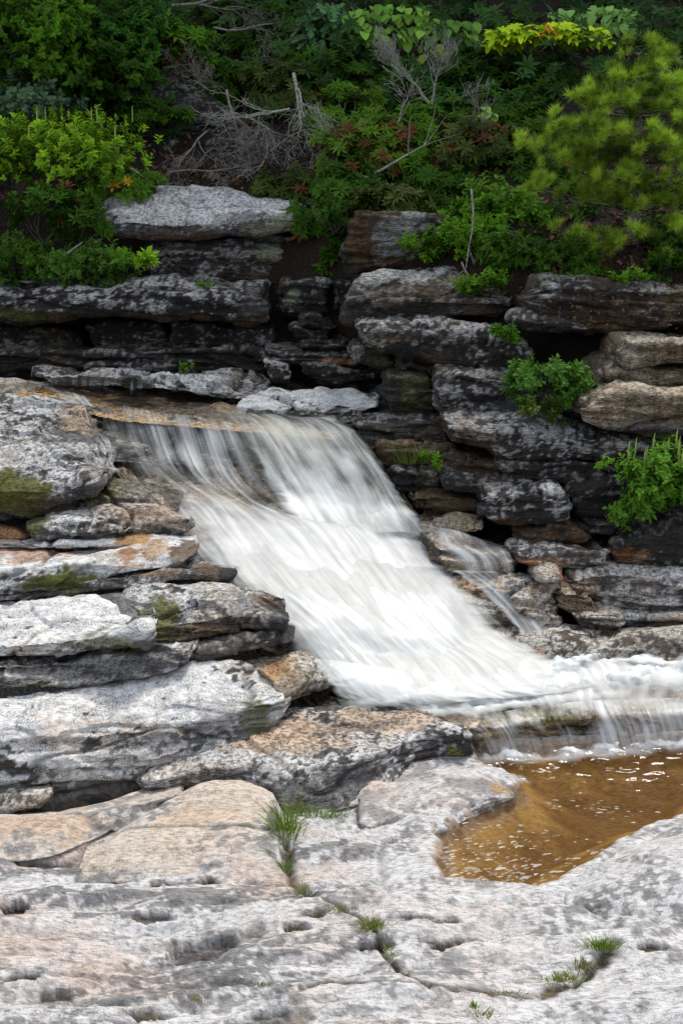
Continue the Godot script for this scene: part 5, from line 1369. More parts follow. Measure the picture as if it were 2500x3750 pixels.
	block("rock_outcrop", "low mossy rib of rock between outcrop and white topped boulder", "olive", [V(-1.919, 3.111, -13.200), V(-1.571, 3.087, -13.200), V(-1.171, 3.111, -13.200), V(-0.723, 3.087, -13.200), V(-0.125, 3.063, -13.200)], [V(-1.923, 2.990, -13.200), V(-1.523, 2.990, -13.200), V(-1.124, 2.990, -13.200), V(-0.625, 2.965, -13.200), V(-0.125, 2.953, -13.200)], 0.8, 0.08, 0.04, {"group": "dark outcrop high on the left"})
	rock("boulder", "large grey sloping boulder with purple grain at the left edge by the fall", [[V(-2.951, 1.560, -10.000), V(-2.441, 1.542, -9.988), V(-2.147, 1.516, -9.975), V(-1.853, 1.491, -9.962), V(-1.735, 1.453, -9.950)], [V(-2.786, 1.464, -9.400), V(-2.307, 1.449, -9.400), V(-1.976, 1.434, -9.400), V(-1.756, 1.389, -9.400), V(-1.665, 1.352, -9.400)], [V(-2.665, 1.359, -8.950), V(-2.207, 1.341, -8.950), V(-1.854, 1.331, -8.950), V(-1.645, 1.270, -8.950), V(-1.559, 1.197, -8.950)], [V(-2.580, 1.212, -8.620), V(-2.137, 1.191, -8.620), V(-1.797, 1.159, -8.620), V(-1.606, 1.212, -8.620), V(-1.452, 1.212, -8.620)], [V(-2.597, 0.957, -8.620), V(-2.149, 0.966, -8.620), V(-1.940, 1.015, -8.620), V(-1.731, 1.082, -8.620), V(-1.575, 1.142, -8.620), V(-1.419, 1.194, -8.620)], [V(-2.597, 0.977, -9.220), V(-2.149, 0.986, -9.220), V(-1.940, 1.035, -9.220), V(-1.731, 1.102, -9.220), V(-1.575, 1.162, -9.220), V(-1.419, 1.214, -9.220)]], "slab", {"res": 0.018, "amp": 1.1, "strata": 0.7, "cap": 0.14, "stains": [[V(-2.068, 1.111, -8.600), V(0.28, 0.14, 0.4), lin(0.11, 0.115, 0.022), 1.0], [V(-1.754, 1.427, -9.400), V(0.35, 0.15, 0.5), lin(0.022, 0.022, 0.024), 0.8], [V(-1.732, 1.470, -9.600), V(0.3, 0.1, 0.4), lin(0.55, 0.40, 0.29), 0.8], [V(-1.763, 1.058, -8.600), V(0.3, 0.06, 0.3), lin(0.11, 0.065, 0.03), 0.6], [V(-2.110, 1.386, -9.000), V(0.06, 0.03, 0.2), lin(0.11, 0.115, 0.022), 0.8]], "group": "rock slabs of the near bank"})
	rock("rock_block", "low pale step of rock at the left end of the upstream channel", [[V(-3.122, 1.578, -10.600), V(-2.584, 1.573, -10.600), V(-2.357, 1.561, -10.600), V(-2.276, 1.530, -10.600)], [V(-3.050, 1.585, -10.350), V(-2.525, 1.583, -10.350), V(-2.323, 1.570, -10.350), V(-2.224, 1.544, -10.350)], [V(-3.027, 1.488, -10.250), V(-2.506, 1.484, -10.250), V(-2.306, 1.484, -10.250), V(-2.205, 1.498, -10.250)], [V(-3.027, 1.508, -10.750), V(-2.506, 1.504, -10.750), V(-2.306, 1.504, -10.750), V(-2.205, 1.518, -10.750)]], "peach", {"res": 0.02, "group": "rock slabs of the near bank"})
	rock("rock_slab", "black wet face with tan blotches under the first veil of water", [[V(-2.163, 1.497, -10.050), V(-1.948, 1.477, -10.050), V(-1.674, 1.438, -10.050), V(-1.361, 1.358, -10.050), V(-0.968, 1.318, -10.050)], [V(-2.035, 1.473, -9.700), V(-1.819, 1.444, -9.762), V(-1.581, 1.414, -9.825), V(-1.340, 1.345, -9.887), V(-0.959, 1.275, -9.950)], [V(-1.860, 1.343, -9.450), V(-1.689, 1.310, -9.532), V(-1.515, 1.276, -9.615), V(-1.243, 1.203, -9.697), V(-0.947, 1.129, -9.780)], [V(-1.800, 1.221, -9.300), V(-1.604, 1.179, -9.440), V(-1.383, 1.128, -9.580), V(-0.943, 1.023, -9.720)], [V(-1.800, 1.241, -9.800), V(-1.604, 1.199, -9.940), V(-1.383, 1.148, -10.080), V(-0.943, 1.043, -10.220)]], "wet_dark", {"res": 0.02, "stains": [[V(-1.773, 1.410, -9.500), V(0.2, 0.08, 0.3), lin(0.55, 0.40, 0.29), 0.6], [V(-1.375, 1.295, -9.300), V(0.25, 0.06, 0.3), lin(0.55, 0.40, 0.29), 0.6]], "group": "rock slabs of the near bank"})
	rock("rock_ledge", "dark mossy ledge tucked right of the large grey boulder", [[V(-1.714, 1.096, -9.000), V(-1.480, 1.140, -9.000), V(-1.285, 1.104, -9.000), V(-1.091, 1.041, -9.000)], [V(-1.714, 1.067, -8.800), V(-1.485, 1.103, -8.800), V(-1.241, 1.085, -8.800), V(-1.033, 1.031, -8.800)], [V(-1.702, 0.992, -8.720), V(-1.476, 1.017, -8.720), V(-1.233, 1.021, -8.720), V(-1.025, 0.978, -8.720)], [V(-1.702, 1.012, -9.220), V(-1.476, 1.037, -9.220), V(-1.233, 1.041, -9.220), V(-1.025, 0.998, -9.220)]], "wet_dark", {"res": 0.0135, "amp": 0.7, "blocky": 0.6, "stains": [[V(-1.537, 1.108, -8.900), V(0.15, 0.06, 0.3), lin(0.11, 0.115, 0.022), 0.9]], "group": "rock slabs of the near bank"})
	rock("rock_ledge", "speckled tan and black ledge running into the fall", [[V(-1.743, 0.985, -8.750), V(-1.480, 1.032, -8.750), V(-1.201, 1.032, -8.750), V(-0.994, 0.960, -8.750)], [V(-1.705, 0.996, -8.550), V(-1.414, 1.017, -8.550), V(-1.176, 1.017, -8.550), V(-0.955, 0.965, -8.550)], [V(-1.619, 0.989, -8.450), V(-1.402, 0.933, -8.450), V(-1.099, 0.898, -8.450), V(-0.929, 0.909, -8.450)], [V(-1.619, 1.009, -8.950), V(-1.402, 0.953, -8.950), V(-1.099, 0.918, -8.950), V(-0.929, 0.929, -8.950)]], "slab", {"res": 0.0135, "amp": 0.7, "blocky": 0.6, "strata": 1.7, "stains": [[V(-1.170, 0.994, -8.500), V(0.3, 0.1, 0.3), lin(0.55, 0.40, 0.29), 0.7], [V(-1.036, 0.924, -8.500), V(0.2, 0.06, 0.3), lin(0.022, 0.022, 0.024), 0.7]], "group": "rock slabs of the near bank"})
	rock("rock_slab", "grey lens shaped slab with moss at its left end", [[V(-2.013, 0.938, -8.620), V(-1.803, 1.008, -8.620), V(-1.632, 1.001, -8.620), V(-1.462, 0.948, -8.620), V(-1.344, 0.895, -8.620)], [V(-1.952, 0.944, -8.420), V(-1.731, 0.987, -8.420), V(-1.563, 0.987, -8.420), V(-1.396, 0.961, -8.420), V(-1.313, 0.927, -8.420)], [V(-1.911, 0.916, -8.380), V(-1.761, 0.898, -8.380), V(-1.559, 0.909, -8.380), V(-1.357, 0.933, -8.380), V(-1.299, 0.928, -8.380)], [V(-1.911, 0.936, -8.880), V(-1.761, 0.918, -8.880), V(-1.559, 0.929, -8.880), V(-1.357, 0.953, -8.880), V(-1.299, 0.948, -8.880)]], "slab", {"res": 0.0135, "amp": 0.7, "blocky": 0.6, "stains": [[V(-1.890, 0.954, -8.450), V(0.12, 0.07, 0.3), lin(0.11, 0.115, 0.022), 0.9]], "group": "rock slabs of the near bank"})
	rock("rock_slab", "pale thin lens of rock with a rust seam below the mossy lens", [[V(-2.569, 0.863, -8.500), V(-2.126, 0.863, -8.500), V(-1.888, 0.863, -8.500), V(-1.616, 0.875, -8.500), V(-1.360, 0.889, -8.500), V(-1.173, 0.898, -8.500)], [V(-2.528, 0.881, -8.360), V(-2.093, 0.876, -8.360), V(-1.858, 0.872, -8.360), V(-1.590, 0.883, -8.360), V(-1.373, 0.883, -8.360), V(-1.154, 0.898, -8.360)], [V(-2.520, 0.863, -8.330), V(-2.086, 0.863, -8.330), V(-1.820, 0.849, -8.330), V(-1.586, 0.842, -8.330), V(-1.352, 0.856, -8.330), V(-1.151, 0.871, -8.330)], [V(-2.520, 0.883, -8.830), V(-2.086, 0.883, -8.830), V(-1.820, 0.869, -8.830), V(-1.586, 0.862, -8.830), V(-1.352, 0.876, -8.830), V(-1.151, 0.891, -8.830)]], "bright", {"res": 0.0135, "amp": 0.7, "blocky": 0.6, "stains": [[V(-1.999, 0.914, -8.400), V(0.3, 0.05, 0.3), lin(0.36, 0.15, 0.05), 0.95], [V(-1.261, 0.888, -8.400), V(0.2, 0.06, 0.3), lin(0.45, 0.24, 0.07), 0.9]], "group": "rock slabs of the near bank"})
	rock("rock_block", "rust and grey mottled block left of the pale thin lens", [[V(-2.621, 0.938, -8.700), V(-2.274, 0.929, -8.700), V(-2.067, 0.902, -8.700), V(-1.983, 0.849, -8.700)], [V(-2.564, 0.942, -8.500), V(-2.225, 0.933, -8.500), V(-2.022, 0.916, -8.500), V(-1.938, 0.881, -8.500)], [V(-2.555, 0.858, -8.450), V(-2.216, 0.858, -8.450), V(-2.013, 0.867, -8.450), V(-1.928, 0.876, -8.450)], [V(-2.555, 0.878, -8.950), V(-2.216, 0.878, -8.950), V(-2.013, 0.887, -8.950), V(-1.928, 0.896, -8.950)]], "peach", {"res": 0.0135, "amp": 0.7, "blocky": 0.6, "stains": [[V(-2.090, 0.907, -8.500), V(0.2, 0.1, 0.3), lin(0.36, 0.15, 0.05), 0.9]], "group": "rock slabs of the near bank"})
	rock("rock_slab", "white slab with an orange stained nose touching the fall", [[V(-2.525, 0.875, -8.350), V(-2.097, 0.858, -8.375), V(-1.768, 0.824, -8.400), V(-1.435, 0.828, -8.425), V(-1.234, 0.881, -8.450), V(-1.034, 0.899, -8.475), V(-0.933, 0.845, -8.500)], [V(-2.405, 0.828, -7.920), V(-2.003, 0.814, -7.967), V(-1.692, 0.821, -8.013), V(-1.457, 0.838, -8.060), V(-1.286, 0.853, -8.107), V(-1.063, 0.874, -8.153), V(-0.896, 0.888, -8.200)], [V(-2.398, 0.680, -7.860), V(-1.995, 0.677, -7.900), V(-1.763, 0.688, -7.940), V(-1.481, 0.703, -7.980), V(-1.291, 0.776, -8.020), V(-1.053, 0.802, -8.060), V(-0.887, 0.838, -8.100)], [V(-2.398, 0.700, -8.360), V(-1.995, 0.697, -8.400), V(-1.763, 0.708, -8.440), V(-1.481, 0.723, -8.480), V(-1.291, 0.796, -8.520), V(-1.053, 0.822, -8.560), V(-0.887, 0.858, -8.600)]], "bright", {"res": 0.013, "amp": 0.7, "blocky": 0.6, "stains": [[V(-1.167, 0.896, -8.200), V(0.2, 0.06, 0.3), lin(0.45, 0.24, 0.07), 0.7], [V(-1.268, 0.871, -8.100), V(0.12, 0.08, 0.3), lin(0.36, 0.15, 0.05), 0.8], [V(-0.921, 0.845, -8.200), V(0.12, 0.1, 0.3), lin(0.11, 0.065, 0.03), 0.9], [V(-1.641, 0.743, -7.900), V(0.38, 0.08, 0.3), lin(0.11, 0.115, 0.022), 1.0], [V(-1.881, 0.845, -8.300), V(0.4, 0.03, 0.2), lin(0.36, 0.15, 0.05), 0.7]], "group": "rock slabs of the near bank"})
	rock("rock_ledge", "thin grey strip with brown nose under the white slab", [[V(-2.439, 0.664, -8.000), V(-2.032, 0.646, -8.050), V(-1.501, 0.737, -8.100), V(-1.296, 0.746, -8.150), V(-1.071, 0.780, -8.200), V(-0.912, 0.763, -8.250), V(-0.668, 0.733, -8.300)], [V(-2.416, 0.667, -7.920), V(-2.008, 0.655, -7.950), V(-1.479, 0.745, -7.980), V(-1.274, 0.758, -8.010), V(-1.051, 0.795, -8.040), V(-0.893, 0.779, -8.070), V(-0.636, 0.762, -8.100)], [V(-2.412, 0.635, -7.900), V(-2.003, 0.636, -7.925), V(-1.687, 0.637, -7.950), V(-1.368, 0.685, -7.975), V(-1.113, 0.704, -8.000), V(-0.970, 0.727, -8.025), V(-0.633, 0.724, -8.050)], [V(-2.412, 0.655, -8.400), V(-2.003, 0.656, -8.425), V(-1.687, 0.657, -8.450), V(-1.368, 0.705, -8.475), V(-1.113, 0.724, -8.500), V(-0.970, 0.747, -8.525), V(-0.633, 0.744, -8.550)]], "slab", {"res": 0.013, "amp": 0.7, "blocky": 0.6, "stains": [[V(-1.111, 0.798, -8.000), V(0.3, 0.05, 0.3), lin(0.45, 0.24, 0.07), 0.6], [V(-0.799, 0.762, -8.100), V(0.2, 0.08, 0.3), lin(0.11, 0.065, 0.03), 0.9], [V(-0.668, 0.753, -8.100), V(0.12, 0.08, 0.3), lin(0.022, 0.022, 0.024), 1], [V(-1.674, 0.701, -7.900), V(0.3, 0.06, 0.3), lin(0.11, 0.115, 0.022), 0.9]], "group": "rock slabs of the near bank"})
	rock("rock_slab", "bright white slab at the left edge above the biggest slab", [[V(-2.412, 0.635, -7.900), V(-1.994, 0.634, -7.888), V(-1.672, 0.657, -7.875), V(-1.350, 0.688, -7.862), V(-1.120, 0.622, -7.850)], [V(-2.257, 0.605, -7.350), V(-1.868, 0.611, -7.350), V(-1.643, 0.636, -7.350), V(-1.418, 0.652, -7.350), V(-1.224, 0.668, -7.350), V(-1.051, 0.691, -7.350)], [V(-2.209, 0.596, -7.180), V(-1.828, 0.605, -7.180), V(-1.608, 0.636, -7.180), V(-1.388, 0.651, -7.180), V(-1.212, 0.673, -7.180), V(-1.020, 0.722, -7.180)], [V(-2.209, 0.521, -7.160), V(-1.827, 0.538, -7.160), V(-1.535, 0.541, -7.160), V(-1.358, 0.569, -7.160), V(-1.211, 0.590, -7.160), V(-1.006, 0.644, -7.160)], [V(-2.209, 0.541, -7.660), V(-1.827, 0.558, -7.660), V(-1.535, 0.561, -7.660), V(-1.358, 0.589, -7.660), V(-1.211, 0.610, -7.660), V(-1.006, 0.664, -7.660)]], "bright", {"res": 0.014, "amp": 0.9, "stains": [[V(-1.246, 0.623, -7.200), V(0.3, 0.05, 0.3), lin(0.11, 0.115, 0.022), 0.7]], "group": "rock slabs of the near bank"})
	rock("rock_slab", "dark brown and white speckled slab end right of the bright slab", [[V(-1.381, 0.665, -7.950), V(-1.140, 0.726, -7.960), V(-0.884, 0.733, -7.970), V(-0.644, 0.703, -7.980), V(-0.436, 0.617, -7.990), V(-0.340, 0.553, -8.000)], [V(-1.185, 0.693, -7.600), V(-0.940, 0.733, -7.620), V(-0.757, 0.737, -7.640), V(-0.589, 0.707, -7.660), V(-0.420, 0.657, -7.680), V(-0.312, 0.602, -7.700)], [V(-1.135, 0.620, -7.450), V(-0.925, 0.645, -7.470), V(-0.683, 0.671, -7.490), V(-0.533, 0.665, -7.510), V(-0.382, 0.655, -7.530), V(-0.306, 0.612, -7.550)], [V(-1.134, 0.516, -7.420), V(-0.955, 0.536, -7.446), V(-0.684, 0.578, -7.472), V(-0.533, 0.614, -7.498), V(-0.382, 0.622, -7.524), V(-0.307, 0.588, -7.550)], [V(-1.134, 0.536, -7.920), V(-0.955, 0.556, -7.946), V(-0.684, 0.598, -7.972), V(-0.533, 0.634, -7.998), V(-0.382, 0.642, -8.024), V(-0.307, 0.608, -8.050)]], "slab", {"res": 0.014, "strata": 1.2, "stains": [[V(-1.050, 0.652, -7.500), V(0.18, 0.2, 0.3), lin(0.11, 0.115, 0.022), 0.95], [V(-0.747, 0.588, -7.500), V(0.3, 0.08, 0.3), lin(0.11, 0.065, 0.03), 0.8], [V(-0.426, 0.649, -7.800), V(0.12, 0.05, 0.3), lin(0.45, 0.24, 0.07), 0.7], [V(-0.328, 0.622, -7.700), V(0.14, 0.1, 0.3), lin(0.022, 0.022, 0.024), 0.9], [V(-0.539, 0.653, -7.600), V(0.25, 0.08, 0.3), lin(0.022, 0.022, 0.024), 0.5]], "group": "rock slabs of the near bank"})
	rock("rock_ledge", "low dark ledge with mossy joints under the bright slab", [[V(-2.220, 0.528, -7.200), V(-1.848, 0.514, -7.240), V(-1.560, 0.511, -7.280), V(-1.268, 0.543, -7.320), V(-1.064, 0.570, -7.360), V(-0.814, 0.522, -7.400)], [V(-2.190, 0.544, -7.100), V(-1.821, 0.533, -7.130), V(-1.535, 0.529, -7.160), V(-1.247, 0.559, -7.190), V(-1.045, 0.586, -7.220), V(-0.795, 0.548, -7.250)], [V(-2.183, 0.394, -7.040), V(-1.813, 0.390, -7.067), V(-1.601, 0.396, -7.093), V(-1.357, 0.417, -7.120), V(-1.171, 0.438, -7.147), V(-0.895, 0.475, -7.173), V(-0.791, 0.531, -7.200)], [V(-2.183, 0.414, -7.540), V(-1.813, 0.410, -7.567), V(-1.601, 0.416, -7.593), V(-1.357, 0.437, -7.620), V(-1.171, 0.458, -7.647), V(-0.895, 0.495, -7.673), V(-0.791, 0.551, -7.700)]], "slab", {"res": 0.014, "strata": 1.4, "stains": [[V(-1.202, 0.580, -7.100), V(0.3, 0.05, 0.3), lin(0.11, 0.115, 0.022), 0.9], [V(-1.336, 0.504, -7.100), V(0.4, 0.1, 0.3), lin(0.12, 0.115, 0.12), 0.7], [V(-1.001, 0.550, -7.100), V(0.2, 0.08, 0.3), lin(0.12, 0.115, 0.12), 0.8], [V(-1.602, 0.397, -7.100), V(0.2, 0.03, 0.2), lin(0.11, 0.115, 0.022), 0.6]], "group": "rock slabs of the near bank"})
	rock("rock_ledge", "slim white edged strip of rock dipping into the fall", [[V(-0.843, 0.483, -7.450), V(-0.751, 0.519, -7.525), V(-0.602, 0.559, -7.600), V(-0.390, 0.545, -7.675), V(-0.284, 0.461, -7.750)], [V(-0.824, 0.505, -7.320), V(-0.693, 0.537, -7.390), V(-0.561, 0.577, -7.460), V(-0.383, 0.566, -7.530), V(-0.271, 0.499, -7.600)], [V(-0.813, 0.474, -7.300), V(-0.633, 0.493, -7.383), V(-0.456, 0.500, -7.467), V(-0.267, 0.501, -7.550)], [V(-0.813, 0.494, -7.800), V(-0.633, 0.513, -7.883), V(-0.456, 0.520, -7.967), V(-0.267, 0.521, -8.050)]], "slab", {"res": 0.014, "strata": 1.3, "stains": [[V(-0.294, 0.507, -7.600), V(0.14, 0.1, 0.3), lin(0.022, 0.022, 0.024), 0.9], [V(-0.670, 0.512, -7.300), V(0.2, 0.06, 0.3), lin(0.12, 0.115, 0.12), 0.5]], "group": "rock slabs of the near bank"})
	rock("rock_slab", "golden brown wet slab between the biggest slab and the fall", [[V(-0.594, 0.413, -7.450), V(-0.389, 0.417, -7.638), V(-0.159, 0.390, -7.825), V(0.098, 0.295, -8.012), V(0.369, 0.135, -8.200)], [V(-0.462, 0.422, -7.280), V(-0.260, 0.389, -7.473), V(-0.094, 0.335, -7.665), V(0.096, 0.268, -7.858), V(0.363, 0.118, -8.050)], [V(-0.368, 0.375, -7.180), V(-0.227, 0.335, -7.372), V(-0.078, 0.275, -7.565), V(0.095, 0.239, -7.758), V(0.359, 0.102, -7.950)], [V(-0.339, 0.297, -7.160), V(-0.257, 0.246, -7.357), V(-0.109, 0.226, -7.555), V(0.095, 0.191, -7.753), V(0.359, 0.050, -7.950)], [V(-0.339, 0.317, -7.660), V(-0.257, 0.266, -7.857), V(-0.109, 0.246, -8.055), V(0.095, 0.211, -8.253), V(0.359, 0.070, -8.450)]], "peach", {"amp": 0.5, "blocky": 0.3, "res": 0.014, "strata": 0.8, "stains": [[V(-0.284, 0.418, -7.300), V(0.15, 0.06, 0.3), lin(0.45, 0.24, 0.07), 0.6], [V(0.015, 0.351, -7.400), V(0.2, 0.12, 0.4), lin(0.022, 0.022, 0.024), 0.6], [V(-0.148, 0.375, -7.200), V(0.2, 0.06, 0.3), lin(0.11, 0.065, 0.03), 0.6], [V(-0.348, 0.430, -7.400), V(0.1, 0.05, 0.2), lin(0.36, 0.15, 0.05), 0.5]], "group": "rock slabs of the near bank"})
	rock("rock_slab", "biggest pale slab with a thick rounded front at the left edge", [[V(-2.172, 0.391, -7.000), V(-1.811, 0.382, -7.056), V(-1.650, 0.371, -7.111), V(-1.396, 0.391, -7.167), V(-1.139, 0.402, -7.222), V(-0.968, 0.423, -7.278), V(-0.794, 0.457, -7.333), V(-0.528, 0.453, -7.389), V(-0.381, 0.364, -7.444), V(-0.300, 0.263, -7.500)], [V(-2.108, 0.396, -6.780), V(-1.760, 0.373, -6.839), V(-1.491, 0.360, -6.897), V(-1.217, 0.358, -6.956), V(-0.938, 0.342, -7.015), V(-0.712, 0.351, -7.074), V(-0.542, 0.344, -7.133), V(-0.399, 0.347, -7.191), V(-0.286, 0.302, -7.250)], [V(-2.067, 0.327, -6.620), V(-1.731, 0.296, -6.696), V(-1.330, 0.265, -6.771), V(-0.920, 0.265, -6.847), V(-0.700, 0.296, -6.923), V(-0.533, 0.312, -6.999), V(-0.378, 0.329, -7.074), V(-0.282, 0.300, -7.150)], [V(-2.055, 0.170, -6.540), V(-1.721, 0.143, -6.620), V(-1.323, 0.131, -6.700), V(-1.084, 0.139, -6.780), V(-0.867, 0.157, -6.860), V(-0.646, 0.210, -6.940), V(-0.478, 0.258, -7.020), V(-0.307, 0.281, -7.100)], [V(-2.073, -0.022, -6.560), V(-1.731, -0.021, -6.622), V(-1.565, -0.034, -6.684), V(-1.338, -0.034, -6.747), V(-1.093, -0.001, -6.809), V(-0.872, 0.021, -6.871), V(-0.648, 0.077, -6.933), V(-0.551, 0.119, -6.996), V(-0.423, 0.165, -7.058), V(-0.323, 0.203, -7.120)], [V(-2.073, -0.002, -7.260), V(-1.731, -0.001, -7.322), V(-1.565, -0.014, -7.384), V(-1.338, -0.014, -7.447), V(-1.093, 0.019, -7.509), V(-0.872, 0.041, -7.571), V(-0.648, 0.097, -7.633), V(-0.551, 0.139, -7.696), V(-0.423, 0.185, -7.758), V(-0.323, 0.223, -7.820)]], "bright", {"amp": 0.75, "blocky": 0.7, "res": 0.0125, "cap": 0.12, "strata": 0.9, "stains": [[V(-0.468, 0.257, -7.100), V(0.1, 0.12, 0.3), lin(0.11, 0.115, 0.022), 0.9], [V(-1.499, 0.393, -6.600), V(0.12, 0.05, 0.2), lin(0.45,0.48,0.36), 0.8], [V(-0.889, 0.262, -6.600), V(0.5, 0.1, 0.3), lin(0.12, 0.115, 0.12), 0.5], [V(-1.298, 0.291, -6.600), V(0.4, 0.12, 0.3), lin(0.55, 0.40, 0.29), 0.4], [V(-0.607, 0.250, -7.000), V(0.2, 0.12, 0.3), lin(0.12, 0.115, 0.12), 0.5]], "group": "rock slabs of the near bank"})
	rock("rock_block", "small pale stone wedged in the dark gap under the biggest slab", [[V(-1.814, -0.035, -6.620), V(-1.646, -0.005, -6.620), V(-1.520, 0.025, -6.620), V(-1.482, 0.010, -6.620)], [V(-1.782, 0.006, -6.500), V(-1.617, 0.030, -6.500), V(-1.494, 0.054, -6.500), V(-1.453, 0.049, -6.500)], [V(-1.774, -0.034, -6.460), V(-1.611, -0.015, -6.460), V(-1.515, 0.005, -6.460), V(-1.448, 0.046, -6.460)], [V(-1.774, -0.014, -6.960), V(-1.611, 0.005, -6.960), V(-1.515, 0.025, -6.960), V(-1.448, 0.066, -6.960)]], "peach", {"res": 0.012, "group": "rock slabs of the near bank"})
	rock("rock_slab", "tan topped rock with a steep dark grey front in the middle foreground", [[V(-1.042, 0.060, -6.866), V(-0.712, 0.120, -7.017), V(-0.380, 0.160, -7.377), V(-0.077, 0.160, -7.445), V(0.230, 0.160, -7.453), V(0.471, 0.160, -7.369), V(0.651, 0.160, -7.165), V(0.687, 0.160, -6.994)], [V(-1.027, 0.060, -6.760), V(-0.695, 0.120, -6.832), V(-0.428, 0.160, -6.882), V(-0.145, 0.160, -6.994), V(0.221, 0.150, -7.135), V(0.488, 0.140, -7.160), V(0.697, 0.120, -7.017)], [V(-1.026, 0.050, -6.647), V(-0.737, 0.100, -6.686), V(-0.486, 0.130, -6.685), V(-0.262, 0.140, -6.627), V(-0.070, 0.140, -6.707), V(0.141, 0.140, -6.785), V(0.365, 0.120, -7.047), V(0.576, 0.080, -7.133), V(0.707, 0.060, -7.079)], [V(-1.027, 0.020, -6.647), V(-0.629, 0.040, -6.703), V(-0.400, 0.050, -6.613), V(-0.292, 0.040, -6.505), V(-0.069, 0.040, -6.603), V(0.141, 0.030, -6.760), V(0.349, 0.030, -7.009), V(0.532, 0.020, -7.126), V(0.714, 0.000, -7.136)], [V(-1.044, -0.030, -6.708), V(-0.749, -0.020, -6.770), V(-0.489, -0.030, -6.692), V(-0.296, -0.060, -6.412), V(-0.136, -0.060, -6.486), V(0.138, -0.060, -6.613), V(0.346, -0.060, -6.923), V(0.522, -0.080, -7.174), V(0.710, -0.080, -7.193)], [V(-1.044, -0.010, -7.008), V(-0.749, 0.000, -7.070), V(-0.489, -0.010, -6.992), V(-0.296, -0.040, -6.712), V(-0.136, -0.040, -6.786), V(0.138, -0.040, -6.913), V(0.346, -0.040, -7.223), V(0.522, -0.060, -7.474), V(0.710, -0.060, -7.493)]], "slab", {"amp": 0.55, "blocky": 0.4, "round": 0.25, "res": 0.0125, "strata": 0.8, "cap": 0.06, "stains": [[V(-0.136, 0.040, -6.505), V(0.5, 0.12, 0.14), lin(0.12, 0.115, 0.12), 0.85], [V(0.111, 0.040, -6.669), V(0.4, 0.11, 0.14), lin(0.12, 0.115, 0.12), 0.8], [V(-0.286, 0.150, -6.906), V(0.4, 0.08, 0.15), lin(0.46,0.32,0.21), 0.7], [V(0.225, 0.150, -7.255), V(0.45, 0.08, 0.2), lin(0.55, 0.40, 0.29), 0.8], [V(-0.367, 0.150, -7.096), V(0.45, 0.08, 0.25), lin(0.55, 0.40, 0.29), 0.8], [V(0.623, 0.000, -7.155), V(0.08, 0.1, 0.1), lin(0.20, 0.20, 0.03), 0.9], [V(-0.232, -0.020, -6.508), V(0.1, 0.08, 0.1), lin(0.11, 0.115, 0.022), 0.6], [V(0.458, 0.100, -7.142), V(0.15, 0.06, 0.1), lin(0.12, 0.115, 0.12), 0.6]], "group": "rock slabs of the near bank"})
	rock("rock_slab", "low smooth grey hump beside the amber pool", [[V(0.368, -0.060, -7.073), V(0.543, -0.020, -7.068), V(0.718, -0.020, -7.053), V(0.868, -0.050, -6.942), V(0.938, -0.100, -6.915)], [V(0.236, 0.000, -6.658), V(0.432, 0.045, -6.692), V(0.659, 0.045, -6.726), V(0.808, 0.020, -6.681), V(0.910, -0.050, -6.753)], [V(0.134, 0.000, -6.402), V(0.335, 0.030, -6.400), V(0.529, 0.035, -6.484), V(0.726, 0.020, -6.549), V(0.892, -0.040, -6.664)], [V(0.066, -0.040, -6.275), V(0.272, -0.030, -6.153), V(0.460, -0.030, -6.254), V(0.681, -0.050, -6.493), V(0.894, -0.100, -6.729)], [V(0.066, -0.020, -6.575), V(0.272, -0.010, -6.453), V(0.460, -0.010, -6.554), V(0.681, -0.030, -6.793), V(0.894, -0.080, -7.029)]], "granite", {"res": 0.0125, "amp": 0.6, "strata": 0.5, "stains": [[V(0.707, 0.050, -6.647), V(0.2, 0.1, 0.1), lin(0.12, 0.115, 0.12), 0.6], [V(0.838, 0.000, -6.692), V(0.1, 0.08, 0.1), lin(0.45, 0.24, 0.07), 0.6]], "group": "rock slabs of the near bank"})
	rock("rock_slab", "pale peach slab with a broken right edge left of the grass filled crack", [[V(-0.828, 0.050, -6.499), V(-0.712, 0.080, -6.559), V(-0.619, 0.090, -6.597), V(-0.481, 0.080, -6.592), V(-0.340, 0.060, -6.509)], [V(-0.917, 0.050, -6.341), V(-0.712, 0.070, -6.423), V(-0.608, 0.080, -6.465), V(-0.445, 0.080, -6.449), V(-0.325, 0.060, -6.413)], [V(-1.053, 0.030, -6.101), V(-0.841, 0.045, -6.157), V(-0.636, 0.050, -6.176), V(-0.454, 0.050, -6.176), V(-0.307, 0.045, -6.186)], [V(-1.145, 0.015, -5.964), V(-0.896, 0.020, -5.981), V(-0.620, 0.025, -5.999), V(-0.443, 0.030, -6.003), V(-0.289, 0.030, -6.017)], [V(-1.217, -0.060, -5.793), V(-0.901, -0.060, -5.819), V(-0.607, -0.060, -5.845), V(-0.435, -0.060, -5.871), V(-0.251, -0.060, -5.923)], [V(-1.217, -0.040, -6.193), V(-0.901, -0.040, -6.219), V(-0.607, -0.040, -6.245), V(-0.435, -0.040, -6.271), V(-0.251, -0.040, -6.323)]], "granite_peach", {"res": 0.011, "amp": 0.4, "blocky": 0.25, "strata": 0.35, "round": 0.15, "cap": 0.015, "stains": [[V(-0.720, 0.100, -6.249), V(0.3, 0.08, 0.15), lin(0.55, 0.40, 0.29), 0.6], [V(-0.319, 0.050, -6.205), V(0.05, 0.1, 0.2), lin(0.12, 0.115, 0.12), 0.8], [V(-0.584, 0.060, -6.137), V(0.06, 0.03, 0.04), lin(0.12, 0.115, 0.12), 0.8], [V(-0.465, 0.060, -6.155), V(0.05, 0.03, 0.03), lin(0.12, 0.115, 0.12), 0.7]], "group": "rock slabs of the near bank"})
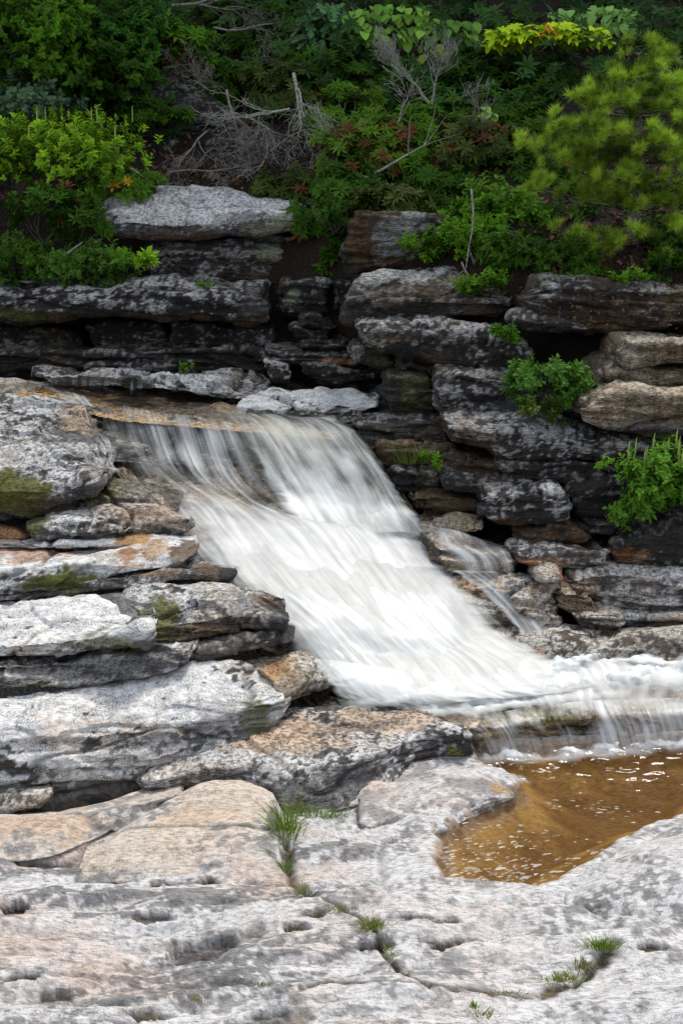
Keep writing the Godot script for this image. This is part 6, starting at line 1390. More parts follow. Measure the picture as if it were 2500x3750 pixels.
	rock("rock_slab", "broad peach stained shelf in front of the dark gap at the left edge", [[V(-2.063, -0.080, -6.510), V(-1.719, -0.080, -6.557), V(-1.440, -0.060, -6.546), V(-1.269, -0.050, -6.588), V(-1.040, -0.020, -6.630), V(-0.846, 0.020, -6.641)], [V(-1.980, 0.030, -6.247), V(-1.635, 0.050, -6.235), V(-1.374, 0.060, -6.238), V(-1.176, 0.060, -6.304), V(-0.973, 0.070, -6.369), V(-0.804, 0.070, -6.464)], [V(-1.950, 0.000, -6.134), V(-1.616, 0.010, -6.142), V(-1.378, 0.020, -6.122), V(-1.198, 0.025, -6.199), V(-1.080, 0.030, -6.277), V(-0.924, 0.035, -6.395), V(-0.804, 0.035, -6.516)], [V(-1.909, -0.060, -5.977), V(-1.581, -0.050, -5.984), V(-1.360, -0.040, -6.019), V(-1.190, -0.030, -6.138), V(-1.053, -0.020, -6.263), V(-0.909, 0.000, -6.371), V(-0.799, 0.000, -6.528)], [V(-1.909, -0.040, -6.377), V(-1.581, -0.030, -6.384), V(-1.360, -0.020, -6.419), V(-1.190, -0.010, -6.538), V(-1.053, 0.000, -6.663), V(-0.909, 0.020, -6.771), V(-0.799, 0.020, -6.928)]], "granite_peach", {"res": 0.012, "amp": 0.4, "blocky": 0.3, "round": 0.15, "strata": 0.5, "stains": [[V(-1.433, 0.050, -6.205), V(0.4, 0.08, 0.2), lin(0.55, 0.40, 0.29), 0.7]], "group": "rock slabs of the near bank"})
	rock("rock_slab", "rounded pale rock with a groove at the right edge of the pool", [[V(0.955, -0.100, -5.844), V(1.104, -0.060, -5.923), V(1.276, -0.040, -6.046), V(1.485, -0.040, -6.245), V(1.664, -0.050, -6.446), V(1.996, -0.050, -6.572)], [V(0.951, -0.030, -5.662), V(1.085, 0.050, -5.622), V(1.267, 0.080, -5.703), V(1.479, 0.100, -5.848), V(1.818, 0.100, -5.958)], [V(0.960, -0.020, -5.571), V(1.108, 0.040, -5.483), V(1.285, 0.070, -5.499), V(1.467, 0.090, -5.534), V(1.722, 0.090, -5.608)], [V(0.969, -0.030, -5.471), V(1.092, -0.030, -5.380), V(1.260, -0.030, -5.357), V(1.432, -0.030, -5.357), V(1.667, -0.030, -5.380)], [V(0.969, -0.010, -5.771), V(1.092, -0.010, -5.680), V(1.260, -0.010, -5.657), V(1.432, -0.010, -5.657), V(1.667, -0.010, -5.680)]], "granite", {"res": 0.011, "amp": 0.5, "strata": 0.5, "stains": [[V(1.427, 0.000, -6.163), V(0.25, 0.06, 0.06), lin(0.12, 0.115, 0.12), 0.5], [V(1.500, -0.020, -6.322), V(0.3, 0.06, 0.06), lin(0.45, 0.24, 0.07), 0.5]], "group": "rock slabs of the near bank"})
	rock("rock_slab", "tan algae covered lip where the lower step spills into the amber pool", [[V(0.356, 0.080, -7.517), V(0.783, 0.100, -7.611), V(1.192, 0.120, -7.735), V(1.692, 0.120, -7.854), V(2.356, 0.120, -7.924)], [V(0.471, 0.090, -7.366), V(0.749, 0.110, -7.419), V(1.165, 0.120, -7.550), V(1.586, 0.120, -7.637), V(2.293, 0.120, -7.695)], [V(0.615, 0.070, -7.255), V(0.799, 0.090, -7.293), V(1.146, 0.100, -7.407), V(1.544, 0.100, -7.490), V(2.252, 0.100, -7.542)], [V(0.659, 0.000, -7.231), V(0.832, 0.000, -7.309), V(1.177, 0.000, -7.388), V(1.554, 0.010, -7.444), V(2.242, 0.010, -7.485)], [V(0.725, -0.120, -7.267), V(0.904, -0.140, -7.371), V(1.216, -0.140, -7.410), V(1.608, -0.140, -7.449), V(2.258, -0.140, -7.508)], [V(0.725, -0.100, -7.667), V(0.904, -0.120, -7.771), V(1.216, -0.120, -7.810), V(1.608, -0.120, -7.849), V(2.258, -0.120, -7.908)]], "lip", {"res": 0.014, "strata": 0.8, "stains": [[V(1.077, 0.100, -7.465), V(0.35, 0.07, 0.1), lin(0.20, 0.20, 0.03), 0.8], [V(0.611, 0.090, -7.407), V(0.2, 0.06, 0.1), lin(0.45, 0.24, 0.07), 0.7], [V(0.704, 0.000, -7.231), V(0.06, 0.12, 0.1), lin(0.022, 0.022, 0.024), 1], [V(1.627, 0.050, -7.509), V(0.3, 0.08, 0.1), lin(0.3,0.16,0.08), 0.7]], "group": "rock slabs of the near bank"})
	stream()
	plants()
	print("done ", Time.get_ticks_msec(), " ms")


func plant_shapes() -> void:
	M.clear_water = StandardMaterial3D.new()
	M.clear_water.transparency = BaseMaterial3D.TRANSPARENCY_ALPHA
	M.clear_water.albedo_color = Color(0.10, 0.07, 0.03, 0.25)
	M.clear_water.roughness = 0.08
	M.clear_water.metallic_specular = 0.25
	M.gold = M.wet.duplicate()
	M.gold.clearcoat = 0.1
	M.gold.detail_enabled = false
	M.amber = StandardMaterial3D.new()
	M.amber.transparency = BaseMaterial3D.TRANSPARENCY_ALPHA
	M.amber.albedo_color = Color(0.36, 0.21, 0.0, 0.20)
	M.amber.roughness = 0.05
	M.amber.metallic_specular = 0.22
	M.foam = StandardMaterial3D.new()
	M.foam.transparency = BaseMaterial3D.TRANSPARENCY_ALPHA
	M.foam.vertex_color_use_as_albedo = true
	M.foam.albedo_color = Color(0.82, 0.835, 0.85, 0.95)
	M.foam.roughness = 0.6
	M.froth = plain(lin(0.85, 0.85, 0.84), 0.5)
	M.froth.vertex_color_use_as_albedo = true
	M.froth.transparency = BaseMaterial3D.TRANSPARENCY_ALPHA
	M.froth.albedo_color.a = 0.8
	M.strand = water_material(0.85)
	M.strand.uv1_scale = V(2.6, 0.09, 1)
	M.laurel = rosette(10, LANCE, 0.35, 0.35, 11)
	M.laurel_up = rosette(9, LANCE, 0.75, 0.25, 12)
	M.small_sprig = sprig(9, OVATE, 0.55, 0.2, 13)
	M.bush_sprig = sprig(8, OVATE, 0.75, 0.25, 14)
	M.round_sprig = sprig(7, ROUND, 0.7, 0.25, 15)
	var st := begin()
	fan(st, Transform3D.IDENTITY, ROUND, 0.2)
	M.round_leaf = finish(st)
	M.maple = maple_leaf()
	M.oak = oak_leaf()
	M.brush = needle_brush(17)
	M.spike = flower_spike()


func plants() -> void:
	var g := "laurel bushes on the shaded slope"
	shrub("shrub", "tall mid green bush filling the top left corner", "shrub", "", V(-2.915, 4.361, -13.600), V(0.75, 0.55, 0.6), "bush_sprig", 1500, 0.085, lin(0.018, 0.048, 0.006), lin(0.095, 0.23, 0.012), {"spikes": 10})
	shrub("shrub", "broad green bush right of the top left corner bush", "shrub", "", V(-2.169, 4.332, -13.800), V(0.6, 0.55, 0.55), "bush_sprig", 1500, 0.082, lin(0.018, 0.048, 0.006), lin(0.055, 0.17, 0.02), {})
	shrub("shrub", "dark lower skirt of leaves hanging over the outcrop at upper left", "shrub", "", V(-2.291, 4.009, -13.400), V(0.45, 0.22, 0.35), "bush_sprig", 300, 0.1, lin(0.018, 0.048, 0.006), lin(0.052, 0.13, 0.01), {})
	shrub("laurel_bush", "red tipped laurel right of the top left bushes", "laurel", g, V(-1.519, 4.244, -13.900), V(0.35, 0.22, 0.3), "laurel", 130, 0.12, lin(0.052, 0.13, 0.01), lin(0.095, 0.23, 0.012), {"accent": lin(0.13, 0.055, 0.022), "accent_share": 0.08})
	shrub("shrub", "blue green low bush at the left edge above the yellow green bush", "shrub", "", V(-2.880, 3.752, -13.300), V(0.42, 0.16, 0.35), "round_sprig", 260, 0.075, lin(0.05, 0.11, 0.055), lin(0.12, 0.2, 0.11), {})
	shrub("shrub", "yellow green upright bush with pale spikes over the white topped boulder", "shrub", "", V(-2.311, 3.263, -12.400), V(0.62, 0.3, 0.4), "bush_sprig", 800, 0.07, lin(0.028, 0.095, 0.008), lin(0.28, 0.5, 0.02), {"spikes": 16, "up": 1.2})
	shrub("shrub", "bright yellow green shoots at the far left edge of the spiky bush", "shrub", "", V(-2.873, 3.216, -12.300), V(0.3, 0.28, 0.3), "bush_sprig", 240, 0.07, lin(0.028, 0.095, 0.008), lin(0.28, 0.5, 0.02), {"spikes": 5, "up": 1.2})
	shrub("laurel_bush", "green laurel below the spiky bush with a few yellow leaves", "laurel", g, V(-1.913, 3.080, -12.200), V(0.35, 0.14, 0.25), "laurel_up", 110, 0.09, lin(0.052, 0.13, 0.01), lin(0.1, 0.22, 0.02), {"accent": lin(0.5, 0.3, 0.02), "accent_share": 0.04})
	shrub("laurel_bush", "laurel clump with tan leaf tips left of the white topped boulder", "laurel", g, V(-2.468, 2.774, -11.700), V(0.33, 0.25, 0.3), "laurel_up", 130, 0.085, lin(0.018, 0.048, 0.006), lin(0.06, 0.16, 0.012), {"accent": lin(0.13, 0.055, 0.022), "accent_share": 0.05})
	shrub("laurel_bush", "sparse laurel with visible stems against the dark side of the boulder", "laurel", g, V(-2.124, 2.708, -11.750), V(0.22, 0.24, 0.25), "laurel_up", 80, 0.08, lin(0.018, 0.048, 0.006), lin(0.052, 0.13, 0.01), {})
	shrub("shrub", "low dark small leaved bush along the long ledge", "shrub", "", V(-2.027, 2.358, -11.500), V(0.42, 0.12, 0.3), "small_sprig", 520, 0.062, lin(0.052, 0.13, 0.01), lin(0.06, 0.14, 0.025), {})
	shrub("shrub", "dark small leaved bush at the left edge on the long ledge", "shrub", "", V(-2.663, 2.412, -11.500), V(0.32, 0.16, 0.3), "small_sprig", 420, 0.065, lin(0.018, 0.048, 0.006), lin(0.052, 0.13, 0.01), {})
	shrub("laurel_sprig", "two bright whorls of leaves in the dark gap beside the grey block", "laurel", "", V(-1.787, 2.471, -11.400), V(0.1, 0.04, 0.08), "laurel_up", 8, 0.095, lin(0.095, 0.23, 0.012), lin(0.095, 0.23, 0.012), {"clumps": 3})
	shrub("laurel_sprig", "bright whorl of leaves at the left corner of the broad grey block", "laurel", "", V(-1.574, 2.412, -11.500), V(0.06, 0.07, 0.06), "laurel_up", 9, 0.1, lin(0.095, 0.23, 0.012), lin(0.28, 0.5, 0.02), {"clumps": 3})
	shrub("seedling", "tiny green seedling on top of the long ledge near its right end", "seedling", "", V(-1.055, 2.254, -11.100), V(0.035, 0.02, 0.03), "small_sprig", 9, 0.05, lin(0.095, 0.23, 0.012), lin(0.095, 0.23, 0.012), {"clumps": 3})
	shrub("seedling", "green tuft growing in the thin bedded ledge over the channel", "seedling", "", V(-1.193, 1.631, -10.950), V(0.04, 0.02, 0.03), "small_sprig", 8, 0.05, lin(0.095, 0.23, 0.012), lin(0.095, 0.23, 0.012), {"clumps": 3})
	shrub("laurel_bush", "dark leaved laurel at the top left of the thicket", "laurel", g, V(-1.124, 4.589, -15.600), V(0.616, 0.392, 0.385), "laurel", 473, 0.09, lin(0.018, 0.048, 0.006), lin(0.052, 0.13, 0.01), {"accent": lin(0.13, 0.055, 0.022), "accent_share": 0.009000000000000001})
	shrub("laurel_bush", "dull laurel under the oak leaves at the top of the thicket", "laurel", g, V(-0.676, 4.360, -15.200), V(0.56, 0.392, 0.35), "laurel", 430, 0.09, lin(0.018, 0.048, 0.006), lin(0.052, 0.13, 0.01), {"accent": lin(0.13, 0.055, 0.022), "accent_share": 0.0135})
	shrub("laurel_bush", "shadowed laurel along the top edge left of the oak", "laurel", g, V(-0.855, 4.798, -16.000), V(0.672, 0.448, 0.42), "laurel", 516, 0.09, lin(0.018, 0.048, 0.006), lin(0.052, 0.13, 0.01), {"accent": lin(0.13, 0.055, 0.022), "accent_share": 0.009000000000000001})
	shrub("laurel_bush", "laurel with rusty seed heads near the hooked dead branch", "laurel", g, V(-0.188, 3.930, -14.400), V(0.56, 0.336, 0.35), "laurel", 430, 0.09, lin(0.018, 0.048, 0.006), lin(0.052, 0.13, 0.01), {"accent": lin(0.13, 0.055, 0.022), "accent_share": 0.045000000000000005})
	shrub("laurel_bush", "dark laurel behind the fan of pale dead twigs", "laurel", g, V(0.244, 4.047, -14.600), V(0.616, 0.336, 0.385), "laurel", 473, 0.09, lin(0.018, 0.048, 0.006), lin(0.052, 0.13, 0.01), {"accent": lin(0.13, 0.055, 0.022), "accent_share": 0.009000000000000001})
	shrub("laurel_bush", "glossy laurel right of the pale twig fan", "laurel", g, V(0.820, 3.917, -14.200), V(0.56, 0.336, 0.35), "laurel", 430, 0.09, lin(0.018, 0.048, 0.006), lin(0.052, 0.13, 0.01), {"accent": lin(0.13, 0.055, 0.022), "accent_share": 0.0135})
	shrub("laurel_bush", "broad laurel under the yellow maple", "laurel", g, V(1.383, 4.151, -14.600), V(0.616, 0.336, 0.385), "laurel", 473, 0.09, lin(0.018, 0.048, 0.006), lin(0.052, 0.13, 0.01), {"accent": lin(0.13, 0.055, 0.022), "accent_share": 0.009000000000000001})
	shrub("laurel_bush", "laurel between the maple and the pine", "laurel", g, V(1.696, 3.904, -14.000), V(0.56, 0.392, 0.35), "laurel", 430, 0.09, lin(0.018, 0.048, 0.006), lin(0.052, 0.13, 0.01), {"accent": lin(0.13, 0.055, 0.022), "accent_share": 0.018000000000000002})
	shrub("laurel_bush", "laurel with pale upper leaves in the middle of the thicket", "laurel", g, V(1.129, 3.601, -13.400), V(0.56, 0.28, 0.35), "laurel", 430, 0.09, lin(0.052, 0.13, 0.01), lin(0.07, 0.17, 0.04), {"accent": lin(0.13, 0.055, 0.022), "accent_share": 0.022500000000000003})
	shrub("laurel_bush", "laurel directly below the pale twig fan", "laurel", g, V(0.432, 3.708, -13.600), V(0.504, 0.28, 0.315), "laurel", 387, 0.09, lin(0.018, 0.048, 0.006), lin(0.05, 0.13, 0.03), {"accent": lin(0.13, 0.055, 0.022), "accent_share": 0.0135})
	shrub("laurel_bush", "laurel with a red tinted crown above the brown gap", "laurel", g, V(0.000, 3.616, -13.200), V(0.392, 0.2464, 0.245), "laurel", 301, 0.09, lin(0.052, 0.13, 0.01), lin(0.095, 0.23, 0.012), {"accent": lin(0.13, 0.055, 0.022), "accent_share": 0.07200000000000001})
	shrub("laurel_bush", "red and olive laurel hanging over the dark hollow", "laurel", g, V(0.257, 3.286, -12.400), V(0.448, 0.224, 0.28), "laurel", 344, 0.09, lin(0.1, 0.12, 0.03), lin(0.095, 0.23, 0.012), {"accent": lin(0.13, 0.055, 0.022), "accent_share": 0.135})
	shrub("laurel_bush", "laurel on the bent grey stem over the hollow", "laurel", g, V(0.734, 3.382, -12.600), V(0.504, 0.2464, 0.315), "laurel", 387, 0.09, lin(0.052, 0.13, 0.01), lin(0.095, 0.23, 0.012), {"accent": lin(0.13, 0.055, 0.022), "accent_share": 0.054})
	shrub("laurel_bush", "rusty laurel left of the pine", "laurel", g, V(1.167, 3.286, -12.400), V(0.448, 0.28, 0.28), "laurel", 344, 0.09, lin(0.018, 0.048, 0.006), lin(0.1, 0.12, 0.03), {"accent": lin(0.13, 0.055, 0.022), "accent_share": 0.135})
	shrub("laurel_bush", "dark laurel beside the upper pine boughs", "laurel", g, V(1.451, 3.485, -12.900), V(0.448, 0.28, 0.28), "laurel", 344, 0.09, lin(0.018, 0.048, 0.006), lin(0.052, 0.13, 0.01), {"accent": lin(0.13, 0.055, 0.022), "accent_share": 0.022500000000000003})
	shrub("laurel_bush", "small dark laurel at the left of the hollow", "laurel", g, V(0.069, 3.058, -12.200), V(0.3136, 0.1792, 0.196), "laurel", 240, 0.09, lin(0.018, 0.048, 0.006), lin(0.052, 0.13, 0.01), {"accent": lin(0.13, 0.055, 0.022), "accent_share": 0.022500000000000003})
	shrub("laurel_bush", "dark drooping laurel under the hollow", "laurel", g, V(0.772, 3.013, -12.000), V(0.336, 0.1568, 0.21), "laurel", 258, 0.09, lin(0.018, 0.048, 0.006), lin(0.052, 0.13, 0.01), {"accent": lin(0.13, 0.055, 0.022), "accent_share": 0.022500000000000003})
	shrub("laurel_bush", "laurel just under the cluster of oak leaves", "laurel", g, V(-0.250, 4.289, -15.000), V(0.448, 0.28, 0.28), "laurel", 344, 0.09, lin(0.018, 0.048, 0.006), lin(0.052, 0.13, 0.01), {"accent": lin(0.13, 0.055, 0.022), "accent_share": 0.009000000000000001})
	shrub("laurel_bush", "dark broad leaved laurel behind the pine top", "laurel", g, V(2.057, 4.316, -15.000), V(0.56, 0.392, 0.35), "laurel", 430, 0.09, lin(0.018, 0.048, 0.006), lin(0.052, 0.13, 0.01), {"accent": lin(0.13, 0.055, 0.022), "accent_share": 0.0})
	shrub("laurel_bush", "shadowed laurel in the top right corner", "laurel", g, V(2.916, 4.664, -15.800), V(0.784, 0.504, 0.49), "laurel", 602, 0.09, lin(0.018, 0.048, 0.006), lin(0.052, 0.13, 0.01), {"accent": lin(0.13, 0.055, 0.022), "accent_share": 0.0})
	shrub("laurel_bush", "dark laurel at the right edge behind the pine", "laurel", g, V(3.261, 4.021, -14.600), V(0.56, 0.504, 0.35), "laurel", 430, 0.09, lin(0.018, 0.048, 0.006), lin(0.052, 0.13, 0.01), {"accent": lin(0.13, 0.055, 0.022), "accent_share": 0.0})
	shrub("laurel_bush", "dark laurel behind the middle pine boughs", "laurel", g, V(2.136, 3.504, -13.400), V(0.56, 0.448, 0.35), "laurel", 430, 0.09, lin(0.018, 0.048, 0.006), lin(0.052, 0.13, 0.01), {"accent": lin(0.13, 0.055, 0.022), "accent_share": 0.0})
	shrub("laurel_bush", "dark laurel low behind the pine trunk", "laurel", g, V(2.544, 2.966, -12.800), V(0.672, 0.448, 0.42), "laurel", 516, 0.09, lin(0.018, 0.048, 0.006), lin(0.052, 0.13, 0.01), {"accent": lin(0.13, 0.055, 0.022), "accent_share": 0.0})
	shrub("laurel_bush", "dim laurel beneath the round leaved sapling", "laurel", g, V(0.663, 4.561, -15.600), V(0.672, 0.336, 0.42), "laurel", 516, 0.09, lin(0.018, 0.048, 0.006), lin(0.052, 0.13, 0.01), {"accent": lin(0.13, 0.055, 0.022), "accent_share": 0.0045000000000000005})
	shrub("laurel_bush", "dim laurel behind the yellow maple", "laurel", g, V(1.460, 4.581, -15.800), V(0.672, 0.336, 0.42), "laurel", 516, 0.09, lin(0.018, 0.048, 0.006), lin(0.052, 0.13, 0.01), {"accent": lin(0.13, 0.055, 0.022), "accent_share": 0.0})
	shrub("laurel_bush", "dark laurel left of the hooked dead branch above the outcrop", "laurel", g, V(-1.118, 4.000, -14.300), V(0.45, 0.25, 0.35), "laurel", 220, 0.105, lin(0.018, 0.048, 0.006), lin(0.052, 0.13, 0.01), {})
	shrub("laurel_bush", "olive laurel hanging behind the big tangle of dead twigs", "laurel", g, V(-0.522, 3.904, -14.000), V(0.35, 0.22, 0.3), "laurel", 170, 0.1, lin(0.018, 0.048, 0.006), lin(0.1, 0.12, 0.03), {})
	shrub("shrub", "small leaved bush beneath the pine's left boughs", "shrub", "", V(1.323, 2.755, -11.600), V(0.42, 0.22, 0.35), "bush_sprig", 420, 0.085, lin(0.052, 0.13, 0.01), lin(0.095, 0.23, 0.012), {})
	shrub("shrub", "bright small leaved bush trailing beside the hanging white twig", "shrub", "", V(0.961, 2.596, -11.200), V(0.22, 0.12, 0.2), "small_sprig", 260, 0.07, lin(0.052, 0.13, 0.01), lin(0.095, 0.23, 0.012), {})
	shrub("shrub", "little green bush sitting on the rust stained block", "shrub", "", V(0.615, 2.558, -11.100), V(0.14, 0.09, 0.12), "small_sprig", 130, 0.065, lin(0.052, 0.13, 0.01), lin(0.095, 0.23, 0.012), {})
	shrub("shrub", "dark green bush right under the hanging white twig", "shrub", "", V(1.367, 2.500, -11.000), V(0.3, 0.14, 0.25), "bush_sprig", 240, 0.075, lin(0.018, 0.048, 0.006), lin(0.052, 0.13, 0.01), {})
	shrub("shrub", "low trailing green bush over the lip of the sloping boulder", "shrub", "", V(1.090, 2.275, -10.700), V(0.22, 0.05, 0.12), "small_sprig", 170, 0.06, lin(0.052, 0.13, 0.01), lin(0.095, 0.23, 0.012), {})
	shrub("shrub", "dark small bush in the shade beneath the pine trunk", "shrub", "", V(1.958, 2.438, -11.000), V(0.4, 0.16, 0.3), "small_sprig", 220, 0.075, lin(0.018, 0.048, 0.006), lin(0.052, 0.13, 0.01), {})
	shrub("shrub", "dim green bush at the right edge under the pine", "shrub", "", V(2.476, 2.566, -10.900), V(0.25, 0.18, 0.25), "bush_sprig", 160, 0.08, lin(0.018, 0.048, 0.006), lin(0.052, 0.13, 0.01), {})
	shrub("shrub", "tiny bush at the left corner of the cave mouth", "shrub", "", V(1.181, 1.977, -10.000), V(0.11, 0.04, 0.08), "small_sprig", 60, 0.055, lin(0.052, 0.13, 0.01), lin(0.052, 0.13, 0.01), {})
	shrub("shrub", "leafy bush in front of the dark cave", "shrub", "", V(1.378, 1.722, -9.550), V(0.22, 0.1, 0.16), "small_sprig", 330, 0.07, lin(0.052, 0.13, 0.01), lin(0.07, 0.17, 0.03), {})
	shrub("shrub", "right lower arm of the bush in front of the cave", "shrub", "", V(1.597, 1.636, -9.500), V(0.13, 0.09, 0.12), "small_sprig", 150, 0.065, lin(0.052, 0.13, 0.01), lin(0.06, 0.15, 0.03), {})
	shrub("shrub", "olive lower fringe of leaves under the cave bush", "shrub", "", V(1.301, 1.528, -9.350), V(0.16, 0.07, 0.08), "small_sprig", 80, 0.055, lin(0.1, 0.12, 0.03), lin(0.052, 0.13, 0.01), {})
	shrub("shrub", "bright green bush with pale flower spikes at the right edge above the water", "shrub", "", V(2.077, 1.125, -8.950), V(0.24, 0.21, 0.18), "bush_sprig", 560, 0.06, lin(0.052, 0.13, 0.01), lin(0.1, 0.24, 0.02), {"spikes": 14, "up": 1.0, "foot": V(0.1, -0.2, -0.1)})
	shrub("shrub", "left lower wing of the bright spiky bush at the right edge", "shrub", "", V(1.861, 0.973, -8.900), V(0.12, 0.08, 0.1), "bush_sprig", 90, 0.07, lin(0.052, 0.13, 0.01), lin(0.1, 0.23, 0.03), {})
	shrub("seedling", "pale green seedling on the grey slab left of the bright spiky bush", "seedling", "", V(1.707, 1.252, -8.950), V(0.055, 0.02, 0.03), "bush_sprig", 8, 0.055, lin(0.095, 0.23, 0.012), lin(0.095, 0.23, 0.012), {"clumps": 4})
	shrub("fern", "small fern in the dark crevice right of the tall grass", "fern", "", V(0.591, 1.192, -9.350), V(0.06, 0.045, 0.05), "small_sprig", 34, 0.05, lin(0.052, 0.13, 0.01), lin(0.095, 0.23, 0.012), {"clumps": 6})
	shrub("moss_cushion", "mossy clump of leaves in the cleft above the rust stained block", "moss", "", V(-0.044, 2.755, -11.600), V(0.14, 0.14, 0.15), "small_sprig", 170, 0.055, lin(0.018, 0.048, 0.006), lin(0.052, 0.13, 0.01), {})
	shrub("seedling", "grassy green sprout on the leaf covered cliff block", "seedling", "", V(2.055, 2.363, -10.200), V(0.09, 0.05, 0.06), "small_sprig", 26, 0.07, lin(0.095, 0.23, 0.012), lin(0.095, 0.23, 0.012), {"clumps": 6})
	shrub("laurel_bush", "dark laurel spilling over the right end of the white topped boulder", "laurel", g, V(-0.137, 2.769, -12.000), V(0.3, 0.14, 0.21), "laurel", 252, 0.085, lin(0.018, 0.048, 0.006), lin(0.052, 0.13, 0.01), {"accent": lin(0.13, 0.055, 0.022), "accent_share": 0.03})
	shrub("laurel_bush", "small laurel in the leaf strewn gap above the rust stained block", "laurel", g, V(0.091, 2.902, -12.000), V(0.3, 0.14, 0.21), "laurel", 252, 0.085, lin(0.018, 0.048, 0.006), lin(0.052, 0.13, 0.01), {"accent": lin(0.13, 0.055, 0.022), "accent_share": 0.03})
	shrub("laurel_bush", "dark laurel fringe right above the rust stained block", "laurel", g, V(0.399, 2.872, -11.700), V(0.32, 0.12, 0.224), "laurel", 268, 0.085, lin(0.018, 0.048, 0.006), lin(0.1, 0.12, 0.03), {"accent": lin(0.13, 0.055, 0.022), "accent_share": 0.03})
	shrub("laurel_bush", "dim laurel along the back of the white topped boulder", "laurel", g, V(-0.453, 2.990, -12.600), V(0.4, 0.12, 0.28), "laurel", 336, 0.085, lin(0.018, 0.048, 0.006), lin(0.1, 0.12, 0.03), {"accent": lin(0.13, 0.055, 0.022), "accent_share": 0.03})
	shrub("laurel_bush", "dark ferny growth in the cleft right of the broad grey block", "laurel", g, V(-0.045, 2.402, -11.700), V(0.12, 0.2, 0.084), "laurel", 100, 0.085, lin(0.018, 0.048, 0.006), lin(0.052, 0.13, 0.01), {"accent": lin(0.13, 0.055, 0.022), "accent_share": 0.03})
	shrub("laurel_bush", "shaded laurel on the bank left under the pine", "laurel", g, V(1.774, 2.671, -11.500), V(0.35, 0.2, 0.245), "laurel", 294, 0.085, lin(0.018, 0.048, 0.006), lin(0.052, 0.13, 0.01), {"accent": lin(0.13, 0.055, 0.022), "accent_share": 0.03})
	shrub("laurel_bush", "shaded laurel behind the foot of the pine", "laurel", g, V(2.255, 2.625, -11.600), V(0.4, 0.2, 0.28), "laurel", 336, 0.085, lin(0.018, 0.048, 0.006), lin(0.052, 0.13, 0.01), {"accent": lin(0.13, 0.055, 0.022), "accent_share": 0.03})
	shrub("laurel_bush", "dim laurel right of the pine trunk", "laurel", g, V(2.642, 2.837, -11.900), V(0.35, 0.25, 0.245), "laurel", 294, 0.085, lin(0.018, 0.048, 0.006), lin(0.052, 0.13, 0.01), {"accent": lin(0.13, 0.055, 0.022), "accent_share": 0.03})
	shrub("laurel_bush", "dim laurel between the pine trunk and the small leaved bush", "laurel", g, V(2.100, 2.837, -11.900), V(0.4, 0.25, 0.28), "laurel", 336, 0.085, lin(0.018, 0.048, 0.006), lin(0.052, 0.13, 0.01), {"accent": lin(0.13, 0.055, 0.022), "accent_share": 0.03})
	shrub("laurel_bush", "low shaded laurel round the base of the pine trunk", "laurel", g, V(2.355, 2.491, -11.200), V(0.4, 0.14, 0.28), "laurel", 336, 0.085, lin(0.018, 0.048, 0.006), lin(0.052, 0.13, 0.01), {"accent": lin(0.13, 0.055, 0.022), "accent_share": 0.03})
	shrub("laurel_bush", "dark laurel filling the gap left of the middle pine boughs", "laurel", g, V(1.802, 3.291, -12.600), V(0.4, 0.25, 0.28), "laurel", 336, 0.085, lin(0.018, 0.048, 0.006), lin(0.052, 0.13, 0.01), {"accent": lin(0.13, 0.055, 0.022), "accent_share": 0.03})
	shrub("laurel_bush", "low dark laurel on top of the leaf covered block", "laurel", g, V(1.814, 2.349, -10.750), V(0.25, 0.07, 0.175), "laurel", 210, 0.085, lin(0.018, 0.048, 0.006), lin(0.052, 0.13, 0.01), {"accent": lin(0.13, 0.055, 0.022), "accent_share": 0.03})
	shrub("laurel_bush", "dark laurel left of the lower pine boughs", "laurel", g, V(1.612, 3.103, -12.200), V(0.4, 0.25, 0.28), "laurel", 336, 0.085, lin(0.018, 0.048, 0.006), lin(0.052, 0.13, 0.01), {"accent": lin(0.13, 0.055, 0.022), "accent_share": 0.03})
	shrub("laurel_bush", "dark laurel behind the hanging white twig", "laurel", g, V(0.829, 2.794, -11.800), V(0.25, 0.12, 0.175), "laurel", 210, 0.085, lin(0.018, 0.048, 0.006), lin(0.052, 0.13, 0.01), {"accent": lin(0.13, 0.055, 0.022), "accent_share": 0.03})
	shrub("laurel_bush", "dark trailing growth over the top of the outcrop", "laurel", g, V(-1.755, 3.659, -13.600), V(0.35, 0.12, 0.245), "laurel", 294, 0.085, lin(0.018, 0.048, 0.006), lin(0.052, 0.13, 0.01), {"accent": lin(0.13, 0.055, 0.022), "accent_share": 0.03})
	spray("oak_sapling", "bluish green lobed oak leaves at the top centre", "oak", V(-0.094, 4.589, -14.600), V(0.3, 0.2, 0.2), "oak", 150, 0.17, lin(0.06, 0.16, 0.06), lin(0.12, 0.27, 0.11), 0.6, V(0.000, 4.042, -14.900), {})
	spray("hobble_sapling", "round leaved sapling at the top centre right of the oak", "sapling", V(0.475, 4.544, -14.300), V(0.42, 0.18, 0.2), "round_leaf", 220, 0.1, lin(0.13, 0.29, 0.04), lin(0.27, 0.5, 0.08), 0.75, V(0.689, 3.956, -14.800), {})
	spray("hobble_sapling", "round leaved branch left of the maple", "sapling", V(1.083, 4.481, -14.300), V(0.26, 0.1, 0.2), "round_leaf", 90, 0.115, lin(0.12, 0.26, 0.05), lin(0.22, 0.42, 0.08), 0.75, V(1.076, 3.956, -14.800), {})
	spray("maple_sapling", "bright yellow maple spray with one orange leaf at the top", "maple", V(1.909, 4.390, -13.600), V(0.56, 0.08, 0.25), "maple", 330, 0.115, lin(0.36, 0.56, 0.02), lin(0.62, 0.78, 0.03), 0.35, V(1.853, 3.879, -14.000), {"accent": lin(0.75, 0.16, 0.03), "accent_share": 0.025, "droop": 0.1})
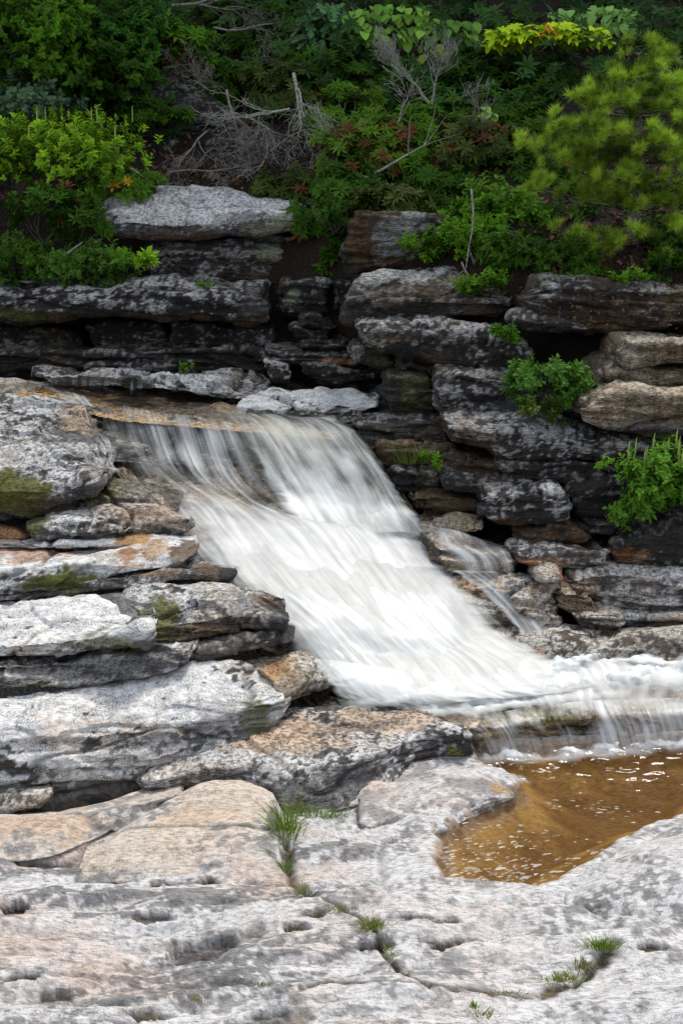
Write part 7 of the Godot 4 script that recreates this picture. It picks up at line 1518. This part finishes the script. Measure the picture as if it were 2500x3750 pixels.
	spray("hobble_sapling", "drooping round leaves above the yellow maple", "sapling", V(2.433, 4.595, -14.200), V(0.44, 0.1, 0.2), "round_leaf", 150, 0.105, lin(0.14, 0.3, 0.07), lin(0.26, 0.46, 0.12), 0.8, V(2.341, 4.035, -14.800), {})
	spray("hobble_sapling", "tiny pale green sprig of round leaves low in the thicket", "sapling", V(1.239, 3.633, -12.500), V(0.11, 0.04, 0.06), "round_leaf", 9, 0.1, lin(0.24, 0.44, 0.07), lin(0.3, 0.5, 0.1), 0.7, V(1.322, 3.388, -12.800), {})
	spray("hobble_sapling", "three dull round leaves hanging below the sapling trunk", "sapling", V(0.882, 4.253, -14.000), V(0.12, 0.1, 0.08), "round_leaf", 9, 0.11, lin(0.18, 0.22, 0.04), lin(0.22, 0.28, 0.05), 0.9, V(1.046, 3.930, -14.400), {})
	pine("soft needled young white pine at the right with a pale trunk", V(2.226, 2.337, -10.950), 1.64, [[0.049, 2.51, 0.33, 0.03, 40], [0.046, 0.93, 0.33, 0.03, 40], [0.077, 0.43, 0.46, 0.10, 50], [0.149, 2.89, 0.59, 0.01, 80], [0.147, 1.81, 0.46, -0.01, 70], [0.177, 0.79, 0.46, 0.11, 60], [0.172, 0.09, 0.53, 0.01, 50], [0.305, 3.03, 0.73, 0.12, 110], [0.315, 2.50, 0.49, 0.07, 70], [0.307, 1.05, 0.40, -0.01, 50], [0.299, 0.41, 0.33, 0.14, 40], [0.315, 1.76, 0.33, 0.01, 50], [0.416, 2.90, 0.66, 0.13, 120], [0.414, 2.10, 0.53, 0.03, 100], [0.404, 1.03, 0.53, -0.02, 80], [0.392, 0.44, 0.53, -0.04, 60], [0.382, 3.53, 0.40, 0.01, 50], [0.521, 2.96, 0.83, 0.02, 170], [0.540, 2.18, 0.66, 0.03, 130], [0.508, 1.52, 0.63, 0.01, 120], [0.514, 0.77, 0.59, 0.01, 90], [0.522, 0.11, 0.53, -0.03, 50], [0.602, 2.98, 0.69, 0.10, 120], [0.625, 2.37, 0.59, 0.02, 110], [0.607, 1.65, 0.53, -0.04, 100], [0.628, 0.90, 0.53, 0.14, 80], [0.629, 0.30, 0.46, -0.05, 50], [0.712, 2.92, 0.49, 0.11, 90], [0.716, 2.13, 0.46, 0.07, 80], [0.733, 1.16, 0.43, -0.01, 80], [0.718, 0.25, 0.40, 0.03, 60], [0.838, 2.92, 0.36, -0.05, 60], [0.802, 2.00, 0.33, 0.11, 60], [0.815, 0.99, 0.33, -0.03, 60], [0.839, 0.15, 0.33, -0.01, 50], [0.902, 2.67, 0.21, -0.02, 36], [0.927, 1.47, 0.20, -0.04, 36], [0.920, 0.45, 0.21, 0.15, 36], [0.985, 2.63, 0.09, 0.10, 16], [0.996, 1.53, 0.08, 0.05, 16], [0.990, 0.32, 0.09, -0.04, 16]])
	snag("hooked grey dead branch arching down at the centre of the slope", V(-0.423, 3.984, -13.000), V(-0.15, -1, 0.1), 0.5, 0.017, 3, 0.34, -0.25, "lichen_bark")
	snag("pale crooked dead limb running left from the hooked branch", V(-0.458, 3.671, -12.900), V(-1, -0.35, 0.2), 0.55, 0.014, 3, 0.3, -0.1, "lichen_bark")
	snag("tangle of fine dead twigs above the pale end of the outcrop", V(-1.033, 3.853, -13.200), V(0.3, -0.6, 0.2), 0.5, 0.012, 4, 0.4, -0.15, "grey_bark")
	snag("cluster of bare grey twigs over the outcrop beside the tangle", V(-0.858, 3.635, -13.100), V(0.5, -0.3, 0.1), 0.5, 0.012, 4, 0.4, -0.1, "grey_bark")
	snag("fine dead twigs drooping towards the white topped boulder", V(-0.654, 3.391, -12.900), V(0.2, -0.7, 0.2), 0.5, 0.012, 4, 0.38, -0.15, "grey_bark")
	snag("thin dead twigs lying along the foot of the outcrop", V(-1.534, 3.132, -12.900), V(1, -0.05, 0.1), 0.75, 0.012, 3, 0.2, 0, "grey_bark")
	snag("bare twigs at the right end of the tangle", V(-0.289, 3.388, -12.800), V(0.3, -0.6, 0.2), 0.45, 0.01, 4, 0.4, -0.1, "grey_bark")
	snag("fan of pale lichened dead twigs in the laurel thicket", V(0.783, 3.734, -13.100), V(-0.55, 0.5, 0.1), 0.36, 0.016, 4, 0.3, 0.25, "lichen_bark")
	snag("second fan of pale twigs beside the lichened fan", V(0.807, 3.729, -13.100), V(0.4, 0.9, 0.1), 0.3, 0.014, 4, 0.3, 0.3, "lichen_bark")
	snag("small pale twig right of the lichened fan", V(1.003, 3.752, -13.100), V(0.7, 0.3, 0.1), 0.22, 0.01, 3, 0.3, 0.2, "lichen_bark")
	snag("white crooked twigs at the left of the dark hollow", V(0.166, 3.382, -12.600), V(-0.9, 0.1, 0.1), 0.4, 0.01, 3, 0.3, 0.1, "lichen_bark")
	snag("pale twigs among the red laurel over the hollow", V(0.442, 3.421, -12.400), V(0.3, 0.4, 0.2), 0.35, 0.009, 3, 0.35, 0.1, "lichen_bark")
	snag("bent grey stem crossing the dark hollow", V(0.194, 3.075, -12.100), V(0.9, 0.5, 0.05), 0.55, 0.016, 1, 0.12, 0.05, "lichen_bark")
	snag("hanging white twig in front of the dark rocks under the pine", V(0.989, 2.991, -11.000), V(0.12, -1, 0.1), 0.6, 0.01, 2, 0.2, -0.08, "lichen_bark")
	snag("pale twigs curling up in the middle of the thicket", V(1.218, 3.237, -12.200), V(-0.3, 0.9, 0.1), 0.35, 0.009, 3, 0.35, 0.2, "grey_bark")
	snag("grey roots and twigs dangling over the sloping boulder", V(0.918, 2.443, -10.900), V(0.1, -0.6, 0.3), 0.25, 0.008, 3, 0.4, -0.3, "grey_bark")
	snag("grey twigs dangling right of the hanging white twig", V(1.438, 2.504, -10.900), V(-0.1, -1, 0.2), 0.22, 0.007, 3, 0.4, -0.3, "grey_bark")
	snag("smooth white stick leaning on the white topped boulder", V(-1.772, 3.159, -12.200), V(0.85, -0.55, 0.2), 0.3, 0.01, 0, 0.08, -0.1, "lichen_bark")
	snag("broken grey stick in the small leaved bush on the long ledge", V(-2.193, 2.465, -11.300), V(0.7, 0.6, 0.1), 0.2, 0.014, 0, 0.1, 0, "grey_bark")
	snag("thin grey twigs fanning over the flat flake of the outcrop", V(-1.194, 3.489, -13.000), V(-0.2, -0.5, 0.2), 0.45, 0.01, 4, 0.4, -0.1, "grey_bark")
	snag("spray of dead twigs hanging left of the rust stained block", V(-0.164, 3.195, -12.400), V(-0.3, -0.5, 0.2), 0.4, 0.009, 4, 0.4, -0.1, "grey_bark")
	snag("dead twigs high between the corner bushes and the thicket", V(-1.249, 4.517, -14.400), V(0.5, -0.2, 0.1), 0.6, 0.012, 4, 0.35, 0, "grey_bark")
	snag("pale bare twigs below the dead branch at the top edge", V(-1.323, 4.228, -14.000), V(0.2, -0.5, 0.2), 0.4, 0.01, 4, 0.4, 0, "grey_bark")
	snag("dead grey branch along the top edge left of centre", V(-1.665, 4.742, -14.600), V(1, 0, 0.1), 1, 0.016, 3, 0.25, -0.05, "grey_bark")
	forest_tree("grey trunked tree rising at the top edge right of centre", V(1.21, hill_height(1.21, -17.50), -17.50), 9, V(2.6, 2.2, 2.4), 1500)
	forest_tree("second grey trunk just right of the grey trunked tree", V(1.43, hill_height(1.43, -18.20), -18.20), 10, V(2.6, 2.4, 2.4), 1500)
	forest_tree("dark trunked tree behind the top left bushes", V(-2.35, hill_height(-2.35, -18.50), -18.50), 10, V(3, 2.6, 2.6), 1700)
	forest_tree("tall tree behind the pine at the top right", V(3.77, hill_height(3.77, -17.50), -17.50), 9.5, V(2.8, 2.4, 2.6), 1600)
	forest_tree("leaning tree far up the slope left of the oak leaves", V(-0.92, hill_height(-0.92, -20.00), -20.00), 11, V(3.2, 2.8, 2.8), 1700)
	forest_tree("tree at the left end of the slope", V(-5.00, hill_height(-5.00, -17.50), -17.50), 9, V(3, 2.4, 2.8), 1600)
	rng.seed = 909
	var places := []
	var tints := PackedColorArray()
	for k in 5200:
		var x := rng.randf_range(-6.5, 6.5)
		var z := -13.6 - pow(rng.randf(), 0.8) * 9.0 + smoothstep(0.0, 2.5, x) * 1.6
		var y := hill_height(x, z) + rng.randf() * rng.randf_range(0.1, 1.3)
		var f := V(rng.randf_range(-0.6, 0.6), 0.7, rng.randf_range(0.1, 1.0)).normalized()
		places.append(Transform3D((Basis(Quaternion(Vector3.UP, f)) * Basis(Vector3.UP, rng.randf() * TAU)).scaled(Vector3.ONE * rng.randf_range(0.09, 0.15)), V(x, y, z)))
		tints.append(lin(0.012, 0.035, 0.010).lerp(lin(0.045, 0.105, 0.025), rng.randf()))
	var under := scatter("undergrowth", M.laurel, M.leaf, places, tints)
	tag(under, "dark mass of undergrowth far back on the slope", "undergrowth", "", "stuff")
	tuft("long green grass in the deep crack by the peach slab", V(-0.260, -0.020, -6.175), 0.06, 0.11, 0.23, 190, lin(0.1, 0.16, 0.02), lin(0.2, 0.3, 0.05))
	tuft("green grass along the foot of the dark rock front", V(-0.108, -0.030, -6.420), 0.14, 0.03, 0.08, 150, lin(0.1, 0.16, 0.02), lin(0.2, 0.3, 0.05))
	tuft("thin green grass lower in the same crack", V(-0.246, 0.000, -5.807), 0.03, 0.05, 0.09, 40, lin(0.1, 0.16, 0.02), lin(0.2, 0.3, 0.05))
	tuft("sparse dry grass at the bend of the crack", V(-0.167, 0.000, -5.606), 0.05, 0.04, 0.06, 45, lin(0.2, 0.3, 0.05), lin(0.3, 0.24, 0.12))
	tuft("round tuft of green and tan grass over the branching crack", V(0.130, 0.000, -5.304), 0.05, 0.035, 0.065, 170, lin(0.2, 0.3, 0.05), lin(0.3, 0.24, 0.12))
	tuft("bright green tuft in the right hand crack", V(1.049, 0.000, -5.143), 0.06, 0.035, 0.06, 170, lin(0.1, 0.16, 0.02), lin(0.2, 0.3, 0.05))
	tuft("dry brown matted grass trailing left from the bright tuft", V(0.859, 0.000, -4.912), 0.08, 0.04, 0.03, 200, lin(0.3, 0.24, 0.12), lin(0.2, 0.3, 0.05))
	tuft("small brown and green tuft at the bottom centre right", V(0.523, 0.000, -4.672), 0.04, 0.03, 0.03, 60, lin(0.2, 0.3, 0.05), lin(0.3, 0.24, 0.12))
	tuft("little green sprout at the bottom centre", V(0.497, 0.000, -4.725), 0.02, 0.02, 0.03, 30, lin(0.1, 0.16, 0.02), lin(0.2, 0.3, 0.05))
	tuft("tiny grass tuft in the long crack left of centre", V(-0.310, 0.000, -4.870), 0.04, 0.015, 0.025, 40, lin(0.1, 0.16, 0.02), lin(0.3, 0.24, 0.12))
	tuft("wisp of dry grass near the bottom left of centre", V(-0.548, 0.000, -4.771), 0.04, 0.02, 0.03, 30, lin(0.3, 0.24, 0.12), lin(0.2, 0.3, 0.05))
	tuft("brown matted grass at the meeting of the cracks", V(0.422, 0.000, -4.817), 0.05, 0.012, 0.014, 50, lin(0.3, 0.24, 0.12), lin(0.1, 0.16, 0.02))
	tuft("tall green grass blades on the ledge right of the fall", V(0.460, 1.183, -9.300), 0.1, 0.05, 0.24, 46, lin(0.05, 0.08, 0.012), lin(0.11, 0.15, 0.03))
	tuft("thin grass on the sloping boulder by the trailing bush", V(0.875, 2.307, -10.600), 0.12, 0.05, 0.08, 60, lin(0.2, 0.3, 0.05), lin(0.3, 0.24, 0.12))
	tuft("short dry blades in the branching crack just under the round tuft", V(0.197, 0.000, -5.091), 0.02, 0.05, 0.03, 50, lin(0.2, 0.3, 0.05), lin(0.3, 0.24, 0.12))
	tuft("moss green wisps where the branching crack bends right", V(0.245, 0.000, -4.931), 0.03, 0.03, 0.022, 50, lin(0.1, 0.16, 0.02), lin(0.3, 0.24, 0.12))
	tuft("dry blades along the crack left of the branching crack", V(0.000, 0.000, -5.463), 0.07, 0.02, 0.03, 60, lin(0.2, 0.3, 0.05), lin(0.3, 0.24, 0.12))
	tuft("brown blades beside the brown matted grass in the long crack", V(0.625, 0.000, -4.817), 0.09, 0.012, 0.018, 70, lin(0.3, 0.24, 0.12), lin(0.2, 0.3, 0.05))
	tuft("thin green wisps between the bright tuft and the matted grass", V(0.948, 0.000, -5.000), 0.035, 0.05, 0.04, 110, lin(0.1, 0.16, 0.02), lin(0.3, 0.24, 0.12))
	shrub("shrub", "low dim bush on the leafy bank left of the pine foot", "shrub", "", V(1.694, 2.468, -10.800), V(0.28, 0.1, 0.2), "small_sprig", 220, 0.06, lin(0.018, 0.048, 0.006), lin(0.052, 0.13, 0.01), {})
	shrub("shrub", "low dim bush on the leafy bank right of the pine foot", "shrub", "", V(2.419, 2.402, -10.700), V(0.25, 0.1, 0.2), "small_sprig", 200, 0.06, lin(0.018, 0.048, 0.006), lin(0.052, 0.13, 0.01), {})
